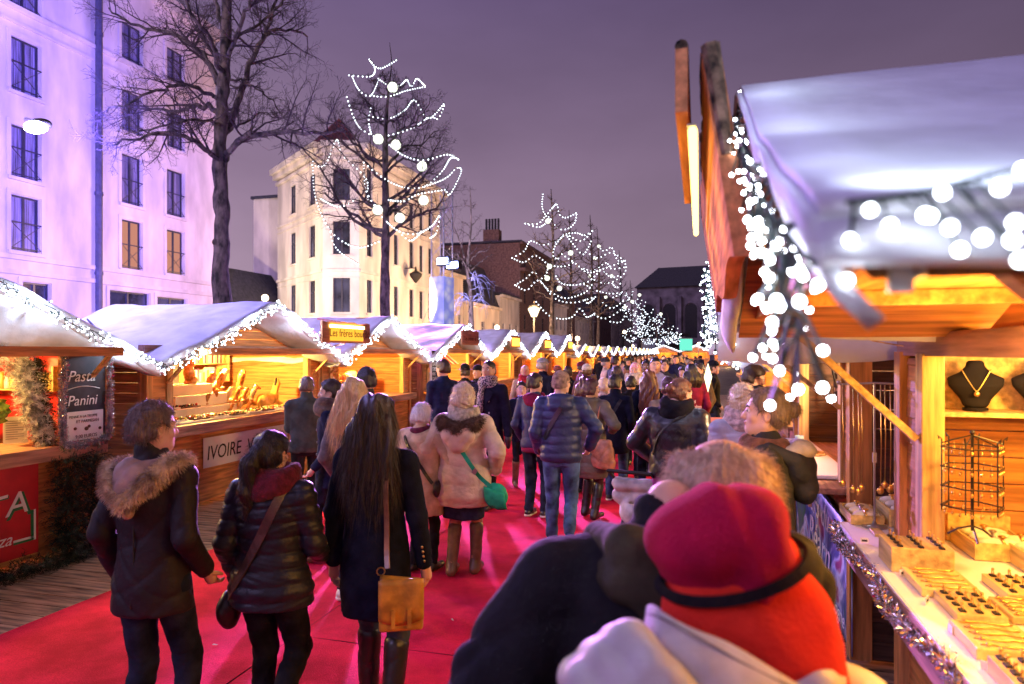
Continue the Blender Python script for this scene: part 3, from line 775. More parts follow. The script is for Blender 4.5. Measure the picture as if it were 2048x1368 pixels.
# signs on the gables of the left row
def board(X, y0, y1, z0, z1, lit, label, words=None, size=.2, lean=.0, strip=False, tx=0.):
    yc = (y0+y1)/2; r = thing('sign_board', label, 'sign', (X, yc, z0)); w = (y1-y0)/2; h = z1-z0; g = random.Random(int(y0*10))
    mb = MB(); top = [(-w+2*w*i/14, h+g.uniform(-.012, .012)) for i in range(15)]
    mb.prism([(-w, 0), (w, 0)]+top[::-1], -.02, .015, 0); mb.build('plank', [wood('sign', (.50, .22, .12), 1)], r)
    if lit == 1: MB().box(.016, .034, -w*.78, w*.70, h*.12, h*.80).build('lit_panel', [SIGNL], r)
    if lit == 2:
        MB().box(.016, .03, -w*.86, w*.84, h*.84, h*.93).build('tube', [TUBE], r)
    if strip:
        MB().box(.016, .028, -w*.72, w*.66, h*.10, h*.72).build('glowing_panel', [emis('sign_glow', (1., .45, .04), 1.15)], r)
        MB().box(.016, .05, -w*.72, w*.66, h*.72, h*.84).build('lamp_tube', [TUBE], r)
    if words: text('lettering', words, size, wallM((.032, -w*.80+tx, h*.30)), mat('burnt', (.10, .03, .015), .9, var=.1), r, .002, sp=1.05)
    return r
board(-5.66, 9.42, 11.0, 2.19, 2.53, 0, 'plank sign with yellow glowing panel between the second and third chalets', 'Les frères bourdos', .175, strip=True, tx=.03)
board(-5.78, 16.2, 17.55, 2.22, 2.60, 0, 'unlit reddish plank sign on the chalet with the black menu board', 'Les crèmes de Cook', .155)
board(-5.78, 20.8, 22.0, 2.18, 2.56, 1, 'glowing orange sign on the fifth chalet, left of two like it')
board(-5.78, 25.6, 26.9, 2.16, 2.54, 1, 'glowing orange sign on the sixth chalet')
board(-5.78, 30.5, 31.8, 2.16, 2.54, 1, 'glowing orange sign on the seventh chalet, rightmost of three like it')
SIGNBR = MB().bar((-5.70, 10.2, 2.53), (-6.2, 10.2, 2.6), .03, .03).bar((-5.70, 10.2, 2.19), (-6.2, 10.5, 2.1), .03, .03).build('sign_bracket', WD); tag(SIGNBR, 'wooden bracket holding the plank sign with the yellow glow', 'bracket')

# ---- right row
R1P = ((0, .24, .6, .955, 1.26, 1.5, 1.643, 1.9, 2.12), (2.76, 2.62, 2.43, 2.28, 2.17, 2.106, 2.075, 2.035, 2.0))
def r1z(y): return float(np.interp(abs(1.9-y), *R1P))
R1 = stall((.97, 1.9, 0), PI, 'near jewellery stall at the right with a huge snowy white roof', W=3.7, zr=2.74, zv=2.14, RW=1.30, RWn=1.26, over=.87, shut=.72, shz=2.235, cover=.24, det=2, glow=0, seed=11, shside=(-1.55, .86), lipk=.8, sagk=.3, fl=0, prof=R1P, sof_=0,
           group='wooden chalets along the right of the lane')
R2 = stall((.97, 6.25, 0), PI, 'dark wooden Gascon food stall with the painted banner, next to the jewellery stall', W=2.7, zr=2.82, zv=2.26, RW=2.15, edrop=.27, over=.87, shut=.6, shz=2.08, cover=.24, det=2, glow=75, lit=(1., .66, .34), seed=12, sw=WDK,
           group='wooden chalets along the right of the lane')
for k, yc in enumerate((10.6, 15.2, 19.9, 24.6, 29.5)):
    stall((1.25+k*.12, yc, 0), PI, ('wooden stall beyond the Gascon food stall on the right', 'second wooden stall beyond the Gascon food stall', 'third wooden stall beyond the Gascon food stall', 'fourth wooden stall beyond the Gascon food stall',
           'farthest wooden stall on the right of the lane')[k], W=3.6, zr=2.8, zv=1.95, RW=2.2, over=.8, det=1, glow=130, seed=20+k, group='wooden chalets along the right of the lane')
    garland([(1.25+k*.12-.85, p[1], p[2]) for p in rake(0, yc, 2.2, 2.8, 1.95)], 'string of white lights on the gable of the %s right hand stall' % ('third', 'fourth', 'fifth', 'sixth', 'seventh')[k], 150, .016+.004*k, group=None, seed=60+k)
garland([(.09, p[1], p[2]) for p in rake(0, 6.25, 2.15, 2.82, 2.20)], 'dense white fairy lights round the gable of the Gascon food stall', 330, .0085, drop=.09, seed=31, spread=.10, cab=.004)
# ================= things on and in the stalls
GOLD = mat('gold', (.75, .50, .16), .28, metal=1., var=.1)
PINE = wood('block', (.72, .52, .20), 1, rough=.5); PILLOW = mat('pillow_cloth', (.85, .80, .62), .9, var=.04)
FIR = mat('fir_needles', (.018, .035, .022), .8, var=.4, scale=12); FIRP = mat('fir_frosted', (.55, .60, .62), .8, var=.3, scale=14)
TINS = mat('tinsel_silver', (.88, .88, .92), .16, metal=1., var=.1)
CHALK = mat('chalkboard', (.035, .033, .05), .7, var=.2); CHW = mat('chalk_white', (.8, .8, .82), .9, var=.05)
RED = mat('red_panel', (.50, .012, .02), .45, var=.08); REDC = mat('red_satin', (.55, .015, .02), .4, var=.2, bump=.6, bscale=9)
BULBE = emis('bulb_blurred', (.85, .92, 1.), 13.)
# --- near jewellery stall: gable sign of split logs leaning over the lane, its light tube
r = thing('gable_sign', 'large leaning plank sign with a bright yellow light tube above the jewellery stall', 'sign', (.080, 1.74, 2.28))
def lean(z): return -.150*z
mb = MB(); g = random.Random(3)
N = 26; pts = []
for i in range(N+1):
    y = .0+2.05*i/N
    pts.append((y, .51+.02*math.sin(y*9)+g.uniform(-.012, .012)))
for i in range(N):
    (ya, ta), (yb, tb) = pts[i], pts[i+1]
    za = .0+.03*math.sin(ya*5); zb = .0+.03*math.sin(yb*5)
    v = [(lean(za), ya, za), (lean(zb), yb, zb), (lean(tb), yb, tb), (lean(ta), ya, ta)]; w = [(x+.045, y, z) for x, y, z in v]
    mb.add(v+w, [(0, 3, 2, 1), (4, 5, 6, 7), (3, 7, 6, 2), (0, 1, 5, 4)]+([(0, 4, 7, 3)] if i == 0 else [])+([(1, 2, 6, 5)] if i == N-1 else []))
mb.build('plank', [wood('sign_near', (.66, .27, .13), 1, bump=.3, rough=1., spec=.02)], r)
mb = MB()
for i in range(N):
    ya, ta = pts[i]; yb, tb = pts[i+1]
    mb.tube([(lean(ta)+.022, ya, ta), (lean(tb)+.022, yb, tb)], .024+g.uniform(-.004, .004), 7)
mb.tube([(lean(.25)+.022, 0, .25), (lean(.52)+.022, 0, .52)], [.014, .024], 7)
mb.build('bark_edge', [mat('bark', (.22, .14, .09), .95, var=.5, scale=22, bump=1., bscale=30)], r)
mb = MB(); g = random.Random(9)
for i in range(14):
    y0 = .02+1.10*i/14; y1 = .02+1.10*(i+1)/14
    mb.box(-.140, -.110, y0, y1, .37, .53+g.uniform(-.012, .012))
mb.build('upper_plank', [wood('sign_near', (.62, .25, .13), 1)], r)
MB().tube([(-.125, .03, .54), (-.125, 1.12, .54)], .017, 8).build('bark_edge', [MATS['bark']], r)
MB().tube([(-.098, .05, .33), (-.098, 1.62, .33)], .012, 8).build('light_tube', [emis('tube_near', (1., .64, .16), 4.)], r)
lamp('tube_light', 'POINT', (-.19, .30, .16), 1.5, (1., .55, .08), .02, parent=r); lamp('tube_light', 'POINT', (-.19, .95, .16), 1.5, (1., .55, .08), .02, parent=r); lamp('tube_light', 'POINT', (-.19, 1.5, .16), 1.4, (1., .55, .08), .02, parent=r)
MB().box(-.112, -.090, .06, 1.6, .346, .352).build('tube_holder', METAL, r)
# garland hanging at the near gable: large, close, out of focus
g = random.Random(5); P = []
for i in range(30):
    y = 1.70-1.06*i/29; P.append((.085, y, r1z(y)-.03))
root = thing('light_garland', 'very near fairy lights along the snowy roof edge of the jewellery stall', 'light garland', P[0])
cb = MB(); bp = []; b0 = Vector(P[0]); cb.tube([Vector(p)-b0+Vector((g.uniform(-.012, .012), 0, g.uniform(-.015, .015))) for p in P], .0035, 5)
for i in range(46):
    y = .60+1.0*g.random()**1.3; p = Vector((.075, y, r1z(y)-.03)); q = p+Vector((g.uniform(-.02, .02), g.uniform(-.03, .03), -g.uniform(.01, .055)))
    cb.tube([p-b0, q-b0], .0022, 4); bp.append(tuple(q-b0))
cb.build('cable', CAB, root); bulbs('bulb', bp, .0034, BULBN, root)
root = thing('light_garland', 'bunch of near fairy lights hanging under the sign of the jewellery stall', 'light garland', (.11, 2.0, 2.6)); b0 = Vector((.11, 2.0, 2.6)); cb = MB(); bp = []
path = [Vector(P3(*q)) for q in ((1478, 200, 1.75), (1475, 270, 1.6), (1505, 340, 1.35), (1530, 410, 1.1), (1560, 480, .90), (1565, 550, .82), (1575, 600, .78), (1605, 635, .76), (1595, 655, .76))]
sp = smooth_path(path, 8); cb.tube([p-b0 for p in sp], .004, 5)
for i in range(100):
    t = g.random()**.9; p = sp[int(t*(len(sp)-1))]; s_ = .03+.062*min(1, t*1.3); q = p+Vector((g.uniform(-.5, .5)*s_, g.uniform(-1, 1)*s_*2, g.uniform(-1, .6)*s_))
    cb.tube([p-b0, p.lerp(q, .5)-b0+Vector((0, 0, .01)), q-b0], .0026, 4); bp.append(tuple(q-b0))
for q in smooth_path([Vector(P3(1700, 380, .62)), Vector(P3(1860, 370, .55)), Vector(P3(2046, 330, .5))], 6): pass
cb.build('cable', CAB, root); bulbs('bulb', bp, .0032, BULBN, root)
root = thing('light_garland', 'blurred near string of lights draped across the white roof of the jewellery stall', 'light garland', (.2, .5, 2.2)); b0 = Vector((.2, .5, 2.2)); cb = MB(); bp = []
sp = smooth_path([Vector(P3(*q)) for q in ((1640, 405, .60), (1720, 402, .575), (1840, 385, .565), (1950, 358, .555), (2090, 325, .54))], 8); cb.tube([p-b0 for p in sp], .0022, 5)
for q in ((1700, 480, .56), (1695, 560, .58), (1860, 432, .54), (1885, 385, .53), (1900, 455, .52), (1965, 475, .5), (2000, 375, .49), (2030, 445, .5), (2025, 480, .49), (1850, 430, .53), (2046, 340, .5), (1740, 420, .55), (1670, 470, .6), (1780, 450, .56), (1920, 500, .52), (2040, 520, .49)):
    p = Vector(P3(*q)); n = min(sp, key=lambda a: (a-p).length); cb.tube([n-b0, p-b0], .0014, 4); bp.append(tuple(p-b0))
cb.build('cable', CAB, root); bulbs('bulb', bp, .0046, BULBE, root)
# hook under the roof edge
mb = MB().bar(P3(1800, 470, .64), P3(1800, 585, .64), .012, .02).tube([P3(1805, 520, .64), P3(1840, 515, .63), P3(1845, 545, .63), P3(1815, 560, .64)], .005, 6)
tag(mb.build('shutter_hook', METAL), 'metal hook hanging below the white roof edge at the right', 'hook')
# --- white table top cloth, trays, stands
def prim(name, mb, m, label, cat, loc=None, group=None, sm=False):
    o = mb.build(name, m, None, sm); tag(o, label, cat, group)
    return o
TC = MB().box(.72, 1.55, .2, 3.98, 1.135, 1.142); TC.box(.712, .718, .2, 3.98, 1.0, 1.142); prim('tablecloth', TC, WHITE, 'white cloth over the counter of the jewellery stall', 'tablecloth')
def on_counter(px, py, z=1.145):
    d = F*(H-z)/(py-HY); return cw((px-CX)/F*d, d)
def tray(px, py, w, l, h, label, kind, z=1.145, group='pine display trays on the jewellery counter'):
    x, y = on_counter(px, py, z+h); r = thing('display_tray', label, 'display tray', (x, y, z), 0, group)
    mb = MB().box(-w/2, w/2, -l/2, l/2, 0, h)
    bev(mb.build('block', PINE, r), .003)
    g = random.Random(int(px)); 
    if kind == 'rings':
        hb = MB(); rg = MB()
        for i in range(3):
            for j in range(4):
                cx, cy = -w/2+w*(i+.5)/3, -l/2+l*(j+.5)/4
                hb.box(cx-.009, cx+.009, cy-.014, cy+.014, h, h+.006)
                rg.tube([(cx, cy+.010*math.cos(a), h+.014+.010*math.sin(a)) for a in np.linspace(-.6, 3.74, 10)], .0022, 5); rg.sph((cx, cy, h+.027), .006, 8, 5)
        hb.build('slots', INK, r); rg.build('rings', GOLD, r, True)
    elif kind == 'pillows':
        rim = MB().box(-w/2, w/2, -l/2, -l/2+.008, h, h+.03).box(-w/2, w/2, l/2-.008, l/2, h, h+.03).box(-w/2, -w/2+.008, -l/2+.008, l/2-.008, h, h+.03).box(w/2-.008, w/2, -l/2+.008, l/2-.008, h, h+.03)
        rim.build('rim', PINE, r)
        for j in range(3):
            cy = -l/2+l*(j+.5)/3; p = thing_part = MB().sph((0, cy, h+.022), (w*.40, l*.13, .024), 12, 8); p.build('pillow', PILLOW, r, True)
            MB().tube([(.0+.008*math.sin(a*2), cy+l*.135*math.cos(a), h+.022+.028*math.sin(a)) for a in np.linspace(.1, 3.04, 12)], .0065, 6).sph((0, cy, h+.052), (.017, .017, .006), 12, 6).build('watch', GOLD if j != 1 else METAL, r, True)
    elif kind == 'flat':
        k = MB()
        for i in range(5):
            cy = -l/2+l*(i+.5)/5; k.tube([(-w*.4+w*.8*t, cy+.006*math.sin(t*9+i), h+.004) for t in np.linspace(0, 1, 12)], .0025, 5)
            k.sph((-w*.3, cy, h+.006), (.008, .008, .004), 8, 5)
        k.build('bracelets', GOLD, r, True)
    return r
tray(1722, 1030, .16, .30, .02, 'low pine tray with watches on pillows at the far corner of the jewellery counter', 'pillows')
tray(1795, 1018, .16, .34, .06, 'middle stepped pine tray of pillows with bead bracelets', 'pillows')
tray(1850, 1003, .16, .34, .10, 'highest stepped pine tray of pillows below the earring stand', 'pillows')
tray(1940, 1020, .26, .22, .13, 'plain tall pine block under the earring stand', 'none')
tray(1755, 1062, .05, .12, .015, 'small engraved pine name strip at the counter edge', 'none')
tray(1830, 1085, .23, .21, .10, 'tall pine block with rows of rings', 'rings')
tray(1880, 1158, .20, .27, .03, 'low pine tray with thin bracelets lying flat', 'flat')
tray(1938, 1206, .15, .24, .03, 'narrow pine tray with two rows of gold rings', 'rings')
tray(1995, 1272, .19, .23, .035, 'low pine tray near the counter edge with rings and chains', 'flat')
tray(2070, 1345, .16, .18, .05, 'nearest pine block at the bottom right corner', 'rings')
tray(1985, 1085, .24, .30, .045, 'wide pine tray holding watches on pillows at the right', 'pillows')
tray(2062, 1105, .15, .30, .05, 'second wide pillow tray at the right edge', 'pillows')
tray(2040, 1170, .17, .24, .03, 'pine tray of gold rings just inside the right edge of the picture', 'rings')
tray(2040, 1215, .12, .20, .025, 'flat pine tray of chains below the right edge ring tray', 'flat')
for k, (px, py) in enumerate(((1715, 1085), (1790, 1150), (1835, 1205), (1880, 1262), (1950, 1340), (1770, 1120))):
    x, y = on_counter(px, py); r = thing('price_tag', 'tiny white price card on the jewellery counter', 'price tag', (x+.03, y, 1.144), Rd(30*k), 'price cards on the jewellery counter'); MB().box(-.018, .018, -.002, .002, 0, .026).build('card', WHITE, r); MB().box(-.012, .012, -.0026, -.0021, .008, .017).build('figures', INK, r)
# tinsel along the counter edge
def tinsel(path, label, rad=.03, per=900, m=None, name='tinsel_garland', seed=2, group=None, L=.035, wd=.006):
    rng = np.random.default_rng(seed); P = smooth_path([Vector(p) for p in path], 8); seg = sum((P[i+1]-P[i]).length for i in range(len(P)-1)); n = int(per*seg)
    A = np.array([tuple(p) for p in P]); i = rng.integers(0, len(A)-1, n); t = rng.random((n, 1)); p = A[i]*(1-t)+A[i+1]*t
    dr = rng.normal(0, 1, (n, 3)); dr /= np.linalg.norm(dr, axis=1, keepdims=True); e = p+dr*rad*rng.uniform(.6, 1.3, (n, 1)); s = np.cross(dr, rng.normal(0, 1, (n, 3))); s /= np.linalg.norm(s, axis=1, keepdims=True)
    v = np.stack([p-s*wd/2, p+s*wd/2, e+s*wd/2+rng.normal(0, .3, (n, 3))*wd, e-s*wd/2], 1).reshape(-1, 3); q = np.arange(n*4).reshape(-1, 4)
    return npmesh(name, v, q, m or TINS, None, False) if label is None else tag(npmesh(name, v, q, m or TINS, None, False), label, name.split('_')[0] if name != 'tinsel_garland' else 'tinsel', group)
ed = []
for i in range(15):
    y = 3.98-2.6*i/14; ed.append((.70-.02*math.sin(i*1.3), y, 1.12-.035*abs(math.sin(i*.7))))
tinsel(ed, 'silver and gold tinsel draped along the edge of the jewellery counter', .034, 2300)
# necklace stand
r = thing('necklace_stand', 'chrome T stand hung with long gold pocket watch chains', 'necklace stand', (.87, 3.9, 1.142))
MB().tube([(0, 0, 0), (0, 0, .74)], .006, 8).cbox((0, 0, .36), (.018, .018, .05)).build('pole', METAL, r)
MB().lathe([(.06, 0), (.06, .008), (.012, .016), (.008, .03)], 20).build('base', METAL, r, True)
MB().tube([(-.16, .02, .735), (0, 0, .745), (.17, -.02, .74)], .005, 8).sph((-.165, .02, .745), .012, 8, 6).sph((.175, -.02, .745), .012, 8, 6).build('crossbar', METAL, r)
for i, (x, L) in enumerate(((-.15, .50), (-.10, .53), (-.075, .54), (-.06, .52), (.03, .53), (.05, .50), (.075, .52), (.10, .50), (.125, .53), (.155, .50))):
    MB().tube([(x, .008, .735), (x+.004, .010, .735-L*.5), (x, .008, .735-L)], .0028, 4).sph((x, .008, .735-L-.018), (.017, .007, .019), 12, 8).tube([(x, .008, .735-L+.006), (x, .008, .735-L-.004)], .005, 6).build('pocket_watch', GOLD, r, True)
# earring stand: a hexagonal rack of black wire
x, y = 1.07, 3.18; r = thing('earring_stand', 'black wire rotating rack with earrings on the jewellery counter', 'earring stand', (x, y, 1.29)); BW = mat('wire_black', (.015, .012, .01), .4, var=0)
MB().tube([(0, 0, .03), (0, 0, .42)], .006, 6).sph((0, 0, .43), .010, 8, 6).build('pole', BW, r)
mb = MB()
for k in range(3): a = k*2*PI/3+.4; mb.tube([(0, 0, .05), (.05*math.cos(a), .05*math.sin(a), .03), (.09*math.cos(a), .09*math.sin(a), .0)], .004, 6)
mb.build('foot', BW, r); mb = MB(); ear = MB()
for z in (.13, .21, .29, .37):
    ring = [(.11*math.cos(a), .11*math.sin(a), z) for a in np.linspace(0, 2*PI, 7)]
    for q in range(6):
        a, b = Vector(ring[q]), Vector(ring[q+1]); mb.bar(a, b, .012, .004)
        for u in (.2, .5, .8):
            p = a.lerp(b, u)*1.03; ear.tube([p, p-Vector((0, 0, .02))], .0014, 4).sph(p-Vector((0, 0, .028)), (.006, .006, .009), 6, 5)
for q in range(6):
    a = q*PI/3; mb.tube([(.11*math.cos(a), .11*math.sin(a), .11), (.11*math.cos(a), .11*math.sin(a), .40), (.125*math.cos(a), .125*math.sin(a), .415), (.12*math.cos(a), .12*math.sin(a), .40)], .003, 5)
    mb.tube([(0, 0, .42), (.11*math.cos(a), .11*math.sin(a), .385)], .0025, 5)
mb.build('rack', BW, r); ear.build('earrings', GOLD, r, True)
# shelf box on the end wall with necklace busts
r = thing('wall_shelf', 'open pine shelf box on the inner end wall of the jewellery stall', 'shelf', (1.04, 3.70, 1.78)); mb = MB()
mb.box(0, .95, -.26, .0, -.02, 0).box(0, .95, -.26, 0, .30, .32).box(-.02, 0, -.26, 0, -.02, .32).box(0, .95, -.012, 0, 0, .30); mb.build('box', WLT, r)
BLK = mat('bust_velvet', (.010, .007, .010), .85, var=.1, spec=.2)
for i, bx in enumerate((1.20, 1.455)):
    r = thing('necklace_bust', ('black velvet bust with gold pendant, whole and in plain view', 'black velvet bust with gold pendant cut by the right edge')[i], 'necklace bust', (bx, 3.53, 1.785), Rd(-12))
    f = Fld(); f.loft([(.01, 0, 0, .045, .035), (.05, 0, 0, .06, .03), (.11, 0, 0, .105, .04), (.145, 0, .005, .11, .035), (.17, 0, .008, .06, .028), (.20, 0, .012, .036, .026), (.225, 0, .012, .036, .026)], .03)
    V, Q = f.mesh(.006); npmesh('bust', V, Q, BLK, r); MB().lathe([(.05, 0), (.05, .012)], 16).build('base', BLK, r)
    ch = []
    for a in np.linspace(-1, 1, 21): ch.append((a*.055, -.045+.02*abs(a), .085+.10*abs(a)**1.2))
    MB().tube(ch, .0022, 5).sph((0, -.05, .075), (.012, .006, .012), 10, 8).build('pendant', GOLD, r, True)
# cable and lamp in R1
prim('lamp_cable', MB().tube(smooth_path([(1.02, 3.62, 2.12), (.80, 3.70, 2.11), (1.1, 3.67, 2.02), (1.04, 3.655, 1.8), (1.05, 3.66, 1.5), (1.055, 3.66, 1.2)], 6), .004, 5), WLT, 'pale cable running down the corner post of the jewellery stall', 'cable')
prim('power_cable', MB().tube(smooth_path([P3(1735, 665, 4.2), P3(1725, 690, 4.3), P3(1680, 712, 4.6), P3(1665, 735, 4.8), P3(1672, 770, 4.9)], 6), .007, 6), INK, 'black looped power cable hanging between the two right stalls', 'cable')
r = thing('strip_lamp', 'bright warm strip lamp under the ceiling of the jewellery stall', 'lamp', (1.35, 3.2, 2.09)); MB().box(-.30, .32, -.03, .03, 0, .03).build('housing', WHITE, r); MB().tube([(-.28, 0, -.014), (.30, 0, -.014)], .013, 8).build('tube', [emis('lamp_tube_in', (1., .80, .45), 22.)], r)
lamp('front_lamp', 'POINT', (-.66, -1.25, -.10), 26, (1., .48, .08), .05, parent=r)
lamp('strip_lamp_light', 'POINT', (.1, -.25, -.06), 46, (1., .52, .08), .06, parent=r)
lamp('strip_lamp_light', 'POINT', (-.15, -1.6, -.04), 50, (1., .52, .08), .06, parent=r)
# --- Gascon stall: banner, cloth, cup, tart, shelves of jars and books
r = thing('painted_banner', 'blue and purple painted banner with white writing hung below the Gascon counter', 'banner', (.945, 4.82, .08)); mb = MB()
def bz(u, v):
    y = 3.1*u; top_ = .86 if y > 1.0 else .80+.06*y; x = .012*math.sin(y*5)*(1-v)
    return (x, y, (top_)*v)
m = bpy.data.materials.new('banner_paint'); m.use_nodes = True; nt = m.node_tree; b = nt.nodes['Principled BSDF']; b.inputs['Roughness'].default_value = .45
tc = nd(nt, 'ShaderNodeTexCoord'); n = nd(nt, 'ShaderNodeTexNoise'); n.inputs['Scale'].default_value = 2.6; n.inputs['Detail'].default_value = 3; n.inputs['Distortion'].default_value = 1.2
cr = nd(nt, 'ShaderNodeValToRGB'); e = cr.color_ramp.elements; e[0].position = .33; e[0].color = (.03, .16, .05, 1); e[1].position = .47; e[1].color = (.04, .07, .28, 1)
for p_, c_ in ((.53, (.16, .20, .45, 1)), (.60, (.45, .5, .75, 1)), (.70, (.25, .03, .16, 1))): q = e.new(p_); q.color = c_
nt.links.new(tc.outputs['Object'], n.inputs['Vector']); nt.links.new(n.outputs[0], cr.inputs[0]); nt.links.new(cr.outputs[0], b.inputs['Base Color'])
mb.grid(bz, 30, 8); o = mb.build('sheet', m, r, True); solid(o, .003)
def rtext(body, size, y, z, name='lettering', sx=1., shear=.3, mm=None):   # reads from far to near on the -x side
    M = Matrix.Translation((-.012, y, z)) @ Matrix(((0, 0, -1), (-1, 0, 0), (0, 1, 0))).to_4x4()
    return text(name, body, size, M, mm or WHITE, r, .0015, shear=shear, sx=sx)
rtext('Saveurs du', .27, 2.25, .60, sx=1.25); rtext('Béarn', .36, 1.75, .30, sx=1.2); rtext('et de Gascogne', .16, 1.3, .10, sx=1.1)
r = thing('counter_pad', 'thick white cloth pad on the counter of the Gascon stall', 'table pad', (.72, 5.3, 1.135)); bev(MB().box(0, .34, 0, 2.2, 0, .03).build('pad', WHITE, r), .01)
x, y = .88, 6.75; r = thing('paper_cup', 'pale blue paper cup on the Gascon counter', 'cup', (x, y, 1.166)); MB().lathe([(.03, 0), (.04, .11), (.036, .11), (.027, .006)], 16).build('cup', mat('cup', (.35, .55, .62), .6), r, True)
r = thing('tart_tray', 'wooden board with cut pastries on the Gascon counter', 'food tray', (.90, 6.35, 1.166)); MB().lathe([(.14, 0), (.145, .012), (.14, .014)], 20).build('board', WLT, r); g = random.Random(2)
for i in range(10): a = g.random()*6.28; q = g.random()*.10; MB().cbox((q*math.cos(a), q*math.sin(a), .024), (.06, .045, .018), 0, Matrix.Rotation(a, 3, 'Z')).build('pastry', mat('pastry', (.55, .30, .10), .7, var=.3, scale=30), r)
JC = [(.55, .32, .08), (.62, .5, .3), (.3, .04, .05), (.5, .55, .65), (.08, .06, .16), (.7, .66, .6)]
JM = [mat('jar%d' % i, c, .3, var=.1, spec=.5) for i, c in enumerate(JC)]
def shelf(label, loc, rz, W, rows, z0, dz, kind='jars', seed=1, dpt=.22, cat='shelf', group=None, itemgroup='jars on the shelves', ilabel='small jar on a shelf'):
    r = thing('display_shelf', label, cat, loc, rz, group); mb = MB(); g = random.Random(seed)
    for k in range(rows): mb.box(-dpt, 0, -W/2, W/2, z0+k*dz-.015, z0+k*dz)
    for s_ in (-1, 1): mb.box(-dpt, 0, s_*W/2-.01, s_*W/2+.01, z0-.02, z0+rows*dz)
    mb.build('boards', WLT, r); M = Matrix.Translation(loc) @ Matrix.Rotation(rz, 4, 'Z')
    for k in range(rows):
        y = -W/2+.05
        while y < W/2-.06:
            h = g.uniform(.5, .8)*dz; w = g.uniform(.03, .045); p = M @ Vector((-dpt*.35, y, z0+k*dz+.001)); b = MB()
            if kind == 'jars': b.lathe([(w*.9, 0), (w, .01), (w, h*.7), (w*.7, h*.8), (w*.75, h*.82), (w*.75, h), ], 10)
            else: b.box(-.06, .05, -w*.5, w*.5, 0, h)
            o = b.build('jar' if kind == 'jars' else 'book', g.choice(JM), None, kind == 'jars'); o.location = p; o.rotation_euler = (0, 0, rz); tag(o, ilabel, 'jar' if kind == 'jars' else 'book', itemgroup)
            y += 2*w+g.uniform(.004, .02) if kind == 'jars' else w+.006
    return r
shelf('stepped shelf of labelled jars and packets inside the Gascon stall', (1.42, 6.6, 0), PI, 1.9, 4, 1.16, .17, 'jars', 4, .3, itemgroup='jars in the Gascon stall', ilabel='labelled jar on the shelves in the Gascon stall')
r = thing('price_board', 'small dark board with chalked prices in the Gascon stall', 'price board', (1.30, 7.2, 1.62), Rd(20)); MB().box(-.01, .01, -.09, .09, 0, .32).build('board', CHALK, r)
for k, w_ in enumerate(('1 = 5€', '2 = 8€', '3 = 10€')): text('chalk_writing', w_, .055, Matrix.Translation((-.012, .08, .22-.09*k)) @ Matrix(((0, 0, -1), (-1, 0, 0), (0, 1, 0))).to_4x4(), CHW, r, .001)
# posters on the back wall of the Gascon stall
# --- pasta stall (left edge)
x0 = -6.2
r = thing('chalk_menu', 'chalkboard menu edged in silver tinsel reading Pasta on the end of the pasta stall', 'menu board', (-6.03, 5.27, 1.15)); MB().box(-.015, .015, 0, .50, 0, .92).build('board', CHALK, r); MB().box(-.02, .02, -.02, 0, -.02, .94).box(-.02, .02, .50, .52, -.02, .94).build('frame', WZ, r)
text('chalk_writing', 'Pasta', .155, wallM((.018, .05, .60)), CHW, r, .001, shear=.3); text('chalk_writing', 'Panini', .145, wallM((.018, .05, .36)), CHW, r, .001, shear=.2)
MB().tube([(.017, .05+.38*t, .52+.03*math.sin(PI*t)) for t in np.linspace(0, 1, 10)], .004, 4).build('chalk_line', CHW, r)
r2 = thing('price_sheet', 'white sheet announcing penne with truffle on the chalkboard', 'paper sign', (-6.005, 5.31, 1.16)); MB().box(0, .004, 0, .42, 0, .29).build('sheet', WHITE, r2)
text('lettering', 'PENNE A LA TRUFFE', .036, wallM((.006, .02, .225)), INK, r2, .0008); text('lettering', 'ET PARMESAN', .042, wallM((.006, .10, .175)), INK, r2, .0008); text('lettering', '9,00 EUROS', .05, wallM((.006, .09, .02)), INK, r2, .0008)
mb = MB(); 
for a, b_, c_ in ((.09, .12, .02), (.22, .11, .026), (.25, .13, .02), (.38, .10, .02)): mb.sph((.005, a, b_), (.003, c_, c_*.8), 8, 6)
mb.build('picture', mat('truffle', (.10, .05, .03), .8), r2)
fr = [(-5.99, 5.26, 1.14), (-5.99, 5.25, 1.5), (-5.99, 5.27, 2.05)]; 
tinsel(fr, 'pink silver tinsel down the near side of the chalkboard menu', .045, 2600, seed=3, L=.05, wd=.005)
tinsel([(-5.99, 5.80, 2.05), (-5.99, 5.80, 1.5), (-5.98, 5.77, 1.17), (-5.98, 5.5, 1.12), (-5.98, 5.29, 1.13)], 'silver tinsel round the far side and foot of the chalkboard menu', .045, 2600, seed=4, wd=.005)
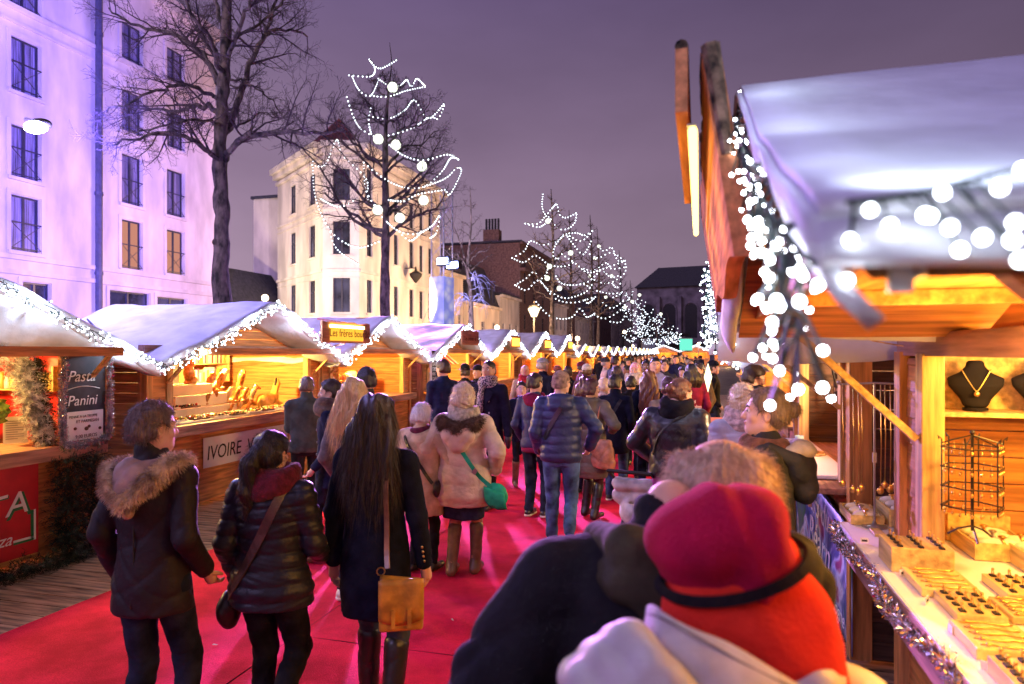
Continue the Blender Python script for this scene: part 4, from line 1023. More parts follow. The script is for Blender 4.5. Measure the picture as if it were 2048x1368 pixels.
# fir branches on the front of the pasta stall and down its corner
def fir(path, label, rad, per, m, seed, name='fir_garland', sz=.09, frost=None):
    rng = np.random.default_rng(seed); P = smooth_path([Vector(p) for p in path], 6); A = np.array([tuple(p) for p in P]); seg = np.linalg.norm(np.diff(A, axis=0), axis=1).sum(); n = int(per*seg)
    i = rng.integers(0, len(A)-1, n); t = rng.random((n, 1)); p = A[i]*(1-t)+A[i+1]*t; d = rng.normal(0, 1, (n, 3)); d[:, 2] -= .4; d /= np.linalg.norm(d, axis=1, keepdims=True)
    vs = []; qs = []; k = 0
    tw = p+d*rad*rng.uniform(.1, .9, (n, 1))                              # sprig bases
    for a, b in zip(tw, d):
        L = sz*rng.uniform(.7, 1.3); ax = b; s1 = np.cross(ax, rng.normal(0, 1, 3)); s1 /= np.linalg.norm(s1); s2 = np.cross(ax, s1)
        for j in range(9):
            u = j/9; th = rng.uniform(0, 6.28); o = a+ax*L*u; e = o+(s1*math.cos(th)+s2*math.sin(th))*L*.32+ax*L*.18; w = np.cross(e-o, ax); w /= np.linalg.norm(w)+1e-9; w *= .0035
            vs += [o-w, o+w, e+w*.4, e-w*.4]; qs.append((k, k+1, k+2, k+3)); k += 4
    return tag(npmesh(name, np.array(vs), np.array(qs), m, None, False), label, 'fir garland')
fir([(-5.99, 5.34, 1.02), (-6.0, 5.32, .5), (-5.98, 5.32, .15)], 'thick dark fir branches covering the corner of the pasta stall front', .19, 900, FIR, 5)
fir([(-5.99, 5.62, 1.05), (-6.0, 5.60, .5), (-5.97, 5.62, .12)], 'dark fir branches hanging down the end corner of the pasta stall', .16, 700, FIR, 6)
fir([(-5.9, 3.9, .1), (-5.9, 4.5, .08), (-5.88, 5.4, .06)], 'low fir branches lying along the foot of the pasta stall', .10, 500, FIR, 7)
fir([(-6.16, 4.92, 2.0), (-6.14, 5.02, 1.7), (-6.16, 5.10, 1.45), (-6.15, 5.22, 1.17)], 'frosted white and green fir garland round the opening of the pasta stall', .085, 1100, FIRP, 8)
fir([(-6.2, 5.12, 2.0), (-6.18, 5.18, 1.6), (-6.2, 5.26, 1.2)], 'green fir garland behind the frosted one in the pasta stall', .07, 800, FIR, 9)
fir([(-6.16, 3.6, 1.98), (-6.16, 4.2, 1.93), (-6.15, 4.78, 2.0)], 'frosted white garland across the top of the pasta stall opening', .06, 900, FIRP, 10)
r = thing('red_front_panel', 'glossy red panel with a large white A on the pasta stall front', 'panel', (-6.16, 3.0, .12)); MB().box(0, .012, 0, 2.13, 0, .88).build('panel', RED, r)
M_ = wallM((.016, 1.30, .42)) @ Matrix.Rotation(Rd(8), 4, 'Z'); GRN = mat('green_paint', (.01, .16, .05), .6)
text('lettering', 'PASTA', .30, wallM((.018, 2.02, .42)) @ Matrix.Rotation(Rd(4), 4, 'Z'), WHITE, r, .002, shear=.2, sx=1.1, align='RIGHT'); text('lettering_shadow', 'PASTA', .34, wallM((.0135, 2.06, .385)) @ Matrix.Rotation(Rd(4), 4, 'Z'), GRN, r, .001, shear=.2, sx=1.1, align='RIGHT')
text('lettering', 'Pizza', .16, wallM((.016, 1.86, .14)), WHITE, r, .001, shear=.4, align='RIGHT')
for a, b_, mm_ in ((0, .02, WHITE), (.022, .05, GRN)): MB().box(.013, .017, 2.10-b_, 2.10-a, .13, .42).box(.013, .017, 1.88, 2.10-b_, .13-a+.02, .13-a+.04).build('corner_stripe', mm_, r)
r = thing('satin_backdrop', 'draped red satin lining behind the pasta counter', 'drape', (-7.3, 5.74, 1.1)); mb = MB(); mb.grid(lambda u, v: (-1.05+2.1*u, .04*math.sin(u*30)*.6+.02*math.sin(v*9+u*6)-.03, .95*v), 60, 12); solid(mb.build('cloth', REDC, r, True), .004)
shelf('white shelf with jars and tins in the pasta stall', (-7.15, 5.45, 0), -PI/2, 1.6, 1, 1.66, .24, 'jars', 9, .2, itemgroup='jars and tins in the pasta stall', ilabel='jar or tin on the white shelf of the pasta stall')
r = thing('notice_sheet', 'white printed notice standing on the pasta counter', 'paper sign', (-6.62, 5.15, 1.135), Rd(-30)); MB().box(0, .004, 0, .2, 0, .27).build('sheet', WHITE, r)
mb = MB(); 
for k in range(9): mb.box(.004, .0052, .02, .17-.05*(k % 3 == 2), .22-.022*k, .228-.022*k)
mb.build('printed_lines', mat('print_grey', (.35, .36, .42), .8), r)
r = thing('cabbage', 'leafy green cabbage hanging at the left in the pasta stall', 'vegetable', (-6.50, 4.98, 1.48)); f = Fld(); f.ell((0, 0, 0), (.12, .12, .13)); f.post = lambda X, Y, Z: .02*np.sin(30*X+4*np.sin(30*Z))*np.sin(28*Y+3); V, Q = f.mesh(.012); npmesh('leaves', V, Q, mat('leaf_green', (.16, .34, .06), .6, var=.4, scale=18), r)
prim('wall_notice', MB().box(-6.9, -6.45, 6.60, 6.612, 1.86, 2.02), WHITE, 'white notice pinned to the side wall of the carved animal chalet', 'paper sign')
# --- carved animal chalet
r = thing('ivory_banner', 'white banner reading IVOIRE VEGETAL below the carved animals', 'banner', (-6.345, 7.62, .50)); o = MB().grid(lambda u, v: (.008+.008*math.sin(u*9), 1.9*u, .40*v), 14, 3).build('sheet', WHITE, r); solid(o, .004)
text('lettering', 'IVOIRE  VÉGÉTAL', .27, wallM((.022, .05, .10)), INK, r, .001, shear=.15, sx=.86)
CARV = mat('carved_wood', (.48, .20, .05), .25, var=.25, scale=14, bump=.3, bscale=30, clear=.5); CARL = mat('carved_ivory', (.80, .62, .34), .3, var=.2, scale=14, clear=.4)
r = thing('display_cloth', 'white stepped cloth covered risers on the carved animal counter', 'display steps', (-6.55, 8.5, 1.13)); mb = MB()
mb.box(-.35, .30, -1.4, 1.3, 0, .03).box(-.42, -.05, -1.4, .15, .03, .16).box(-.55, -.16, -.95, .1, .16, .32).box(-.65, -.27, -1.0, -.1, .32, .46); bev(mb.build('steps', [mat('cloth_cream', (.85, .78, .62), .9, var=.03)], r), .01)
def figure(kind, x, y, z, s, label, rz=0, m=None, group=None):
    f = Fld(); v = .012 if s > .8 else .011
    if kind == 'owl':
        f.ell((0, 0, .16), (.085, .075, .15), .03).ell((0, .01, .31), (.075, .07, .065), .02).cone((-.05, .0, .36), (-.055, 0, .385), .016, .006, .015).cone((.05, .0, .36), (.055, 0, .385), .016, .006, .015)
        f.ell((-.028, .07, .325), (.02, .012, .02), .008, 's').ell((.028, .07, .325), (.02, .012, .02), .008, 's').cone((0, .075, .31), (0, .085, .295), .01, .005, .006).ell((0, 0, .02), (.09, .08, .03), .02)
        f.ell((-.082, -.01, .17), (.022, .055, .12), .012).ell((.082, -.01, .17), (.022, .055, .12), .012)
    elif kind == 'bird':
        f.cone((0, -.02, .05), (0, .03, .20), .035, .055, .03).ell((0, .06, .26), (.040, .045, .042), .02).cone((0, .09, .26), (0, .13, .235), .016, .006, .01).cone((0, -.05, .10), (0, -.12, .02), .03, .012, .02).ell((0, 0, .015), (.06, .06, .02), .02)
    elif kind == 'horse':
        f.chain([(0, -.16, .11), (0, 0, .10), (0, .14, .12)], [.075, .07, .07], .04).chain([(0, .16, .14), (0, .24, .27), (0, .26, .33)], [.055, .036, .032], .03).cone((0, .26, .33), (0, .34, .29), .030, .020, .02)
        for s_ in (-1, 1): f.cone((s_*.014, .245, .36), (s_*.016, .24, .40), .010, .004, .01).chain([(s_*.05, .14, .07), (s_*.06, .26, .03), (s_*.05, .17, .015)], [.028, .018, .014], .015).chain([(s_*.05, -.16, .07), (s_*.08, -.05, .03), (s_*.06, -.14, .015)], [.036, .02, .014], .015)
        f.chain([(0, -.23, .13), (0, -.28, .07), (.03, -.25, .02)], [.02, .018, .01], .02)
    r = thing('carved_'+kind, label, 'carved '+kind, (x, y, z), rz, group, s); V, Q = f.mesh(v); npmesh('figure', V, Q, m or CARV, r)
    if kind == 'horse': MB().tube([(0, .20, .25), (0, .215, .32), (0, .235, .375)], [.014, .018, .012], 6).build('mane', INK, r, True)
    if kind == 'owl': MB().sph((-.028, .066, .325), .012, 8, 6).sph((.028, .066, .325), .012, 8, 6).build('eyes', INK, r, True)
    return r
zc = 1.13
figure('owl', -7.0, 8.13, zc+.46, .95, 'tall carved owl, largest of the wooden animals', Rd(-60))
g = random.Random(8)
for i, (y, x, z, s) in enumerate(((8.30, -6.95, .33, .8), (8.62, -6.95, .33, .95), (8.85, -6.95, .33, .95), (8.98, -7.02, .36, 1.), (9.28, -6.9, .33, 1.05), (8.5, -6.75, .17, .7), (8.75, -6.72, .17, .75), (8.95, -6.72, .17, .65), (9.12, -6.72, .17, .7), (9.3, -6.72, .17, .6), (8.3, -6.72, .17, .55), (8.6, -6.55, .04, .45), (8.8, -6.55, .04, .5), (9.0, -6.55, .04, .45))):
    figure('bird', x, y-.15, zc+z if y < 8.7 or z > .3 else zc+z, s, 'carved brown wooden bird standing on the white steps', Rd(g.uniform(-120, -30)), CARV if i % 3 else CARL, 'carved birds on the white steps')
figure('horse', -6.75, 9.62, zc+.01, 1.25, 'pale golden carved horse lying at the right of the counter', Rd(10), mat('carved_gold', (.72, .42, .10), .25, var=.15, clear=.5))
figure('horse', -6.95, 9.22, zc+.05, .95, 'reddish carved horse behind the pale golden one', Rd(-20))
BC = [mat('bead%d' % i, c, .25, var=.1) for i, c in enumerate([(.5, .03, .02), (.03, .02, .02), (.1, .3, .05), (.7, .6, .4), (.12, .05, .03), (.75, .4, .05)])]
for i, (y, x, w, l) in enumerate(((7.2, -6.42, .3, .3), (7.55, -6.40, .34, .3), (7.9, -6.38, .34, .3), (8.25, -6.36, .34, .3), (8.6, -6.35, .34, .3), (8.95, -6.38, .34, .3), (9.3, -6.42, .34, .3), (9.65, -6.40, .3, .3), (7.35, -6.72, .3, .4), (7.75, -6.72, .3, .35))):
    r = thing('bead_tray', 'tray of coloured beads and bracelets along the counter edge of the carved animal chalet', 'bead tray', (x, y, zc+.03+(.13 if x < -6.6 else 0)), 0, 'bead trays on the carved animal counter')
    MB().box(-w/2+.06, w/2-.06, -l/2, l/2, 0, .02).build('tray', WDZ if i % 2 else mat('cloth_cream', (.85, .78, .62), .9), r)
    mb = MB(); g = random.Random(i)
    for k in range(60): mb.sph((g.uniform(-w/2+.07, w/2-.07), g.uniform(-l/2+.02, l/2-.02), .028+g.random()*.012), g.uniform(.010, .018), 6, 4, g.randrange(6))
    mb.build('beads', BC, r, True)
r = thing('dark_backcloth', 'dark grey cloth hung at the back of the carved animal chalet', 'drape', (-8.1, 7.4, 1.2)); solid(MB().grid(lambda u, v: (.02*math.sin(u*20), 1.75*u, .85*v), 30, 3).build('cloth', mat('cloth_greyback', (.06, .055, .07), .9), r, True), .004)
shelf('pine cupboard with upright books at the back of the carved animal chalet', (-7.9, 9.7, 0), 0, .9, 2, 1.55, .3, 'books', 12, .25, itemgroup='books at the back of the carved animal chalet', ilabel='upright book on the pine cupboard behind the carved animals')
# --- jar chalet, red awning chalet, others
for k, (dy, z0, rows, w) in enumerate(((-1.0, 1.16, 5, 1.0), (.0, 1.16, 3, .8), (.85, 1.3, 2, .6))):
    shelf(('tall rack of gold capped jars at the near side of the jar chalet', 'low rack of jars in the middle of the jar chalet', 'small rack of jars at the far side of the jar chalet')[k], (-6.8-.1*k, 12.45+dy, 0), 0, w, rows, z0, .16, 'jars', 20+k, .2, itemgroup='jars in the jar chalet', ilabel='small amber jar in the jar chalet')
r = thing('striped_awning', 'red and white striped awning inside the fourth chalet', 'awning', (-6.6, 15.4, 1.7)); mb = MB()
for k in range(12): mb.grid(lambda u, v: (.35*v, .16*(k+u), .30-.28*v), 1, 2, k % 2 if k > 7 else 0)
solid(mb.build('canvas', [RED, WHITE], r), .004); MB().box(-.1, -.08, 0, 1.9, -.1, .32).build('valance', RED, r)
r = thing('menu_board', 'tall black board with white writing hanging between the third and fourth chalets', 'menu board', (-6.0, 14.72, 1.35)); MB().box(-.02, .02, 0, .42, 0, .72).build('board', INK, r); MB().box(-.022, .024, -.02, 0, -.02, .74).box(-.022, .024, .42, .44, -.02, .74).build('frame', WHITE, r)
for k, w_ in enumerate(('MENU', 'CROQUE', 'GAUFRE', 'CREPE', 'VIN', 'CAFE 2')): text('lettering', w_, .115, wallM((.022, .03, .60-.115*k)), WHITE, r, .001, sx=1.0)
r = thing('orange_front_panel', 'orange panel with dark writing on the front of the fourth chalet', 'panel', (-6.34, 15.3, .12)); MB().box(0, .01, 0, 3.0, 0, .85).build('panel', mat('orange_panel', (.75, .14, .03), .5), r); text('lettering', 'Gaufre Liège', .40, wallM((.013, .30, .42)), INK, r, .001)
for k in range(5):
    r = thing('drinks_dispenser', 'glass drinks dispenser with warm light on the counter of the fourth chalet', 'dispenser', (-6.55, 15.5+.36*k, 1.13), 0, 'glass dispensers on the fourth chalet counter')
    MB().lathe([(.09, .06), (.09, .36)], 14).build('tank', mat('amber_glass', (.75, .45, .15), .15, var=.1), r, True); MB().lathe([(.10, 0), (.10, .06)], 14).build('base', METAL, r, True); MB().lathe([(.10, .36), (.09, .39), (.02, .41)], 14).build('lid', METAL, r, True)
for k, yc in enumerate((21.35, 26.2, 31.1)): shelf(('shelf of goods in the fifth chalet', 'shelf of books in the sixth chalet', 'shelf of goods in the seventh chalet')[k], (-7.0, yc, 0), 0, 1.9, 2, 1.16, .34, 'jars', 30+k, .25, itemgroup='small goods in the distant chalets', ilabel='small packet on a shelf in a distant chalet')
# wire chair / goods beyond the right stalls
r = thing('white_star_lamp', 'white paper star lantern glowing beside the right hand stalls', 'lantern', (.10, 9.2, 1.72)); mb = MB()
for k in range(7):
    a = k*2*PI/7+.2; mb.add([(0, .16*math.cos(a), .20*math.sin(a)), (0, .05*math.cos(a+.45), .06*math.sin(a+.45)), (0, .05*math.cos(a-.45), .06*math.sin(a-.45)), (.05, 0, 0), (-.05, 0, 0)], [(0, 1, 3), (0, 3, 2), (0, 4, 1), (0, 2, 4)])
mb.build('star', [emis('paper_star', (1., .85, .5), 2.4)], r)
for k in range(3): 
    o = thing('display_box', ('lower', 'middle', 'upper')[k]+' crate of the red and white stack beside the right hand stalls', 'crate', (.35, 10.2, .75+k*.17-.17)); bev(MB().box(-.3, .3, -.35, .35, 0, .155).build('crate', mat('pinkcrate', (.6, .2, .16), .7), o), .01)
prim('crate_table', MB().box(.0, .7, 9.8, 10.6, .52, .575).box(.03, .08, 9.85, 9.9, 0, .52).box(.6, .65, 9.85, 9.9, 0, .52).box(.03, .08, 10.5, 10.55, 0, .52).box(.6, .65, 10.5, 10.55, 0, .52), WHITE, 'low white table under the red and white crates', 'table')
# ================= ground, buildings, trees
GM = mat('paving', (.07, .06, .065), .7, var=.3, scale=1.2, bump=.4, bscale=8)
o = MB().add([(-400, -60, -.13), (400, -60, -.13), (400, 700, -.13), (-400, 700, -.13)], [(0, 1, 2, 3)]).build('ground', GM); struct(o)
DK = mat('deck_boards', (.34, .23, .16), .55, var=.4, scale=2.2, stretch=(1, 9, 1), bump=.5, bscale=6, detail=8)
def deck(x0, x1, y0, y1):
    mb = MB(); g = random.Random(4); y = y0
    while y < y1:
        w = .175; mb.box(x0, x1, y, y+w, -.04, .002+g.uniform(-.0015, .0015)); y += w+.016
    mb.box(x0, x1, y0, y1, -.12, -.06); return struct(mb.build('deck', DK))
deck(-6.9, -4.84, .5, 33.5); deck(-.72, 1.3, -.5, 33.5)
m = bpy.data.materials.new('carpet'); m.use_nodes = True; nt = m.node_tree; b = nt.nodes['Principled BSDF']; b.inputs['Roughness'].default_value = .97; b.inputs['Specular IOR Level'].default_value = .15
tc = nd(nt, 'ShaderNodeTexCoord'); n1 = nd(nt, 'ShaderNodeTexNoise'); n1.inputs['Scale'].default_value = 1.5; n1.inputs['Detail'].default_value = 10; n1.inputs['Roughness'].default_value = .62
n2 = nd(nt, 'ShaderNodeTexNoise'); n2.inputs['Scale'].default_value = 130; n2.inputs['Detail'].default_value = 2
mx = nd(nt, 'ShaderNodeMix', data_type='RGBA'); mx.inputs[6].default_value = (.42, .004, .036, 1); mx.inputs[7].default_value = (.82, .018, .095, 1)
ad = nd(nt, 'ShaderNodeMath', operation='MULTIPLY_ADD'); ad.inputs[1].default_value = .45
L = nt.links.new; L(tc.outputs['Object'], n1.inputs['Vector']); L(tc.outputs['Object'], n2.inputs['Vector']); L(n2.outputs[0], ad.inputs[0]); L(n1.outputs[0], ad.inputs[2])
mr = nd(nt, 'ShaderNodeMapRange'); mr.inputs[1].default_value = .58; mr.inputs[2].default_value = .86; L(ad.outputs[0], mr.inputs[0]); L(mr.outputs[0], mx.inputs[0]); L(mx.outputs[2], b.inputs['Base Color'])
bp = nd(nt, 'ShaderNodeBump'); bp.inputs['Strength'].default_value = .5; bp.inputs['Distance'].default_value = .008; L(n2.outputs[0], bp.inputs['Height']); L(bp.outputs[0], b.inputs['Normal'])
mb = MB(); g = random.Random(6)
for k, (xa, xb) in enumerate(((-4.86, -2.80), (-2.797, -.70))):
    y = -1.5
    while y < 60:
        y2 = y+g.uniform(5, 8)
        mb.grid(lambda u, v: (xa+(xb-xa)*u+.006*math.sin(v*7), y+(y2-y-.006)*v, .008+.0035*math.sin(u*5+v*19+k)*math.sin(u*9-v*5)), 12, 24); y = y2
o = mb.build('red_carpet', m, None, True); tag(o, 'long red carpet laid down the middle of the market lane', 'carpet')
g = random.Random(12)
SCR = mat('litter_white', (.7, .68, .66), .8)
for i, (px, py) in enumerate(((100, 1118), (1008, 1178), (660, 1010), (995, 1010), (430, 1290), (905, 1240), (1040, 1165))):
    d = F*(H-.014)/(py-HY); x, y = cw((px-CX)/F*d, d); mb = MB(); mb.add([(-.02, -.004, 0), (.018, -.006, .003), (.02, .006, .001), (-.015, .007, .004)], [(0, 1, 2, 3)]); o = mb.build('paper_scrap', SCR); solid(o, .001); o.location = (x, y, .016); o.rotation_euler = (0, 0, g.random()*6)
    tag(o, 'tiny white paper scrap lying on the red carpet', 'litter', 'paper scraps on the carpet')
# ---- facades
STONE = mat('stone_pale', (.64, .55, .55), .85, var=.16, scale=.9, stretch=(1, 1, .35), bump=.35, bscale=30, detail=8)
PLAST = mat('stucco_cream', (.70, .60, .48), .85, var=.14, scale=.9, stretch=(1, 1, .35), bump=.15, bscale=30, detail=8)
PLASW = mat('stucco_white', (.72, .65, .58), .85, var=.14, scale=.9, stretch=(1, 1, .35), bump=.15, bscale=30, detail=8)
BRK = mat('brick_brown', (.20, .11, .09), .9, var=.2, scale=5, bump=.5, bscale=30)
SLATE = mat('roof_slate', (.035, .033, .045), .6, var=.3, scale=5, bump=.4, bscale=20)
REDR = mat('roof_red', (.16, .03, .03), .7, var=.3, scale=8, bump=.4, bscale=20)
WFR = mat('window_frame_dark', (.030, .028, .045), .4, var=.1); WFL = mat('window_frame_light', (.5, .46, .44), .5, var=.1)
GLASS = mat('window_glass', (.05, .055, .09), .06, var=.5, scale=.8, spec=.9, bump=.03, bscale=3)
CURT = mat('curtain', (.34, .29, .33), .9, var=.25, scale=5, stretch=(8, 8, .3)); CURG = mat('curtained_glass', (.20, .18, .30), .35, var=.45, scale=3, stretch=(1, 14, .25), clear=.8, spec=.6)
GLIT = emis('window_warm', (.62, .26, .19), .75)
def hit(px, O, dr):
    r = (px-CX)/F; rx, ry = cs*r-sn, sn*r+cs; det = dr[0]*(-ry)+dr[1]*rx
    u = (-O[0]*(-ry)-O[1]*rx)/det; x, y = O[0]+u*dr[0], O[1]+u*dr[1]; return u, dep(x, y)
class Fac:
    def __init__(s, root, O, ang, L, z0, z1, mw, th=.45):
        s.root = root; s.O = O; s.ang = ang; s.L = L; s.z0 = z0; s.z1 = z1; s.mw = mw; s.w = []; s.M = Matrix.Translation((O[0]-root.location.x, O[1]-root.location.y, 0)) @ Matrix.Rotation(ang, 4, 'Z'); s.dr = (-math.sin(ang), math.cos(ang)); s.th = th
    def pxw(s, x0, x1, y0, y1, kind='plain'):
        u0, d0 = hit(x0, s.O, s.dr); u1, d1 = hit(x1, s.O, s.dr); d = (d0+d1)/2; s.w.append((u0, u1, H-(y1-HY)*d/F, H-(y0-HY)*d/F, kind)); return s
    def zpx(s, px, py): u, d = hit(px, s.O, s.dr); return H-(py-HY)*d/F
    def win(s, u0, u1, z0, z1, kind='plain'): s.w.append((u0, u1, z0, z1, kind)); return s
    def put(s, mb, name, m, parent=None, sm=False):
        mb.v = [tuple(s.M @ Vector(p)) for p in mb.v]; return mb.build(name, m, parent or s.root, sm)
    def done(s, frame=None, rail=True, surround=0., sill=True):
        us = sorted({0, s.L, *[round(q, 4) for w in s.w for q in w[:2]]}); zs = sorted({s.z0, s.z1, *[round(q, 4) for w in s.w for q in w[2:4]]}); mb = MB(); D = s.th
        for i in range(len(us)-1):
            for j in range(len(zs)-1):
                uc, zc_ = (us[i]+us[i+1])/2, (zs[j]+zs[j+1])/2
                if any(w[0] < uc < w[1] and w[2] < zc_ < w[3] for w in s.w): continue
                mb.add([(0, us[i], zs[j]), (0, us[i+1], zs[j]), (0, us[i+1], zs[j+1]), (0, us[i], zs[j+1])], [(0, 1, 2, 3)])
        for a, b_, c, d_, k in s.w:
            q = .24; mb.add([(0, a, c), (0, b_, c), (0, b_, d_), (0, a, d_), (-q, a, c), (-q, b_, c), (-q, b_, d_), (-q, a, d_)], [(0, 4, 5, 1), (1, 5, 6, 2), (2, 6, 7, 3), (3, 7, 4, 0)])
        s.put(mb, 'wall', s.mw)
        for a, b_, c, d_, k in s.w:
            fr = MB(); t = .055; x = -.16
            fr.box(x, x+.06, a, a+t, c, d_).box(x, x+.06, b_-t, b_, c, d_).box(x, x+.06, a+t, b_-t, c, c+t).box(x, x+.06, a+t, b_-t, d_-t, d_)
            if b_-a > .55: fr.box(x, x+.055, (a+b_)/2-.04, (a+b_)/2+.04, c+t, d_-t)
            if k == 'sash' or b_-a <= .55: fr.box(x, x+.055, a+t, b_-t, c+(d_-c)*.64, c+(d_-c)*.64+.06)
            w_ = s.put(fr, 'window', frame or WFR)
            pn = MB().add([(x+.01, a, c), (x+.01, b_, c), (x+.01, b_, d_), (x+.01, a, d_)], [(0, 1, 2, 3)])
            s.put(pn, 'pane', GLIT if k == 'lit' else CURG if k == 'fr' else GLASS, w_)
            if k in ('fr', 'plainc') :
                cu = MB().grid(lambda u, v: (x-.035, a+(b_-a)*(.04+.92*u), c+(d_-c)*v), 2, 1)
            if rail and k in ('fr', 'lit'):
                rl = MB().box(.02, .045, a-.05, b_+.05, c+.92, c+.96).box(.02, .045, a-.05, b_+.05, c+.06, c+.09).bar((.03, a, c+.08), (.03, b_, c+.92), .016, .016).bar((.03, b_, c+.08), (.03, a, c+.92), .016, .016)
                rl.box(-.16, .03, a-.06, a-.035, c+.90, c+.96).box(-.16, .03, b_+.035, b_+.06, c+.90, c+.96)
                s.put(rl, 'railing', WFR, w_)
            if sill:
                s.put(MB().box(.003, .10, a-.14, b_+.14, c-.14, c-.03), 'sill', s.mw, w_)
            if surround:
                q = surround; s.put(MB().box(.002, .05, a-q, a-.03, c-.02, d_+q).box(.002, .05, b_+.03, b_+q, c-.02, d_+q).box(.002, .05, a-.03, b_+.03, d_+.03, d_+q), 'surround', s.mw, w_)
    def band(s, z, h, out, name='cornice', m=None, u0=None, u1=None):
        s.put(MB().box(.003, out, 0 if u0 is None else u0, s.L if u1 is None else u1, z, z+h), name, m or s.mw)
# left apartment building
rt = thing('apartment_building', 'large pale stone apartment building with french windows on the left', 'building', (-22, 8, 0))
O = (-22., 2.); Lf = yof(430, -22)-2.
fc = Fac(rt, O, 0, Lf, -.1, 17.0, STONE)
for x0, x1, rows in ((22, 80, ((82, 188), (256, 357), (394, 503))), (243, 283, ((50, 125), (184, 266), (312, 409), (442, 538))), (333, 367, ((100, 166), (224, 298), (342, 432), (462, 548)))):
    for k, (a, b_) in enumerate(rows): fc.pxw(x0, x1, a, b_, 'lit' if k == 3 and x0 > 200 else 'fr')
fc.pxw(16, 80, -60, 22, 'fr'); fc.pxw(45, 100, 566, 640); fc.pxw(219, 298, 584, 640); fc.pxw(314, 372, 596, 640)
fc.done(surround=.16)
for px, py, h in ((263, 538+12, .16), (263, 575, .16), (150, 79, .14), (150, 105, .10), (20, 245, .0)):
    if h: fc.band(fc.zpx(px, py), h, .12 if h > .12 else .07)
fc.band(16.6, .5, .35); 
Mr = MB(); Mr.box(-12, -.6, 0, Lf, 16.9, 17.1); fc.put(Mr, 'roof', SLATE)
fc.put(MB().box(-12, 0, Lf, Lf+.02, -.1, 17.0), 'wall', STONE)
fc.put(MB().box(-4, -1.2, Lf-11.5, Lf-9.6, 17.1, 19.5), 'dormer', STONE)
u, _ = hit(191, O, (0, 1)); fc.put(MB().tube([(.16, u, 0), (.16, u, 17)], .12, 8), 'drainpipe', mat('pipe_blue', (.06, .06, .12), .5))
for zz in (5.0, 8., 11., 14.): fc.put(MB().lathe([(.15, -.06), (.15, .06)], 10, 0, Matrix.Translation((.16, u, zz))), 'pipe_bracket', MATS['pipe_blue'])
for k in range(1):
    prim('street_light_bracket', MB().box(-21.85, -21.3, 14.2, 14.6, 5.4, 5.5), INK, 'small dark bracket on the apartment wall', 'bracket')
# dark roofed block and low block between
def gable_house(label, x0, x1, y0, y1, zw, zr, mw, mr, sky=0):
    r = thing('house', label, 'house', ((x0+x1)/2, (y0+y1)/2, 0)); cx, cy = (x0+x1)/2, (y0+y1)/2; a, b_ = (x1-x0)/2, (y1-y0)/2
    MB().box(-a, a, -b_, b_, -.12, zw).build('wall', mw, r)
    MB().prism([(-a-.2, zw), (a+.2, zw), (0, zr)], -b_-.2, b_+.2, 1).build('roof', mr, r)
    return r
x, y = cw((485-CX)/F*44, 44); r = gable_house('dark roofed house with lit skylights between the pale buildings', x-1.5, x+1.3, y-3, y+3, 5., 7.3, SLATE, SLATE)
for k in (-.5, .0, .4): MB().box(k-.12, k+.12, -3.26, -3.24, 5.9, 6.25).build('skylight', GLIT, r)
x, y = cw((535-CX)/F*50, 50); r = thing('house', 'plain cream block with a flat roof beside the corner building', 'house', (x, y, 0)); MB().box(-.45, 1.7, -1, 2, -.12, 13.0).build('wall', PLAST, r); MB().box(-.6, 1.8, -1.15, 2.1, 13.0, 13.2).build('roof', SLATE, r)
# corner building
P0 = (-21.0, 35.1); P1 = (-19.0, 35.7); P2 = (P0[0]-.794*7.9, P0[1]+.608*7.9); ZT = 13.9
rt = thing('corner_building', 'cream three storey corner building with chamfered corner and red roof', 'building', (-20, 36, 0))
fr_ = Fac(rt, (-19.0, 35.7), 0, yof(882, -19)-35.7, -.12, ZT, PLASW)
for x0, x1, rows in ((734, 745, ((338, 400), (449, 513), (559, 626))), (788, 797, ((399, 448), (469, 530), (573, 632))), (819, 828, ((409, 458), (484, 536), (579, 634))), (839, 847, ((415, 462), (491, 544), (583, 638))), (857, 864, ((420, 464), (497, 548), (587, 640)))):
    for a, b_ in rows: fr_.pxw(x0, x1, a, b_, 'sash')
fr_.done(rail=False)
fch = Fac(rt, P0, math.atan2(-.957, .287), 2.09, -.12, ZT, PLASW)
for a, b_ in ((337, 400), (442, 508), (555, 624)): fch.pxw(666, 700, a, b_, 'plainc')
fch.done(rail=False)
fl = Fac(rt, P2, math.atan2(-.794, -.608), 7.9, -.12, ZT, PLAST)
for x0, x1, rows in ((580, 591, ((371, 428), (466, 528), (571, 624))), (618, 630, ((349, 411), (451, 515), (562, 626)))):
    for a, b_ in rows: fl.pxw(x0, x1, a, b_, 'sash')
fl.done(rail=False)
for f_, e in ((fr_, 0), (fch, 0), (fl, 0)):
    for z, h, o_ in ((ZT-.15, .35, .55), (ZT-.45, .30, .35), (ZT-.8, .18, .16), (10.25, .14, .08), (9.9, .08, .05), (6.65, .16, .10), (6.3, .08, .05), (3.4, .2, .12)): f_.band(z, h, o_)
poly = [P2, P0, P1, (-19.0, 48.0), (-27, 48.0)]
mb = MB(); mb.prism([(p[0]+20, p[1]-36) for p in poly], ZT+.18, ZT+.24, 2); mb.build('roof', SLATE, rt)
mb = MB(); mb.add([(-1.0+P0[0]+20-.6, .3+P0[1]-36+.4, ZT+.2), (P1[0]+20-.2, P1[1]-36+.35, ZT+.2), (P1[0]+20-.6, P1[1]-36+3., ZT+.2), (P0[0]+20-2.4, P0[1]-36+2.6, ZT+.2), (-1.1, 1.1, ZT+2.3)], [(0, 1, 4), (1, 2, 4), (2, 3, 4), (3, 0, 4)]); mb.build('turret_roof', REDR, rt)
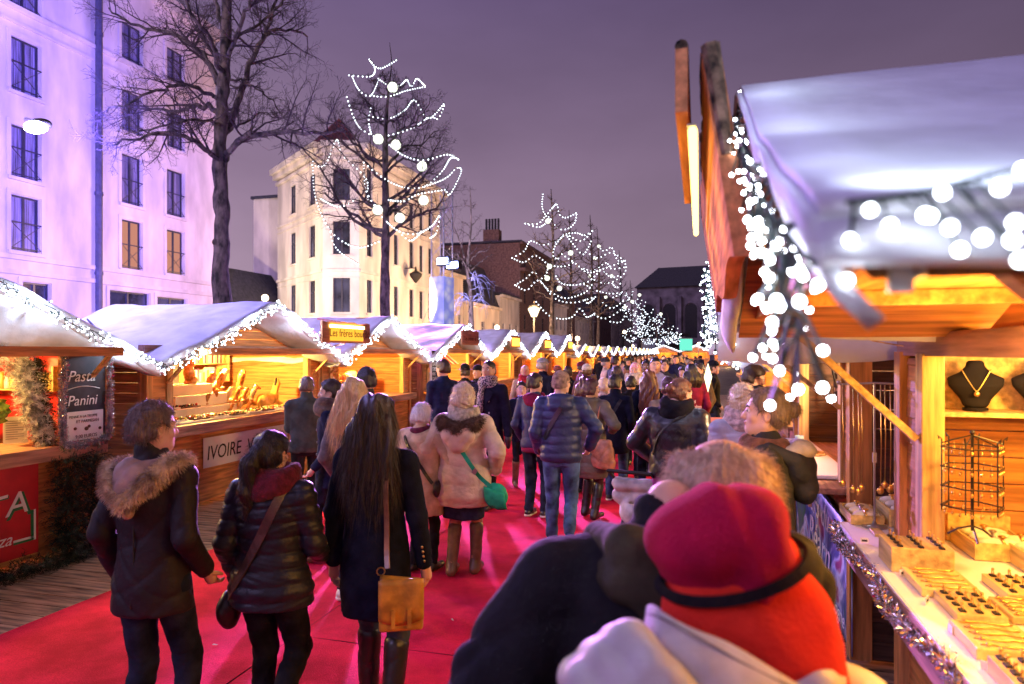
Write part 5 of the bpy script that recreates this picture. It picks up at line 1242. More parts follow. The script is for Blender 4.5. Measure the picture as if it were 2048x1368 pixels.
r = thing('belgian_flag', 'black yellow and red flag hanging on a pole from the corner building', 'flag', (-18.9, yof(842, -19), 4.3)); MB().tube([(0, 0, -.2), (1.1, -.1, 2.1)], .03, 6).build('pole', WFL, r)
mb = MB()
for k in range(3): mb.grid(lambda u, v: (1.05-.32*(k+u)*.55+.05*math.sin(v*7), -.1+.10*(k+u), 2.0-2.1*v-.1*(k+u)), 3, 8, k)
solid(mb.build('cloth', [INK, mat('flag_yellow', (.7, .5, .03), .8), mat('flag_red', (.5, .02, .03), .8)], r, True), .01)
r = thing('hanging_lantern', 'dark shield shaped lantern bracketed on the corner building', 'lantern', (-18.2, yof(826, -18.4), 7.3)); MB().lathe([(.05, -.7), (.42, -.25), (.45, -.1), (.1, .1), (.03, .4)], 8).build('body', INK, r); MB().tube([(0, 0, .3), (-.8, 0, .3)], .03, 6).build('arm', INK, r)
# terrace beyond
def house(px0, px1, zw, mw, roof, zr, cols, rows, label, z0w=1.0, hw=1.5, mr=None, X=-19., back=10., dz=2.9, side=True):
    y0, y1 = yof(px0, X), yof(px1, X); r = thing('terraced_house', label, 'house', (X, y0, 0)); f = Fac(r, (X, y0+.01), 0, y1-y0-.02, -.12, zw, mw)
    L_ = y1-y0
    for i in range(cols):
        for j in range(rows):
            u = L_*(i+.5)/cols; w_ = min(.55, L_/cols*.26); z = z0w+dz*j
            if z+hw < zw-.3: f.win(u-w_, u+w_, z, z+hw, 'sash')
    f.done(rail=False, frame=WFR if mw is BRK else WFL); f.band(zw-.15, .25, .3)
    f.put(MB().box(-back, -.02, .0, .05, -.12, zw), 'wall', mw)
    if roof == 'mansard':
        f.put(MB().prism([(0.05, zw+.1), (-back, zw+.1), (-back, zr), (-1.6, zr)], 0, L_-.02, 1), 'roof', mr or SLATE)
        for i in range(cols): u = L_*(i+.5)/cols; f.put(MB().box(-1.0, -.1, u-.6, u+.6, zw+.3, zw+1.9), 'dormer', SLATE); f.put(MB().box(-.098, -.08, u-.4, u+.4, zw+.5, zw+1.7), 'dormer_window', GLASS)
    elif roof == 'flat': f.put(MB().box(-back, .15, 0, L_, zw+.1, zw+.3), 'roof', SLATE)
    return r, f
house(884, 926, 8.2, PLAST, 'mansard', 10.6, 3, 3, 'first terraced house past the corner building, cream below with dark mansard roof', 3.6, 1.5)
r, f = house(927, 999, 6.2, PLAST, 'mansard', 10.2, 3, 2, 'low cream terraced house with a deep slate mansard and dormers', 3.2, 1.6)
house(1000, 1039, 7.6, PLASW, 'flat', 8, 3, 2, 'narrow pale house against the tall brown gable', 3.2, 1.7)
r, f = house(1040, 1108, 14.0, BRK, 'flat', 14, 4, 5, 'tall brown brick house with a blind gable and chimneys', 1.6, 1.7, back=16)
f.band(10.9, .35, .6)
for k, xx in enumerate((-3.4, -11.2)):
    MB().box(xx-.9, xx+.9, .2, 1.4, 14.2, 15.6).build('chimney', BRK, r)
    MB()
    q = MB()
    for j in range(5): q.tube([(xx-.7+.35*j, .8, 15.6), (xx-.7+.35*j, .8, 16.9)], .13, 6)
    q.build('chimney_pots', SLATE, r)
house(1109, 1134, 8.5, PLASW, 'flat', 9, 3, 3, 'pale narrow house just past the tall brown one', 2.2, 1.7)
house(1135, 1150, 9.5, BRK, 'mansard', 12, 2, 3, 'brown house behind the third row of tree trunks', 2.2, 1.7)
house(1151, 1188, 7.6, PLASW, 'flat', 8, 6, 2, 'long pale low house with many windows', 2.2, 1.8)
house(1189, 1222, 9.5, BRK, 'mansard', 13, 6, 3, 'dark brown terrace far down the street', 2.2, 1.8)
house(1223, 1262, 11, PLAST, 'mansard', 15, 8, 3, 'last long terrace before the church', 2.2, 1.8)
# church
r = thing('church', 'dark stone church with arched windows and black roof at the lane end', 'church', (*cw((1350-CX)/F*150, 150), 0), -YAW+Rd(6))
CH = mat('stone_church', (.22, .18, .20), .9, var=.25, scale=.5, bump=.4, bscale=4, detail=8); ZW = H+130*150/F
mb = MB(); hwid = 10.; 
mb.prism([(-8.5, -.12), (14, -.12), (14, ZW), (-8.5, ZW)], 0, 16, 1); mb.build('wall', CH, r)
MB().prism([(-9, ZW), (15, ZW), (11, ZW+4.2), (-3.5, ZW+4.2)], -.6, 17, 1).build('roof', SLATE, r)
for k in range(4):
    x = -4.9+4.7*k-1.0
    pr = [(-1.3, 5.), (1.3, 5.), (1.3, 11.2)]+[(1.3*math.cos(a), 11.2+1.3*math.sin(a)) for a in np.linspace(.2, PI-.2, 8)]+[(-1.3, 11.2)]
    MB().prism([(x+p, q) for p, q in pr], -.06, -.02, 1).build('arched_window', mat('church_glass', (.015, .013, .02), .3), r)
    pr2 = [(1.55*math.cos(a), 11.2+1.55*math.sin(a)) for a in np.linspace(0, PI, 14)]
    MB().tube([(x+p, -.1, q) for p, q in [(1.55, 5)]+pr2+[(-1.55, 5)]], .16, 5).build('arch_moulding', CH, r)
    MB().box(x+1.95, x+2.75, -1.0, -.002, -.12, ZW-2.2).build('buttress', CH, r)
MB().box(11.2, 14.3, -2.5, -.01, -.12, ZW+3).prism([(11, ZW+3), (14.5, ZW+3), (12.75, ZW+6)], -2.7, .2, 1).build('turret', CH, r)
MB().lathe([(1.4, ZW+6), (1.2, ZW+9), (1.5, ZW+9.2), (.1, ZW+12.5)], 8, 0, Matrix.Translation((14, 4, 0))).build('bell_turret', CH, r)
MB().box(-8.5, 14, -2.8, -1.0, 5.0-1.2, 5.0).build('gallery', CH, r)
# market pavilion with flat dark roof and green sign far off
r = thing('pavilion', 'low pavilion with a flat roof at the end of the lane', 'pavilion', (*cw((1290-CX)/F*112, 112), 0), -YAW); mb = MB().box(-4.5, 6, 0, 5, 4.6, 5.0)
for x in (-4, -1, 2, 5.5): mb.box(x-.12, x+.12, .2, .5, -.12, 4.6)
mb.build('roof', INK, r); MB().box(-1, 3, .8, .9, 2.2, 4.3).build('glass_front', mat('pav_glass', (.35, .4, .42), .2), r)
r = thing('green_sign', 'small green lit sign above the far stalls', 'sign', P3(1372, 690, 100)); MB().box(-.9, .9, -.1, .1, -.8, .9).build('panel', emis('sign_green', (.15, .75, .55), 1.), r); MB().box(-.98, .98, -.12, .12, .9, 1.).build('frame', INK, r)
# ---- trees
BARK = mat('tree_bark', (.075, .058, .055), .95, var=.45, scale=9, stretch=(1, 1, .5), bump=1., bscale=14, detail=8)
TWIG = mat('tree_twigs', (.042, .026, .036), .9, var=.2)
def grow(mb, p, d, L, r, lv, g, up=.12, wig=.28, mx=3, kids=(9, 7, 5), kl=(.42, .5, .5)):
    n = 7 if lv == 0 else 5 if lv < 3 else 3; pts = [p.copy()]; rs = [r]; st = L/n; dd = d.normalized(); q = p.copy()
    for i in range(n):
        dd = (dd+Vector((g.gauss(0, wig), g.gauss(0, wig), g.gauss(0, wig)+up))*.45).normalized(); q = q+dd*st; pts.append(q.copy()); rs.append(max(.0028, r*(1-.8*(i+1)/n)))
    mb.tube(pts, rs, 6 if lv == 0 else 4 if lv == 1 else 3, 0 if lv < 1 else 1, cap=False)
    if lv < mx: twigs(mb, pts, rs, L, lv, g, up, wig, mx, kids, kl)
def twigs(mb, pts, rs, L, lv, g, up, wig, mx, kids, kl, t0=.15):
    n = len(pts)-1
    for k in range(kids[min(lv, len(kids)-1)]):
        t = t0+(1-t0)*(k+g.random())/kids[min(lv, len(kids)-1)]; f = t*n; i = min(n-1, int(f)); b = pts[i].lerp(pts[i+1], f-i); ax = (pts[i+1]-pts[i]).normalized()
        o = Vector((g.gauss(0, 1), g.gauss(0, 1), g.gauss(0, 1))); o = (o-ax*o.dot(ax)).normalized(); dr = (ax*g.uniform(.5, .9)+o*g.uniform(.6, 1.)).normalized()
        grow(mb, b, dr, L*kl[min(lv, len(kl)-1)]*g.uniform(.6, 1.2)*(1.15-.5*t), max(.0026, rs[i]*.55), lv+1, g, up, wig, mx, kids, kl)
def tree(label, base, trunk, limbs, seed, kids=(9, 7, 5), group=None, fine=1., mx=3):
    """trunk and limbs are world polylines [(point, radius)]"""
    g = random.Random(seed); b = Vector(base); r = thing('tree', label, 'tree', base, 0, group)
    t = MB(); P = [Vector(p)-b for p, _ in trunk]; rr = [q for _, q in trunk]; sp = smooth_path(P, 7); sr = np.interp(np.linspace(0, len(P)-1, len(sp)), range(len(P)), rr)
    sr = [q*(1+.10*math.sin(i*1.3)+g.uniform(-.06, .08)) for i, q in enumerate(sr)]
    sp = [p+Vector((g.uniform(-1, 1), g.uniform(-1, 1), 0))*q*.12 for p, q in zip(sp, sr)]
    t.tube(sp, sr, 12)
    for i in range(5): j = g.randrange(len(sp)//2); a = g.random()*6.28; t.sph(sp[j]+Vector((math.cos(a), math.sin(a), 0))*sr[j]*.8, sr[j]*.45, 7, 5)
    t.build('trunk', BARK, r, True)
    c = MB()
    for pl, r0, r1 in limbs:
        Q = [Vector(p)-b for p in pl]; s2 = smooth_path(Q, 5); rs = list(np.linspace(r0, r1, len(s2))); s2 = [p+Vector((g.gauss(0, 1), g.gauss(0, 1), g.gauss(0, 1)))*.025*fine for p in s2]
        c.tube(s2, rs, 7, 0, cap=False); L_ = sum((s2[i+1]-s2[i]).length for i in range(len(s2)-1)); twigs(c, s2, rs, min(L_, 4.2)*.8, 0, g, .10, .30, mx, kids, (.42, .5, .5))
    c.build('crown', [BARK, TWIG], r); return r
def pl(d0, *pp):   # pixel path with its own depth offsets
    return [P3(x, y, d0+dz) for x, y, dz in pp]
d1 = 14.1; bx, by = cw((445-CX)/F*d1, d1)
tree('big bare tree with a thick knotty trunk in front of the apartment building', (bx, by, -.12),
     [((bx, by, -.12), .21), (P3(443, 560, d1), .172), (P3(444, 450, d1), .145), (P3(440, 320, d1), .145), (P3(445, 200, d1), .12), (P3(452, 80, d1), .10), (P3(455, -60, d1), .09), (P3(460, -200, d1+.3), .05)],
     [(pl(d1, (450, 325, 0), (478, 280, -.5), (540, 262, -1.), (610, 268, -1.6), (690, 262, -2.0)), .07, .02), (pl(d1, (440, 320, 0), (410, 295, -.6), (360, 270, -1.), (290, 272, -1.5), (225, 290, -2)), .06, .015),
      (pl(d1, (438, 225, 0), (400, 210, .5), (350, 222, 1.), (290, 215, 1.4), (240, 250, 1.8)), .06, .015), (pl(d1, (440, 200, 0), (400, 178, -.3), (340, 172, -.9), (270, 200, -1.3), (215, 225, -1.5)), .05, .012),
      (pl(d1, (440, 165, 0), (405, 110, .4), (350, 70, .8), (280, 50, 1.2), (215, 20, 1.6)), .07, .02), (pl(d1, (448, 275, 0), (475, 210, .6), (500, 130, 1.), (530, 70, 1.3), (570, 60, 1.5), (615, 70, 1.7)), .08, .02),
      (pl(d1, (530, 70, 1.3), (545, 20, 1.4), (570, -60, 1.6)), .05, .02), (pl(d1, (445, 150, 0), (425, 90, -.8), (385, 30, -1.5), (340, -40, -2)), .06, .02), (pl(d1, (450, 120, 0), (475, 60, -.8), (500, 0, -1.2), (520, -60, -1.5)), .05, .02),
      (pl(d1, (448, 160, 0), (490, 165, .2), (530, 190, .4), (570, 230, .6)), .03, .01), (pl(d1, (450, 60, 0), (420, -20, .5), (390, -90, .8)), .05, .02), (pl(d1, (446, 240, 0), (480, 250, .9), (520, 225, 1.5), (560, 240, 2.)), .03, .01),
      (pl(d1, (443, 140, 0), (400, 60, 1.5), (370, 10, 2.2)), .04, .015), (pl(d1, (452, 90, 0), (510, 55, .3), (560, 10, .6), (600, -30, .9)), .04, .015), (pl(d1, (441, 250, 0), (395, 240, -1.5), (330, 250, -2.2), (260, 262, -2.6)), .035, .01)],
     11, kids=(13, 8, 5))
d2 = 21.4; bx, by = cw((772-CX)/F*d2, d2)
def conif(cx, d, ytop, ybot, wid, n, seed, r0=.08):
    g = random.Random(seed); out = []
    for i in range(n):
        t = (i+.3)/n; y = ybot+(ytop-ybot)*t; w = wid*(1-t)**.7*(1 if i % 2 else -1)*g.uniform(.65, 1.05); dz = g.uniform(-1.3, 1.3)*abs(w)/F*d; y += g.uniform(-14, 14)*40/d
        out.append((pl(d, (cx, y, 0), (cx+w*.35, y-abs(w)*g.uniform(.10, .42), dz*.3), (cx+w*.7, y-abs(w)*g.uniform(.35, .75), dz*.7), (cx+w*g.uniform(.8, 1), y-abs(w)*g.uniform(.55, 1.1), dz)), r0*(1-t*.7), .008))
    return out
tree('bare tree hung with strings of lights and globes in front of the corner building', (bx, by, -.12), [((bx, by, -.12), .19), (P3(770, 560, d2), .14), (P3(772, 430, d2), .11), (P3(770, 300, d2), .085), (P3(776, 190, d2), .035), (P3(783, 130, d2), .018), (P3(779, 84, d2), .006)],
     conif(772, d2, 150, 490, 190, 23, 2, .075), 12, kids=(12, 8, 4))
def lit_tree(label, cx, d, ytop, yb, wid, seed, n=24, kids=(8, 6, 3), group=None):
    bx, by = cw((cx-CX)/F*d, d); rb = .15
    tree(label, (bx, by, -.12), [((bx, by, -.12), rb*1.25), (P3(cx, yb+30, d), rb), (P3(cx+2, (yb+ytop)/2, d), rb*.6), (P3(cx-2, ytop, d), .02)], conif(cx, d, ytop+15, yb, wid, n, seed), seed, kids, group, mx=2)
lit_tree('first lit bare tree on the right of the truss tower', 1104, 45.6, 378, 600, 70, 21)
lit_tree('bare tree right behind the first lit one, its trunk beside it', 1140, 58, 420, 625, 55, 22)
lit_tree('third bare tree of the avenue beyond the first lit one', 1182, 55, 430, 630, 50, 23)
lit_tree('fourth bare tree of the avenue with lights', 1196, 66, 455, 640, 45, 24)
lit_tree('fifth bare tree of the avenue, above the far low gables', 1240, 76, 500, 650, 38, 25)
for k, (cx, d, yt) in enumerate(((1262, 88, 560), (1282, 98, 585), (1312, 104, 610), (1335, 108, 625))): lit_tree('small distant bare tree tangled in lights at the far end', cx, d, yt, 670, 26, 30+k, 10, (5, 3), 'distant trees tangled in lights')
# thin young tree with frosted, blue lit lower twigs
d3 = 30.; bx, by = cw((945-CX)/F*d3, d3)
tree('thin young tree beside the truss tower with frosted blue lower twigs', (bx, by, -.12), [((bx, by, -.12), .13), (P3(942, 600, d3), .09), (P3(935, 540, d3), .07), (P3(942, 450, d3), .04), (P3(940, 372, d3), .012)],
     conif(942, d3, 400, 560, 60, 10, 41, .035)+[(pl(d3, (938, 560, 0), (925, 500, .3), (905, 450, .6), (880, 420, 1)), .05, .012)], 42, kids=(7, 4, 3), mx=2)
g = random.Random(77); FRO = mat('frosted_twig', (.20, .23, .48), .5, var=.1); mb = MB(); r = thing('frosted_branches', 'white frosted branches tied round the thin young tree', 'branches', P3(945, 600, d3-.1)); b0 = Vector(P3(945, 600, d3-.1))
for k in range(20):
    yb = 562 if k % 2 else 604; w = g.choice((-1, 1))*g.uniform(20, 62) if yb > 590 else g.uniform(10, 58); 
    s2 = smooth_path([Vector(p)-b0 for p in pl(d3, (942, yb, 0), (942+w*.4, yb-12+g.uniform(-8, 8), g.uniform(-.4, .4)), (942+w*.8, yb+4+g.uniform(-8, 14), g.uniform(-.8, .8)), (942+w, yb+16+g.uniform(-6, 22), g.uniform(-1, 1)))], 4); rs = list(np.linspace(.02, .006, len(s2)))
    mb.tube(s2, [q*.7 for q in rs], 4, cap=False)
    for j in range(5): i = g.randrange(2, len(s2)-1); e = s2[i]+Vector((g.uniform(-.35, .35), g.uniform(-.3, .3), g.uniform(-.35, .2))); mb.tube([s2[i], e], [.009, .004], 3, cap=False)
mb.build('twigs', FRO, r)
# strings of lights in the trees
def string(pts, d, label, group, sx, ox, oy, br, step, seed=0, cat='string lights', dv=1.):
    g = random.Random(seed*7+int(pts[0][0])); P = []; ph = g.random()*6
    for i, (a, b_) in enumerate(pts): P.append(Vector(P3(ox+a/sx, oy+b_/sx, d+dv*math.sin(i*1.1+ph))))
    S = smooth_path(P, 8); root = thing('light_string', label, cat, tuple(S[0]), 0, group); c = MB(); c.tube([p-S[0] for p in S], .008*dv if dv < 1 else .010, 3, cap=False); acc = 0; bp = []
    for i in range(len(S)-1):
        seg = (S[i+1]-S[i]).length; t = (step-acc) if acc else 0
        while t < seg: bp.append(tuple(S[i].lerp(S[i+1], t/seg)-S[0]-Vector((0, 0, br*1.6)))); t += step
        acc = (acc+seg) % step
    c.build('cable', CAB, root); bulbs('bulbs', bp, br, BULBS, root, True)
S2 = [[(615, 125), (660, 165), (740, 125)], [(525, 195), (620, 200), (640, 165), (617, 130)], [(540, 200), (570, 260), (620, 285), (655, 215)], [(655, 210), (700, 240), (750, 240), (780, 215), (800, 245), (825, 210), (862, 245)], [(620, 285), (700, 288), (780, 262), (862, 245)],
      [(515, 290), (550, 390), (590, 440), (690, 490)], [(610, 375), (700, 385), (770, 350), (815, 305), (875, 385), (945, 320)], [(700, 460), (800, 430), (880, 380), (920, 385), (948, 320)], [(690, 490), (760, 545), (850, 570), (960, 545), (1015, 570)],
      [(590, 580), (680, 650), (770, 690), (860, 685), (935, 620), (975, 560), (1015, 570)], [(860, 685), (950, 650), (1000, 605), (1020, 620), (970, 720), (950, 690)], [(365, 575), (375, 720), (430, 860), (500, 930), (580, 955), (665, 925)], [(440, 870), (470, 960), (565, 1030)],
      [(362, 590), (420, 590), (470, 480), (500, 550), (600, 650), (610, 740), (650, 790)], [(400, 740), (480, 775), (560, 740)], [(670, 820), (740, 880), (820, 895), (890, 860), (925, 815), (910, 890), (880, 915)], [(620, 340), (612, 400), (625, 460)], [(590, 580), (600, 700), (640, 770)], [(760, 900), (800, 925), (850, 880)], [(700, 745), (770, 750), (830, 720), (950, 700)]]
for i, s_ in enumerate(S2): string(s_, d2, 'white light string looped through the tree before the corner building', 'light strings of the nearest lit tree', 2.207, 460, 60, .024, .16, i)
S4 = [[(770, 90), (765, 170), (790, 230), (830, 190), (865, 160), (885, 230), (930, 250), (1005, 215)], [(1000, 230), (985, 290), (930, 330), (870, 320), (800, 240), (740, 290), (650, 290)], [(650, 290), (740, 315), (790, 290)], [(560, 525), (640, 480), (685, 410), (760, 435), (850, 420), (930, 370), (1030, 410), (1115, 335)],
      [(930, 360), (1000, 355), (1060, 370), (1115, 335)], [(560, 525), (640, 555), (720, 510), (820, 575), (930, 580), (990, 545)], [(940, 380), (1000, 460), (1050, 500), (1100, 410)], [(580, 710), (650, 670), (710, 620), (750, 680), (830, 760), (930, 800), (1060, 760), (1110, 700)],
      [(590, 715), (660, 745), (745, 680), (850, 800), (980, 830), (1130, 790)], [(860, 650), (900, 700), (1000, 710), (1090, 680), (1170, 600)], [(910, 370), (850, 450), (845, 520), (890, 530)], [(900, 500), (990, 560), (1080, 625), (1210, 590), (1320, 550)],
      [(725, 825), (800, 910), (880, 940), (970, 930), (1025, 870), (1070, 930), (1130, 900)], [(740, 680), (790, 640), (810, 570)], [(1060, 810), (1080, 835), (1130, 790)]]
for i, s_ in enumerate(S4): string(s_, 45.6, 'white light string in the first lit tree right of the truss tower', 'light strings of the tall avenue tree', 3.413, 860, 360, .042, .30, i)
S5 = [[(1090, 500), (1150, 525), (1240, 490), (1330, 560), (1320, 640), (1210, 700), (1110, 670)], [(1150, 450), (1190, 480), (1240, 455), (1280, 540), (1330, 545)], [(1140, 750), (1230, 770), (1310, 765), (1240, 800)], [(1180, 830), (1240, 870), (1320, 820)], [(1050, 600), (1120, 610), (1200, 560), (1240, 600), (1325, 590)],
      [(1190, 620), (1240, 660), (1300, 640)], [(1100, 900), (1190, 940), (1290, 890), (1340, 830)], [(1030, 700), (1100, 730), (1110, 770), (1080, 690)], [(1230, 960), (1300, 965), (1340, 900)], [(1245, 700), (1275, 730), (1305, 690)]]
for i, s_ in enumerate(S5): string(s_, 60, 'white light string in the avenue trees beyond the first lit one', 'light strings of the middle avenue trees', 3.413, 860, 360, .05, .40, i)
g = random.Random(44); S6 = []
for i in range(66):
    t = g.random(); x = 1300+370*t; yt = 745+300*t**1.1; y = yt+(1100-yt)*g.random()**.8; w = g.uniform(35, 80); S6.append([(x, y), (x+w*.3, y+g.uniform(14, 30)), (x+w*.7, y+g.uniform(12, 26)), (x+w, y-g.uniform(6, 40))])
for i, s_ in enumerate(S6): string(s_, g.uniform(80, 100), 'short white light string in the distant trees at the lane end', 'light strings of the distant trees', 3.413, 860, 360, .055, .55, i, dv=.8)
GLOBE = emis('globe_light', (.95, 1., .82), 1.9)
def globe(x, y, d, rad, label, group):
    r = thing('light_globe', label, 'globe light', P3(x, y, d), 0, group); MB().sph((0, 0, 0), rad, 16, 12).build('ball', GLOBE, r, True); k = MB()
    for q in range(3): a = q*PI/3; k.tube([(rad*1.02*math.cos(t)*math.cos(a), rad*1.02*math.cos(t)*math.sin(a), rad*1.02*math.sin(t)) for t in np.linspace(0, 2*PI, 17)], .010, 3, cap=False)
    k.tube([(0, 0, rad), (0, 0, rad+.35)], .008, 3); k.build('wire', CAB, r)
for a, b_ in ((718, 253), (655, 482), (733, 507), (848, 602), (855, 752), (652, 795), (750, 830)): globe(460+a/2.207, 60+b_/2.207, d2-.4, .155, 'glowing woven globe in the tree before the corner building', 'globes of the nearest lit tree')
for a, b_ in ((805, 280), (960, 498), (815, 590), (800, 670), (883, 740)): globe(860+a/3.413, 360+b_/3.413, 45, .17, 'glowing globe in the first lit avenue tree', 'globes of the tall avenue tree')
for a, b_ in ((1153, 452), (1125, 537), (1240, 655), (1090, 655), (1200, 800), (1380, 830), (1430, 785), (1330, 870), (1575, 915)): globe(860+a/3.413, 360+b_/3.413, 60, .14, 'small glowing globe in the farther avenue trees', 'globes of the farther avenue trees')
# truss tower with cloth wrap and two blue floodlights
d5 = 24.; tx, ty = cw((884-CX)/F*d5, d5); r = thing('truss_tower', 'tall aluminium truss tower with a frosted blue wrap and blue floodlights', 'truss tower', (tx, ty, -.12), -YAW); mb = MB(); q = .26; AL = mat('aluminium', (.6, .6, .68), .35, metal=.8)
ZA = H+(HY-378)*d5/F
for a, b_ in ((-q, -q), (q, -q), (-q, q), (q, q)): mb.tube([(a, b_, 0), (a, b_, ZA)], .028, 6)
z = .2; k = 0
while z < ZA-.5:
    for (a, b_), (c_, e_) in (((-q, -q), (q, -q)), ((q, -q), (q, q)), ((q, q), (-q, q)), ((-q, q), (-q, -q))):
        p_, q_ = ((a, b_), (c_, e_)) if k % 2 else ((c_, e_), (a, b_)); mb.tube([(*p_, z), (*q_, z+.48)], .013, 4, cap=False)
    z += .48; k += 1
mb.build('frame', AL, r)
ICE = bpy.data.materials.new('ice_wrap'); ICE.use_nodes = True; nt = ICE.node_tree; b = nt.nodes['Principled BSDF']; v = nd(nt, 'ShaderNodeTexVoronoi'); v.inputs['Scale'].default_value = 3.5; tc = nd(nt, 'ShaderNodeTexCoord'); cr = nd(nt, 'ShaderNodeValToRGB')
cr.color_ramp.elements[0].color = (.75, .8, .95, 1); cr.color_ramp.elements[1].color = (.25, .32, .75, 1); cr.color_ramp.elements[1].position = .75; nt.links.new(tc.outputs['Object'], v.inputs['Vector']); nt.links.new(v.outputs[0], cr.inputs[0]); nt.links.new(cr.outputs[0], b.inputs['Base Color']); nt.links.new(cr.outputs[0], b.inputs['Emission Color']); b.inputs['Emission Strength'].default_value = .30  # emission makes the wrap glow as if lit from inside
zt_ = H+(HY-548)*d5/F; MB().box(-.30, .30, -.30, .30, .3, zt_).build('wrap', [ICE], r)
for k, (px, py) in enumerate(((885, 522), (905, 530))):
    f = thing('floodlight', ('upper', 'lower')[k]+' blue floodlight clamped to the truss tower', 'floodlight', P3(px, py, d5-.5), -YAW)
    MB().box(-.24, .24, .0, .22, -.16, .16).build('housing', INK, f); MB().box(-.22, .22, -.03, -.001, -.10, .10).build('lens', [emis('flood_blue', (.35, .42, 1.), 38.)], f); MB().bar((-.0, .2, 0), (-.3 if k == 0 else -.6, .5, 0), .05, .05).build('bracket', METAL, f)
# street lamp at the left edge
sl = P3(80, 252, 9.); r = thing('street_floodlight', 'blazing blue white street floodlight on an arm at the left edge', 'street lamp', sl, -YAW)
MB().sph((0, 0, .02), (.20, .12, .07), 16, 8).build('housing', INK, r, True); MB().sph((0, -.05, -.03), (.19, .12, .075), 16, 10).build('lens', [emis('lamp_bluewhite', (.50, .50, 1.), 60.)], r, True)
MB().tube([(-.15, .05, .05), (-.42, .1, .16), (-.6, .1, .22)], .03, 8).build('arm', METAL, r, True)
# lamp posts with warm globes
for k, (px, py, d, big, lb) in enumerate(((530, 596, 26, .13, 'white globe lamp on a post behind the carved animal chalet'), (1068, 622, 40, .3, 'old style lantern post glowing warm white beside the avenue trees'), (994, 655, 44, .16, 'small warm globe lamp behind the fifth chalet roof'), (1155, 677, 60, .2, 'round lamp above the far gables'),
        (1249, 664, 85, .2, 'distant lamp among the lit trees'), (1265, 692, 90, .2, 'low distant lamp beneath the lit trees'), (1397, 688, 95, .2, 'distant lamp by the church'))):
    p = P3(px, py, d); r = thing('lamp_post', lb, 'lamp post', (p[0], p[1], -.12)); MB().tube([(0, 0, 0), (0, 0, p[2]+.12-big*.9)], .05, 8).build('pole', INK, r)
    if k == 1:
        MB().lathe([(.16, -.34), (.36, .12), (.30, .18)], 8, 0, Matrix.Translation((0, 0, p[2]+.12))).build('lantern', [emis('lantern_warm', (1., .72, .42), 3.2)], r); MB().lathe([(.38, .18), (.30, .30), (.05, .46), (.02, .6)], 8, 0, Matrix.Translation((0, 0, p[2]+.12))).build('cap', INK, r)
    else: MB().sph((0, 0, p[2]+.12), big, 14, 10).build('globe', [emis('globe_warm', (1., .75, .45), 9.)], r, True)
# ================= the people
C = lambda n, c, k='wool', **kw: cloth(n, c, k, **kw)
NAVY = C('navy', (.018, .024, .070)); NAVYD = C('navy_deep', (.010, .012, .028)); BLACK = C('black', (.014, .013, .017)); CHAR = C('charcoal', (.05, .05, .06))
PARK = C('parka_dark', (.022, .015, .020), 'puffer', rough=.62); PUFB = C('puffer_black', (.020, .020, .032), 'puffer', rough=.42); PUFN = C('puffer_blue', (.030, .042, .12), 'puffer', rough=.42); BEI = C('puffer_beige', (.66, .52, .42), 'puffer', rough=.6)
BEI2 = C('beige_coat', (.64, .48, .33), 'cotton'); OLV = C('olive', (.13, .105, .085), 'puffer', rough=.5); GRNJ = C('green_grey', (.075, .085, .085), 'cotton'); LEA = C('leather_quilted', (.022, .020, .030), 'leather')
LILAC = C('puffer_lilac', (.42, .40, .58), 'puffer'); JEAN = C('jeans_blue', (.075, .14, .30), 'denim'); JEAND = C('jeans_dark', (.02, .028, .055), 'denim'); JEANM = C('jeans_mid', (.05, .09, .20), 'denim'); PURP = C('trousers_purple', (.30, .05, .25), 'cotton')
BURG = C('burgundy', (.13, .01, .035), 'knit'); MAR = C('maroon_cotton', (.20, .012, .055), 'cotton'); SAND = C('knit_sand', (.50, .42, .33), 'knit'); BRNK = C('knit_brown', (.13, .085, .07), 'knit'); GREYW = C('hoodie_white', (.68, .68, .72), 'cotton')
FURB = C('fur_blond', (.85, .62, .42), 'fur'); FURD = C('fur_dark', (.16, .09, .06), 'fur'); BRBOOT = C('boot_brown', (.16, .09, .05), 'leather'); OLT = C('trousers_olive', (.075, .06, .045), 'cotton'); TIGHT = C('tights_grey', (.05, .06, .08), 'cotton')
BLK_S = C('shoe_black', (.02, .018, .018), 'leather'); BLU_S = C('shoe_blue', (.03, .09, .22), 'cotton'); WH_S = C('shoe_white', (.7, .68, .66), 'leather')
def seam(I, name, pts, m=INK, w=.004, side=-1):
    MB().tube(smooth_path(on_coat(I, pts, side, .001), 5), w, 4).build(name, m, I['root'])
# 1 parka with blond fur hood
I = person('short haired person from behind in a dark parka with a blond fur trimmed hood', 306, 803, 3.35, 4, ('short', 'greybrown'), dict(m=PARK, kind='parka', hem=.77, flare=1.12), dict(m=JEAND, r=1.02), ('low', BLK_S), arms=(((.225, .05, .90), (.3, -1, 0)), 'pocket'), stride=(-.05, .10), hyaw=-28, collar=.9, bulk=.0, fuzzn=2600, w=.95)
f = Fld(); f.chain([(-.155, .03, 1.45), (-.15, -.07, 1.44), (-.09, -.145, 1.38), (-.005, -.185, 1.31)], [.042, .044, .04, .028], .03).chain([(.155, .03, 1.48), (.155, -.06, 1.48), (.09, -.14, 1.41), (.005, -.185, 1.32)], [.040, .042, .038, .028], .03)
V, Q = f.mesh(.010); N_ = vnorm(V, Q); npmesh('fur_trim', V, Q, [FURB, FURB], I['root'], extra=fuzz(V, N_, 9000, .032, .0030, I['rng'], (0, -.2, -.5), .45))
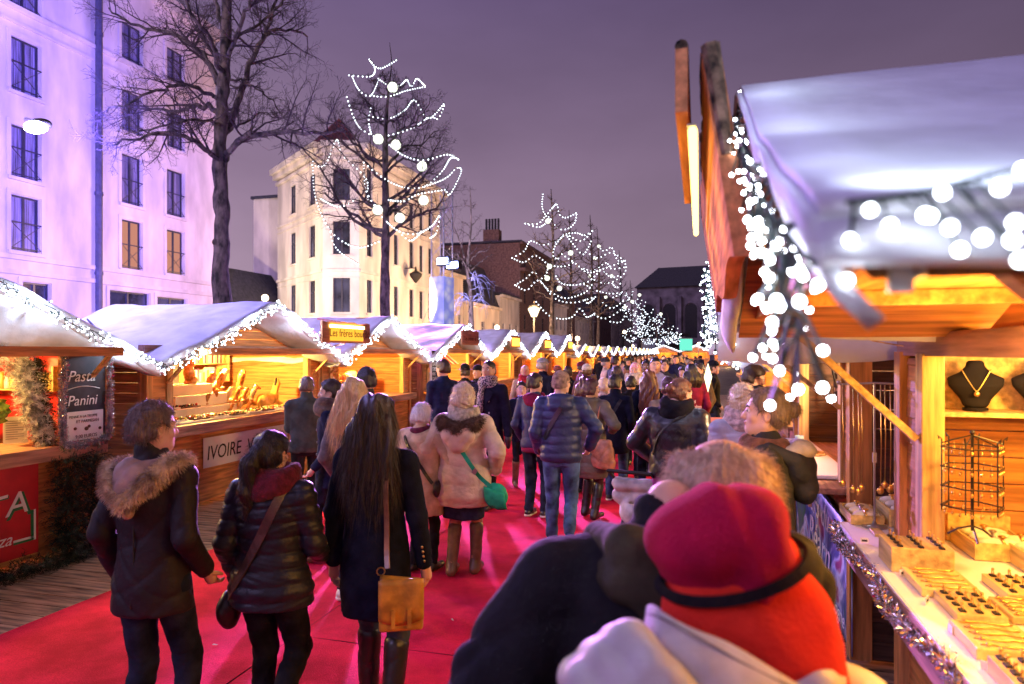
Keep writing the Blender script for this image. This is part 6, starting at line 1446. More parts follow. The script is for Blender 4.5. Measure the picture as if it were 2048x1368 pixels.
f = Fld(); f.ell((0, -.10, 1.42), (.12, .085, .09), .03).ell((0, -.05, 1.47), (.11, .085, .05), .03).cone((-.04, -.15, 1.38), (0, -.17, 1.27), .05, .03, .03); f.ell((0, -.06, 1.53), (.07, .05, .05), .02, 's'); f.post = wrinkle(.006, 3)
V, Q = f.mesh(.009); npmesh('hood', V, Q, C('hood_lining', (.50, .34, .28), 'cotton'), I['root'])
seam(I, 'seam', [(0, 1.2), (.01, 1.0), (.005, .82)])
# 2 black quilted jacket, ponytail
I = person('dark haired woman from behind in a black quilted jacket and burgundy scarf', 543, 862, 3.55, 6, ('pony', 'black', 1.30), dict(m=PUFB, kind='puffer', hem=.80, flare=1.24, q=.085), dict(m=C('jeans_black', (.013, .014, .022), 'denim'), r=1.12), ('sneaker', WH_S),
           arms=(((.225, .06, .90), (.3, -1, 0)), ((.17, .26, 1.0), (.5, -1, -.2))), stride=(.06, -.16), lift=(0, .13), collar=.6, scarf=dict(m=BURG, big=.022), w=1.04, hyaw=-8, female=True, bulk=.012)
c_ = carried(I, 'shoulder_bag', 'small black bag on a broad brown strap of the woman with burgundy scarf', 'bag'); mb = MB(); ribbon(mb, smooth_path(on_coat(I, [(.12, 1.46), (.085, 1.36), (.02, 1.22), (-.06, 1.07), (-.13, .95), (-.19, .86)], -1, .010), 4), .048); mb.build('strap', C('strap_brown', (.10, .055, .05), 'leather'), c_)
f = Fld(); f.ell((-.24, -.03, .76), (.06, .09, .11)); f.post = wrinkle(.004, 2); V, Q = f.mesh(.012); npmesh('bag', V, Q, BLK_S, c_)
# 3 long dark hair, navy coat
I = person('woman seen from behind with very long dark wavy hair and a long navy coat', 752, 788, 3.72, 2, ('longwavy', 'dark', 1.20), dict(m=NAVYD, kind='wool', hem=.60, flare=.98), dict(m=TIGHT, r=.86), ('boot', BLK_S), arms=(((.255, .0, .82), (.6, -1, 0)), ((.265, .06, .83), (.6, -1, 0))), stride=(.12, -.04), collar=.2, female=True, w=.98, fuzzn=5200, bulk=.006)
for s_ in (-1, 1):
    h = I['ha'][0 if s_ < 0 else 1]; e = I['el'][0 if s_ < 0 else 1]; v = (e-h).normalized(); mb = MB()
    for k in range(4): p = h+v*(.03+.026*k)+Vector((s_*.020, -.046, 0)); mb.sph(tuple(p), (.008, .005, .008), 8, 6)
    mb.build('cuff_buttons', GOLD, I['root'], True)
MUS = C('bag_mustard', (.52, .24, .025), 'leather', rough=.5)
c_ = carried(I, 'satchel', 'mustard yellow leather satchel hanging from a long tan strap', 'bag'); mb = MB(); pts = on_coat(I, [(.12, 1.44), (.115, 1.3), (.115, 1.12), (.12, .98)], -1, .022)+[(.14, -.17, .90)]
ribbon(mb, smooth_path(pts, 4), .026, out=(0, -1, 0)); mb.build('strap', C('strap_tan', (.32, .17, .10), 'leather'), c_)
Mb = Matrix.Translation((.205, -.15, .735)) @ Matrix.Rotation(Rd(24), 4, 'Z'); mb = MB()
mb.prism([(-.11, -.14), (.11, -.14), (.115, .10), (-.105, .13)], -.045, .045, 1, 0, Mb); bev(mb.build('body', MUS, c_), .018, 3)
mb = MB().grid(lambda u, v: tuple(Mb @ Vector((-.112+.224*u, -.052-.012*math.sin(PI*v)-.004*math.sin(u*9), .125-.20*v-.03*math.sin(PI*u)*v))), 10, 8); solid(mb.build('flap', MUS, c_, True), .006)
mb = MB(); mb.box(.03, .05, -.072, -.062, -.11, -.02, 0, Mb).box(-.05, -.03, -.072, -.062, -.11, -.02, 0, Mb); mb.build('buckle_strap', MUS, c_); MB().tube([tuple(Mb @ Vector((-.10+.02*math.cos(a), 0, .155+.02*math.sin(a)))) for a in np.linspace(0, 6.28, 12)], .004, 5).build('ring', GOLD, c_)
# 4 blond, 5 man behind her
I = person('woman with straight long blond hair seen from behind, half hidden by the navy coat', 708, 757, 5.6, -6, ('long', 'blond', 1.22), dict(m=C('coat_grey', (.16, .15, .19)), hem=.7), dict(m=JEAND), ('sneaker', WH_S), arms=('pocket', 'pocket'), stride=(.0, -.05), female=True, collar=.2, fuzzn=3000)
I = person('dark haired man looking left in an olive jacket with shoulder tabs, behind the blond woman', 733, 735, 6.9, 25, ('short', 'black'), dict(m=C('olive_dark', (.055, .055, .045), 'cotton'), hem=.86), dict(m=JEAND), arms=('pocket', 'bent'), hyaw=20, collar=.7, bulk=.015, w=1.06)
MB().cbox((.155, -.02, 1.50), (.10, .05, .012), 0, Matrix.Rotation(Rd(14), 3, 'Y')).build('shoulder_tab', C('tab', (.5, .45, .3), 'cotton'), I['root'])
# 6 woman with brown scarf looking left
I = person('pale woman with tied dark hair, brown scarf and navy peacoat looking to the left', 660, 759, 6.7, 110, ('tied', 'dark'), dict(m=NAVY, hem=.72, flare=1.02), dict(m=JEAND, r=.9), ('boot', BRBOOT), SKIN_P, ('pocket', 'pocket'), (.10, -.10), hyaw=8, scarf=dict(m=BRNK, big=.02), female=True, w=.94)
mb = MB()
for z in (1.28, 1.16, 1.04):
    for x in (-.05, .06): p = on_coat(I, [(x, z)], 1, .004)[0]; mb.sph(p, (.013, .006, .013), 8, 6)
mb.build('buttons', METAL, I['root'], True)
# 7 man at the carved animal stall
I = person('grey haired man seen from behind in a dark green jacket at the carved animal counter', 613, 753, 8.3, 40, ('short', 'greybrown'), dict(m=GRNJ, kind='cotton', hem=.84, flare=1.04), dict(m=C('trousers_dark', (.022, .022, .03), 'cotton'), r=1.05), ('low', BLK_S), arms=('bent', 'pocket'), collar=.9, bulk=.02, w=1.05, hyaw=-8, hpitch=-8)
# 8 elderly woman
I = person('small old woman with white curls in a beige coat seen from behind', 842, 805, 6.3, -8, ('bobshort', 'white'), dict(m=BEI2, kind='cotton', hem=.62, flare=1.05), dict(m=BLACK, r=.85), ('low', BLK_S), SKIN_P, ('pocket', ((.24, .18, 1.02), (1, -.6, -.3))), (.0, .08), collar=.4, female=True, bulk=.035, hpitch=-12, w=1.08, scarf=dict(m=BURG, n=1, big=-.012))
c_ = carried(I, 'shoulder_bag', 'small black crossbody bag on the old woman in beige', 'bag'); mb = MB(); ribbon(mb, smooth_path(on_coat(I, [(-.12, 1.43), (-.05, 1.34), (.05, 1.2), (.15, 1.04), (.20, .96)], -1, .012), 4), .035); mb.build('strap', BLK_S, c_)
f = Fld(); f.ell((.24, -.06, .90), (.045, .08, .09)); V, Q = f.mesh(.012); npmesh('bag', V, Q, BLK_S, c_)
# 9 beige puffer, knitted scarf, green bag
I = person('blond woman seen from behind in a cream puffer coat, knitted scarf and tall brown boots', 927, 771, 6.25, 3, ('curly', 'ash'), dict(m=BEI, kind='puffer', hem=.66, flare=1.12, q=.17), dict(m=C('stocking_skin', (.55, .28, .2), 'cotton'), r=.84), ('boot', BRBOOT), SKIN_P, (((.25, .04, .98), (.6, -.8, 0)), ((.27, .10, .98), (.7, -.9, .1))), (-.05, .06),
           scarf=dict(m=SAND, big=.018), hscale=1.10, female=True, bulk=.045, w=1.06, skirt=(.53, C('skirt_navy', (.03, .03, .07))), collar=.3)
f = Fld(); f.chain([(-.19, -.06, 1.45), (-.14, -.16, 1.42), (0, -.205, 1.385), (.14, -.16, 1.42), (.19, -.06, 1.45)], [.04, .05, .05, .05, .04], .03); V, Q = f.mesh(.012); npmesh('fur_collar', V, Q, [FURD, FURD], I['root'], extra=fuzz(V, vnorm(V, Q), 5000, .035, .004, I['rng'], (0, -.2, -.3), .5))
f = Fld(); f.ell((0, -.175, 1.33), (.165, .08, .11), .03); f.ell((0, -.165, 1.24), (.10, .07, .08), .03); f.post = wrinkle(.006, 1); V, Q = f.mesh(.011); npmesh('hood', V, Q, BEI, I['root'])
GRB = C('bag_green', (.02, .40, .22), 'cotton', rough=.6, bump=.5); c_ = carried(I, 'shoulder_bag', 'bright green crossbody bag hanging at the right hip of the woman in cream', 'bag'); mb = MB()
ribbon(mb, smooth_path(on_coat(I, [(-.02, 1.27), (.05, 1.16), (.13, 1.04), (.20, .94)], -1, .016)+[(.30, -.14, .86)], 4), .036, out=(.1, -1, 0)); mb.build('strap', GRB, c_)
f = Fld(); f.ell((.335, -.10, .77), (.115, .06, .115), .02, rot=Matrix.Rotation(Rd(-22), 3, 'Y')); f.ell((.30, -.155, .73), (.03, .02, .045), .015); f.ell((.36, -.155, .71), (.03, .02, .045), .015); f.post = wrinkle(.006, 4); V, Q = f.mesh(.010); npmesh('bag', V, Q, GRB, c_)
mb = MB().grid(lambda u, v: (.235+.20*u+.02*v, -.155-.022*math.sin(PI*v)-.01*math.sin(PI*u), .865-.06*u-.14*v-.03*math.sin(PI*u)*v), 8, 6); solid(mb.build('flap', GRB, c_, True), .006); MB().cbox((.16, -.185, 1.0), (.05, .012, .04), 0, Matrix.Rotation(Rd(-50), 3, 'Y')).build('buckle', METAL, c_)
# 10 man facing the viewer
I = person('man facing the viewer in a dark double breasted overcoat with a patterned scarf and gloves', 976, 720, 9.0, 172, ('crop', 'black'), dict(m=C('overcoat', (.016, .016, .034)), hem=.62, w=1.), dict(m=BLACK), arms=('down', 'down'), stride=(.12, -.12), hpitch=6, gloves=C('glove', (.02, .015, .02), 'leather'), scarf=dict(m=C('scarf_check', (.55, .45, .45), 'knit', col2=(.03, .02, .04), scale=60, lo=.45, hi=.55), n=2, big=-.005, tail=True), bulk=.012, beard=None, skin=mat('skin_olive', (.52, .29, .20), .55, var=.06, scale=9))
mb = MB()
for z in (1.28, 1.14, 1.0):
    for x in (-.07, .07): mb.sph(on_coat(I, [(x, z)], 1, .004)[0], (.013, .006, .013), 8, 6)
mb.build('buttons', METAL, I['root'], True)
for s_ in (-1, 1): MB().add([(s_*.045, .135, 1.44), (s_*.13, .125, 1.38), (s_*.10, .142, 1.31), (s_*.03, .150, 1.22)], [(0, 1, 2, 3)]).build('lapel', MATS['cloth_overcoat'], I['root'])
# 11, 12
person('man in navy jacket and grey trousers standing at the red awning chalet', 886, 719, 10.2, 50, ('short', 'dark'), dict(m=NAVY, hem=.86), dict(m=C('trousers_grey', (.16, .17, .20), 'cotton')), arms=('bent', 'pocket'), hyaw=10, bulk=.01)
person('person in a black brimmed hat seen from behind at the fourth chalet', 930, 731, 12.5, 20, ('short', 'dark'), dict(m=BLACK, hem=.8), hat=('fedora', BLACK))
person('ruddy man in a black cap behind the man in the overcoat', 955, 731, 13, 160, ('crop', 'black'), dict(m=BLACK, hem=.8), hat=('beanie', BLACK))
# 13 smiling woman
person('smiling dark haired woman facing the viewer in black tights and ankle boots', 1043, 763, 10.3, 200, ('tied', 'black'), dict(m=NAVYD, hem=.76), dict(m=BLACK, r=.82), ('boot', BRBOOT), SKIN_P, lips=LIPR, female=True, w=.9, stride=(.05, -.05), arms=('pocket', 'pocket'))
# 14 young man, maroon hood
I = person('young man seen from behind in a blue jacket with a maroon hood and dark jeans', 1070, 746, 8.4, -12, ('short', 'dark'), dict(m=C('blue_jacket', (.03, .04, .11), 'puffer', rough=.6), kind='parka', hem=.86), dict(m=JEAND, r=1.03), ('sneaker', BLK_S), arms=('pocket', 'pocket'), stride=(.03, .06), hyaw=-15, collar=.3, fuzzn=1600)
f = Fld(); f.ell((0, -.09, 1.47), (.125, .08, .06), .03).cone((-.08, .03, 1.49), (.08, .03, 1.49), .04, .04, .03).ell((0, -.11, 1.42), (.09, .06, .06), .03); f.post = wrinkle(.005, 5); V, Q = f.mesh(.012); npmesh('hood', V, Q, MAR, I['root'])
f = Fld(); f.loft([(.80, 0, 0, .175, .125), (.88, 0, 0, .178, .13)], .01); V, Q = f.mesh(.014); npmesh('shirt_hem', V, Q, MAR, I['root'])
# 15 bald man in blue puffer
I = person('balding man with glasses seen from behind in a shiny blue quilted jacket and blue jeans', 1122, 740, 7.25, 6, ('crop', C('stubble', (.34, .22, .17), 'fur')), dict(m=PUFN, kind='puffer', hem=.84, q=.085), dict(m=JEAN, r=1.12), ('sneaker', BLU_S), arms=('pocket', ((.26, .10, .97), (1, -.7, -.2))), stride=(.05, -.17), lift=(0, .10), glasses=True, hyaw=-30, bulk=.022, w=1.08, collar=.5, hood=True)
c_ = carried(I, 'shoulder_bag', 'dark strap and slim bag across the blue quilted jacket', 'bag'); mb = MB(); ribbon(mb, smooth_path(on_coat(I, [(.02, 1.40), (-.04, 1.31), (-.10, 1.2), (-.16, 1.08)], -1, .012), 4), .045); mb.build('strap', BLK_S, c_); f = Fld(); f.ell((-.22, .08, .98), (.04, .09, .09)); V, Q = f.mesh(.014); npmesh('bag', V, Q, BLK_S, c_)
# 16 woman in grey brown coat with orange brown bag
I = person('short haired woman in a greyish brown coat seen from behind, carrying a tan shopper bag', 1182, 757, 8.4, -22, ('bobshort', 'maroon'), dict(m=OLV, kind='puffer', hem=.52, flare=1.05, q=.14), dict(m=C('legs_maroon', (.06, .012, .025), 'cotton'), r=.9), ('boot', BLK_S), SKIN, ('pocket', ((.22, .16, 1.12), (1, -.6, -.6))), (.03, -.08), hood=True, bulk=.03, female=True, hyaw=-30, glasses=True)
c_ = carried(I, 'shopper_bag', 'large tan orange shopper bag under the arm of the woman in greyish brown', 'bag'); TAN = C('bag_tan', (.48, .20, .10), 'leather', rough=.5); f = Fld(); f.loft([(.66, .25, -.12, .15, .06), (.75, .24, -.12, .18, .075), (.90, .22, -.12, .17, .065), (1.02, .21, -.12, .15, .04)], .02); f.post = wrinkle(.007, 8); V, Q = f.mesh(.011); npmesh('bag', V, Q, TAN, c_)
mb = MB(); ribbon(mb, smooth_path([(.12, -.15, 1.0), (.16, -.14, 1.2), (.19, -.06, 1.46), (.2, .06, 1.3)], 5), .02, out=(1, 0, 0)); mb.build('handle', TAN, c_)
# 17 dark haired man, black coat
I = person('dark haired man from behind in a black wool coat with diagonal strap', 1231, 749, 9.3, -6, ('short', 'black'), dict(m=NAVYD, hem=.68, flare=1.02), dict(m=JEANM), ('sneaker', BLK_S), arms=('pocket', 'pocket'), stride=(.05, -.05), collar=.9, hyaw=-18, fuzzn=1500)
c_ = carried(I, 'shoulder_bag', 'grey diagonal strap and bag on the man in black wool coat', 'bag'); mb = MB(); ribbon(mb, smooth_path(on_coat(I, [(.10, 1.43), (.03, 1.3), (-.06, 1.15), (-.14, 1.0)], -1, .010), 4), .045); mb.build('strap', CHAR, c_); f = Fld(); f.ell((-.20, .06, .9), (.04, .09, .09)); V, Q = f.mesh(.016); npmesh('bag', V, Q, CHAR, c_)
# 18 quilted leather jacket
I = person('woman with a brown bun, quilted black leather jacket and purple trousers behind a stroller', 1352, 752, 6.0, -8, ('tied', 'auburn'), dict(m=LEA, kind='leather', hem=.92, flare=1.04), dict(m=PURP, r=1.2), ('low', BLK_S), SKIN, (((.22, .22, 1.03), (1, -.8, 0)), 'pocket'), (.05, -.05), hyaw=-38, hpitch=-6, collar=.3, female=True, w=1.12, bulk=.03, hoff=(.02, .03, -.02), scarf=dict(m=BLACK, big=.012))
mb = MB()
for sg in (-1, 1):
    for k in range(-9, 16):
        seg = []
        for j in range(22):
            z = .95+.018*j; x = sg*((z-.95)*.62-.24+.05*k)
            if abs(x) < .155: seg.append((x, z))
        if len(seg) > 2: mb.tube(on_coat(I, seg, -1, .0005), .0022, 3, cap=False)
mb.build('quilt_stitching', INK, I['root'])
seam(I, 'seam', [(-.15, .95), (-.155, 1.1), (-.14, 1.3)], w=.003); seam(I, 'seam', [(.15, .95), (.155, 1.1), (.14, 1.3)], w=.003)
c_ = carried(I, 'shoulder_bag', 'thin black strap across the quilted leather jacket', 'bag'); mb = MB(); ribbon(mb, smooth_path(on_coat(I, [(.10, 1.45), (.0, 1.40), (-.12, 1.27), (-.18, 1.1)], -1, .010), 4), .016); mb.build('strap', BLK_S, c_)
# stroller
r = thing('stroller', 'folded hood baby stroller with white and pink cover beside the purple trousers', 'stroller', (*cw((1283-CX)/F*6.35, 6.35), .0), YAW-.5); mb = MB()
for s_ in (-.2, .2): mb.tube([(s_, -.35, .98), (s_, -.2, .9), (s_, .3, .12)], .014, 6).tube([(s_, -.25, .12), (s_, .1, .5)], .014, 6)
mb.tube([(-.2, -.35, .98), (.2, -.35, .98)], .018, 6); mb.build('frame', INK, r)
f = Fld(); f.ell((0, .0, .58), (.19, .28, .17), .03); f.ell((0, -.03, .68), (.14, .2, .12), .02, 's'); f.cone((-.16, -.18, .84), (.16, -.18, .84), .06, .06, .04).cone((-.17, -.12, .72), (.17, -.12, .72), .07, .07, .05); f.post = wrinkle(.006, 3); V, Q = f.mesh(.015); npmesh('seat', V, Q, C('stroller_white', (.62, .60, .56), 'cotton'), r)
f = Fld(); f.ell((0, -.05, .80), (.11, .12, .06)); V, Q = f.mesh(.015); npmesh('blanket', V, Q, C('pink', (.6, .16, .2), 'cotton'), r)
for x, y in ((-.21, -.25), (.21, -.25), (-.21, .3), (.21, .3)): w_ = MB().lathe([(.10, -.02), (.115, 0), (.10, .02)], 16, 0, Matrix.Translation((x, y, .125)) @ Matrix.Rotation(PI/2, 4, 'Y')).build('wheel', INK, r)
# 22 woman with bun at the right, profile to the left
CRM = C('hood_cream', (.62, .58, .44), 'cotton'); I = person('woman in profile with grey brown bun and dark jacket with cream lined hood', 1527, 776, 3.62, 88, ('tied', C('hair_ashdark', (.30, .23, .19), 'wool', stretch=(6, 6, .6), bump=.6)), dict(m=C('jacket_slate', (.045, .048, .055), 'cotton'), kind='cotton', hem=.86, flare=1.08), dict(m=OLT, r=1.15), ('low', BLK_S), SKIN_P, ('pocket', 'pocket'), (.04, -.04), hyaw=0, collar=.5, female=True, bulk=.02, hpitch=6, fuzzn=2600, scarf=dict(m=C('scarf_rust', (.20, .09, .06), 'knit'), n=1, big=-.006))
f = Fld(); f.ell((0, -.15, 1.38), (.15, .10, .10), .03).ell((0, -.19, 1.28), (.10, .07, .09), .03).cone((-.12, -.02, 1.47), (-.12, -.14, 1.42), .035, .04, .03).cone((.12, -.02, 1.47), (.12, -.14, 1.42), .035, .04, .03); f.ell((0, -.10, 1.47), (.10, .085, .08), .02, 's'); f.post = wrinkle(.005, 2); V, Q = f.mesh(.008); npmesh('hood', V, Q, MATS['cloth_jacket_slate'], I['root'])
f = Fld(); f.ell((0, -.155, 1.462), (.118, .095, .052), .02); f.ell((0, -.07, 1.52), (.085, .075, .06), .02, 's'); f.post = wrinkle(.004, 5); V, Q = f.mesh(.008); npmesh('hood_lining', V, Q, CRM, I['root'])
I = person('woman with curly ash hair in a lilac puffer jacket behind the cream lined hood', 1483, 768, 5.4, 20, ('curly', 'ash'), dict(m=LILAC, kind='puffer', hem=.86, q=.10), dict(m=BLACK), arms=('bent', 'pocket'), collar=.5, bulk=.02, scarf=dict(m=C('scarf_pink', (.6, .42, .42), 'fur'), n=2, big=.01), w=1., female=True, fuzzn=2200)
person('dark haired man with glasses and dark coat in profile facing right among the stalls', 1503, 729, 7.2, -78, ('short', 'dark'), dict(m=C('coat_brown', (.04, .025, .03)), hem=.7), dict(m=BLACK), glasses=True, collar=.9, beard='dark', hpitch=-14, bulk=.015, scarf=dict(m=NAVYD, n=2))
# crowd further down the lane
SKB = mat('skin_brown', (.30, .16, .10), .55, var=.06, scale=9)
crowd = [
 ('woman with long red brown hair down the back of a dark coat', 1298, 740, 9.8, 8, ('longwavy', 'auburn', 1.02), dict(m=NAVYD, hem=.7), None, {}),
 ('woman with long brown hair and a beige coat seen from behind', 1234, 732, 12.4, 4, ('long', 'dark', 1.34), dict(m=BEI2, hem=.6), None, {}),
 ('woman with loose reddish hair just behind the tan shopper bag carrier', 1171, 751, 9.8, -10, ('long', 'maroon', 1.36), dict(m=C('grey_lilac', (.2, .18, .24)), hem=.8), None, {}),
 ('woman in a maroon hooded sweatshirt with dark ponytail and white lettering on the back', 1383, 728, 11.0, 10, ('long', 'black', 1.38), dict(m=MAR, kind='cotton', hem=.80), dict(m=MAR), {}),
 ('young man facing the viewer in a white hooded sweatshirt holding a phone', 1311, 714, 11.3, 190, ('crop', 'black'), dict(m=GREYW, kind='cotton', hem=.86), dict(m=JEAND), dict(arms=('phone', 'bent'), hood=True)),
 ('woman facing the viewer in a pink flowered headscarf and cream shawl', 1270, 726, 12.2, 176, ('bald', ''), dict(m=BLACK, hem=.5), None, dict(hat=('hijab', C('hijab_pink', (.75, .30, .38), 'cotton', col2=(.8, .74, .7), scale=25, lo=.45, hi=.55)), scarf=dict(m=C('shawl_cream', (.7, .6, .48), 'knit'), n=3, big=.03))),
 ('dark bearded man in navy facing the viewer left of the white sweatshirt', 1292, 721, 14.8, 184, ('short', 'black'), dict(m=NAVY, hem=.86), None, dict(beard='black', skin=SKB)),
 ('man in a grey jacket facing the viewer right of the white sweatshirt', 1329, 719, 14.6, 178, ('short', 'dark'), dict(m=CHAR, hem=.86), None, {}),
 ('tall man in an open navy jacket and pale shirt far down the lane', 1352, 710, 21, 180, ('short', 'dark'), dict(m=NAVY, hem=.82), None, {}),
 ('round faced woman with dark hair looking left beside the maroon sweatshirt', 1366, 732, 13.8, 160, ('long', 'black', 1.4), dict(m=C('coat_cream', (.55, .5, .45)), hem=.8), None, {}),
 ('man in a scarf with a yellow lit face looking left near the right stalls', 1397, 726, 12.2, 150, ('curly', 'dark'), dict(m=C('brown_jacket', (.12, .08, .05), 'cotton'), hem=.82), None, dict(scarf=dict(m=BRNK))),
 ('dark skinned man looking left in front of the pink headscarf', 1253, 730, 14.8, 120, ('crop', 'black'), dict(m=NAVYD, hem=.8), None, dict(skin=SKB)),
 ('dark haired woman facing the viewer far left of the pink headscarf', 1246, 722, 19, 170, ('long', 'black', 1.4), dict(m=BLACK, hem=.8), None, {}),
 ('woman with dark parted hair smiling far down the lane', 1257, 716, 22, 178, ('long', 'black', 1.4), dict(m=CHAR, hem=.8), None, {}),
 ('tall man with dark hair in a grey coat seen from the side', 1231, 712, 16.5, -40, ('short', 'dark'), dict(m=C('coat_slate', (.09, .09, .12)), hem=.7), None, {}),
 ('man in a grey woollen hat and beige coat looking right', 1212, 716, 17.2, -70, ('crop', 'grey'), dict(m=BEI2, hem=.7), None, dict(hat=('beanie', CHAR))),
 ('person in a white knitted cap and brown fur collared coat seen from behind', 1174, 729, 12.6, 0, ('short', 'brown'), dict(m=C('coat_rust', (.26, .13, .09), 'cotton'), hem=.8), None, dict(hat=('beanie', C('hat_white', (.66, .62, .56), 'knit')), scarf=dict(m=FURD, big=.03))),
 ('person in a burgundy woollen hat looking right', 1164, 724, 16, -60, ('crop', 'dark'), dict(m=MAR, hem=.8), None, dict(hat=('beanie', BURG))),
 ('man in a grey flat cap and navy coat seen from behind', 1086, 716, 12.5, -30, ('short', 'grey'), dict(m=NAVYD, hem=.8), None, dict(hat=('cap', C('cap_grey', (.3, .32, .40), 'wool')))),
 ('bald man with a red scarf and beige coat seen from behind', 1050, 729, 13.2, 10, ('bald', ''), dict(m=BEI2, hem=.8), None, dict(scarf=dict(m=C('scarf_red', (.5, .02, .03), 'knit')))),
 ('dark haired person in black beside the sixth chalet', 1137, 733, 14, -20, ('curly', 'dark'), dict(m=BLACK, hem=.8), None, {}),
 ('person in a dull red woollen hat behind the balding man', 1115, 732, 15.5, 20, ('short', 'brown'), dict(m=C('coat_red', (.2, .05, .05)), hem=.8), None, dict(hat=('beanie', C('hat_rust', (.3, .08, .06), 'knit')))),
 ('small dark haired woman just left of the bun of the leather jacket woman', 1337, 754, 8.4, 10, ('bobshort', 'maroon'), dict(m=C('coat_taupe', (.3, .22, .18)), hem=.8), None, {}),
 ('person seen from behind in black between the black coat and the headscarf', 1262, 752, 10.8, 0, ('short', 'black'), dict(m=BLACK, hem=.75), None, {}),
 ('woman in a pale pinkish fur coat seen from behind near the lane middle', 1208, 755, 10.6, -6, ('bobshort', 'ash'), dict(m=C('coat_pinkfur', (.5, .38, .38), 'fur'), hem=.7), None, {}),
 ('person in a dark hat beside the third right hand stall', 1427, 722, 13.4, -90, ('short', 'dark'), dict(m=BLACK, hem=.8), None, dict(hat=('beanie', BLACK))),
]
for lb, px, tp, d, fc_, hr, ct, lg, kw in crowd:
    kw = dict(kw); kw.setdefault('arms', ('pocket', 'pocket')); I = person(lb, px, tp, d, fc_, hr, ct, lg, **kw)
    if 'maroon hooded' in lb:
        for k, w_ in enumerate(('A', 'Med', 'Garden', 'Team')): text('lettering', w_, .07, Matrix.Translation((-.09, -.175, 1.25-.075*k)) @ Matrix.Rotation(PI/2, 4, 'X'), WHITE, I['root'], .002)
    if 'white hooded' in lb: MB().box(-.10, .10, .165, .172, 1.16, 1.30).build('shirt_print', CHAR, I['root']); MB().box(-.14, -.07, .30, .31, 1.2, 1.33).build('phone', INK, I['root'])
g = random.Random(99); KC = [NAVYD, BLACK, CHAR, BEI2, MAR, NAVY, OLV, C('coat_taupe', (.3, .22, .18))]; HC = ['black', 'dark', 'brown', 'auburn', 'grey', 'blond']
protos = []
for k in range(7):
    protos.append(person('distant visitor in winter clothes in the packed far part of the lane', 1200+26*k, 712+g.uniform(-2, 4), 26+g.uniform(0, 6), (0, 180)[k % 2]+g.uniform(-30, 30), (g.choice(('short', 'long', 'curly')), HC[k % 6], 1.4), dict(m=KC[k], hem=g.uniform(.6, .86)), group='distant visitors at the far end of the lane', vx=.03))
for k in range(42):
    s_ = protos[g.randrange(7)]['root']; d = g.uniform(24, 62); px = g.uniform(1150+d*2, 1385+min(25, d*.5)); lat = (px-CX)/F*d; x, y = cw(lat, d)
    if x > -.1 and y < 36: continue
    c_ = s_.copy(); COL.objects.link(c_); c_.location = (x, y, s_.location.z); c_.rotation_euler.z = s_.rotation_euler.z+g.uniform(-.5, .5)+(PI if g.random() < .3 else 0); q = g.uniform(.93, 1.04); c_.scale = (q, q, q)
    for ch in list(s_.children):
        e_ = ch.copy(); COL.objects.link(e_); e_.parent = c_
# ---- the couple close to the camera
I = person('balding fair haired man from behind in a dark jacket, head bent, beside the red beret', 1340, 905, 1.42, 18, ('balding', C('hair_fair', (.62, .47, .34), 'wool', stretch=(6, 6, .8), bump=.5)), dict(m=C('jacket_blackolive', (.018, .015, .020), 'cotton', bump=.5), kind='parka', hem=.80, amp=.011), dict(m=BLACK), ('low', BLK_S), SKIN, (((.30, -.02, .95), (.9, -.8, 0)), 'bent'), hyaw=-25, hpitch=-16, hoff=(.10, .03, -.125), collar=.6, bulk=.04, w=1.20, h=1.95, vx=.008, fuzzn=4200, hscale=1.2)
f = Fld(); f.chain([(-.13, .04, 1.49), (-.10, -.09, 1.51), (.0, -.12, 1.50), (.12, -.09, 1.50)], [.032, .036, .036, .032], .012).chain([(-.15, .0, 1.45), (-.11, -.12, 1.46), (.0, -.15, 1.45), (.10, -.13, 1.45)], [.028, .034, .036, .03], .01).cone((-.10, -.11, 1.50), (-.05, -.15, 1.40), .035, .03, .02); f.post = wrinkle(.007, 4); V, Q = f.mesh(.006); npmesh('collar_hood', V, Q, C('hood_olive', (.060, .050, .030), 'cotton', bump=.5), I['root'])
mb = MB(); p = on_coat(I, [(-.06, 1.40)], -1, .012)[0]; mb.tube([(p[0], p[1]-.02, p[2]+.05), (p[0]+.01, p[1]-.01, p[2]-.02)], .006, 6); mb.build('zip_pull', METAL, I['root'])
I = person('woman from behind in a red beret with black band, red scarf and pale padded jacket', 1462, 1000, 1.16, 14, ('bald', ''), dict(m=C('puffer_pale', (.62, .56, .56), 'puffer', rough=.55), kind='puffer', hem=.80, q=.10), dict(m=BLACK), ('low', BLK_S), SKIN, ('pocket', 'bent'), collar=.2, bulk=.03, h=1.78, vx=.008, female=True, w=1.02)
BER = C('beret_red', (.46, .008, .055), 'wool', var=.16, scale=5, bump=.5, bscale=150); REDS = C('scarf_fleece', (.78, .035, .02), 'wool', var=.08, scale=5)
f = Fld(); f.ell((-.034, -.02, 1.722), (.110, .120, .068), .03, rot=Matrix.Rotation(Rd(-16), 3, 'Y')).ell((-.006, -.01, 1.746), (.094, .106, .060), .03, rot=Matrix.Rotation(Rd(-14), 3, 'Y')).loft([(1.64, -.008, -.01, .106, .118), (1.72, -.006, -.01, .108, .120)], .02)
f.post = lambda X, Y, Z: .0055*np.sin(16*X+11*Z+2*np.sin(13*Y))+.004*np.sin(30*X-22*Z+3+2*np.sin(18*X))+.0025*np.sin(55*X+40*Z+3*np.sin(20*X))
V, Q = f.mesh(.006); npmesh('beret', V, Q, BER, I['root'])
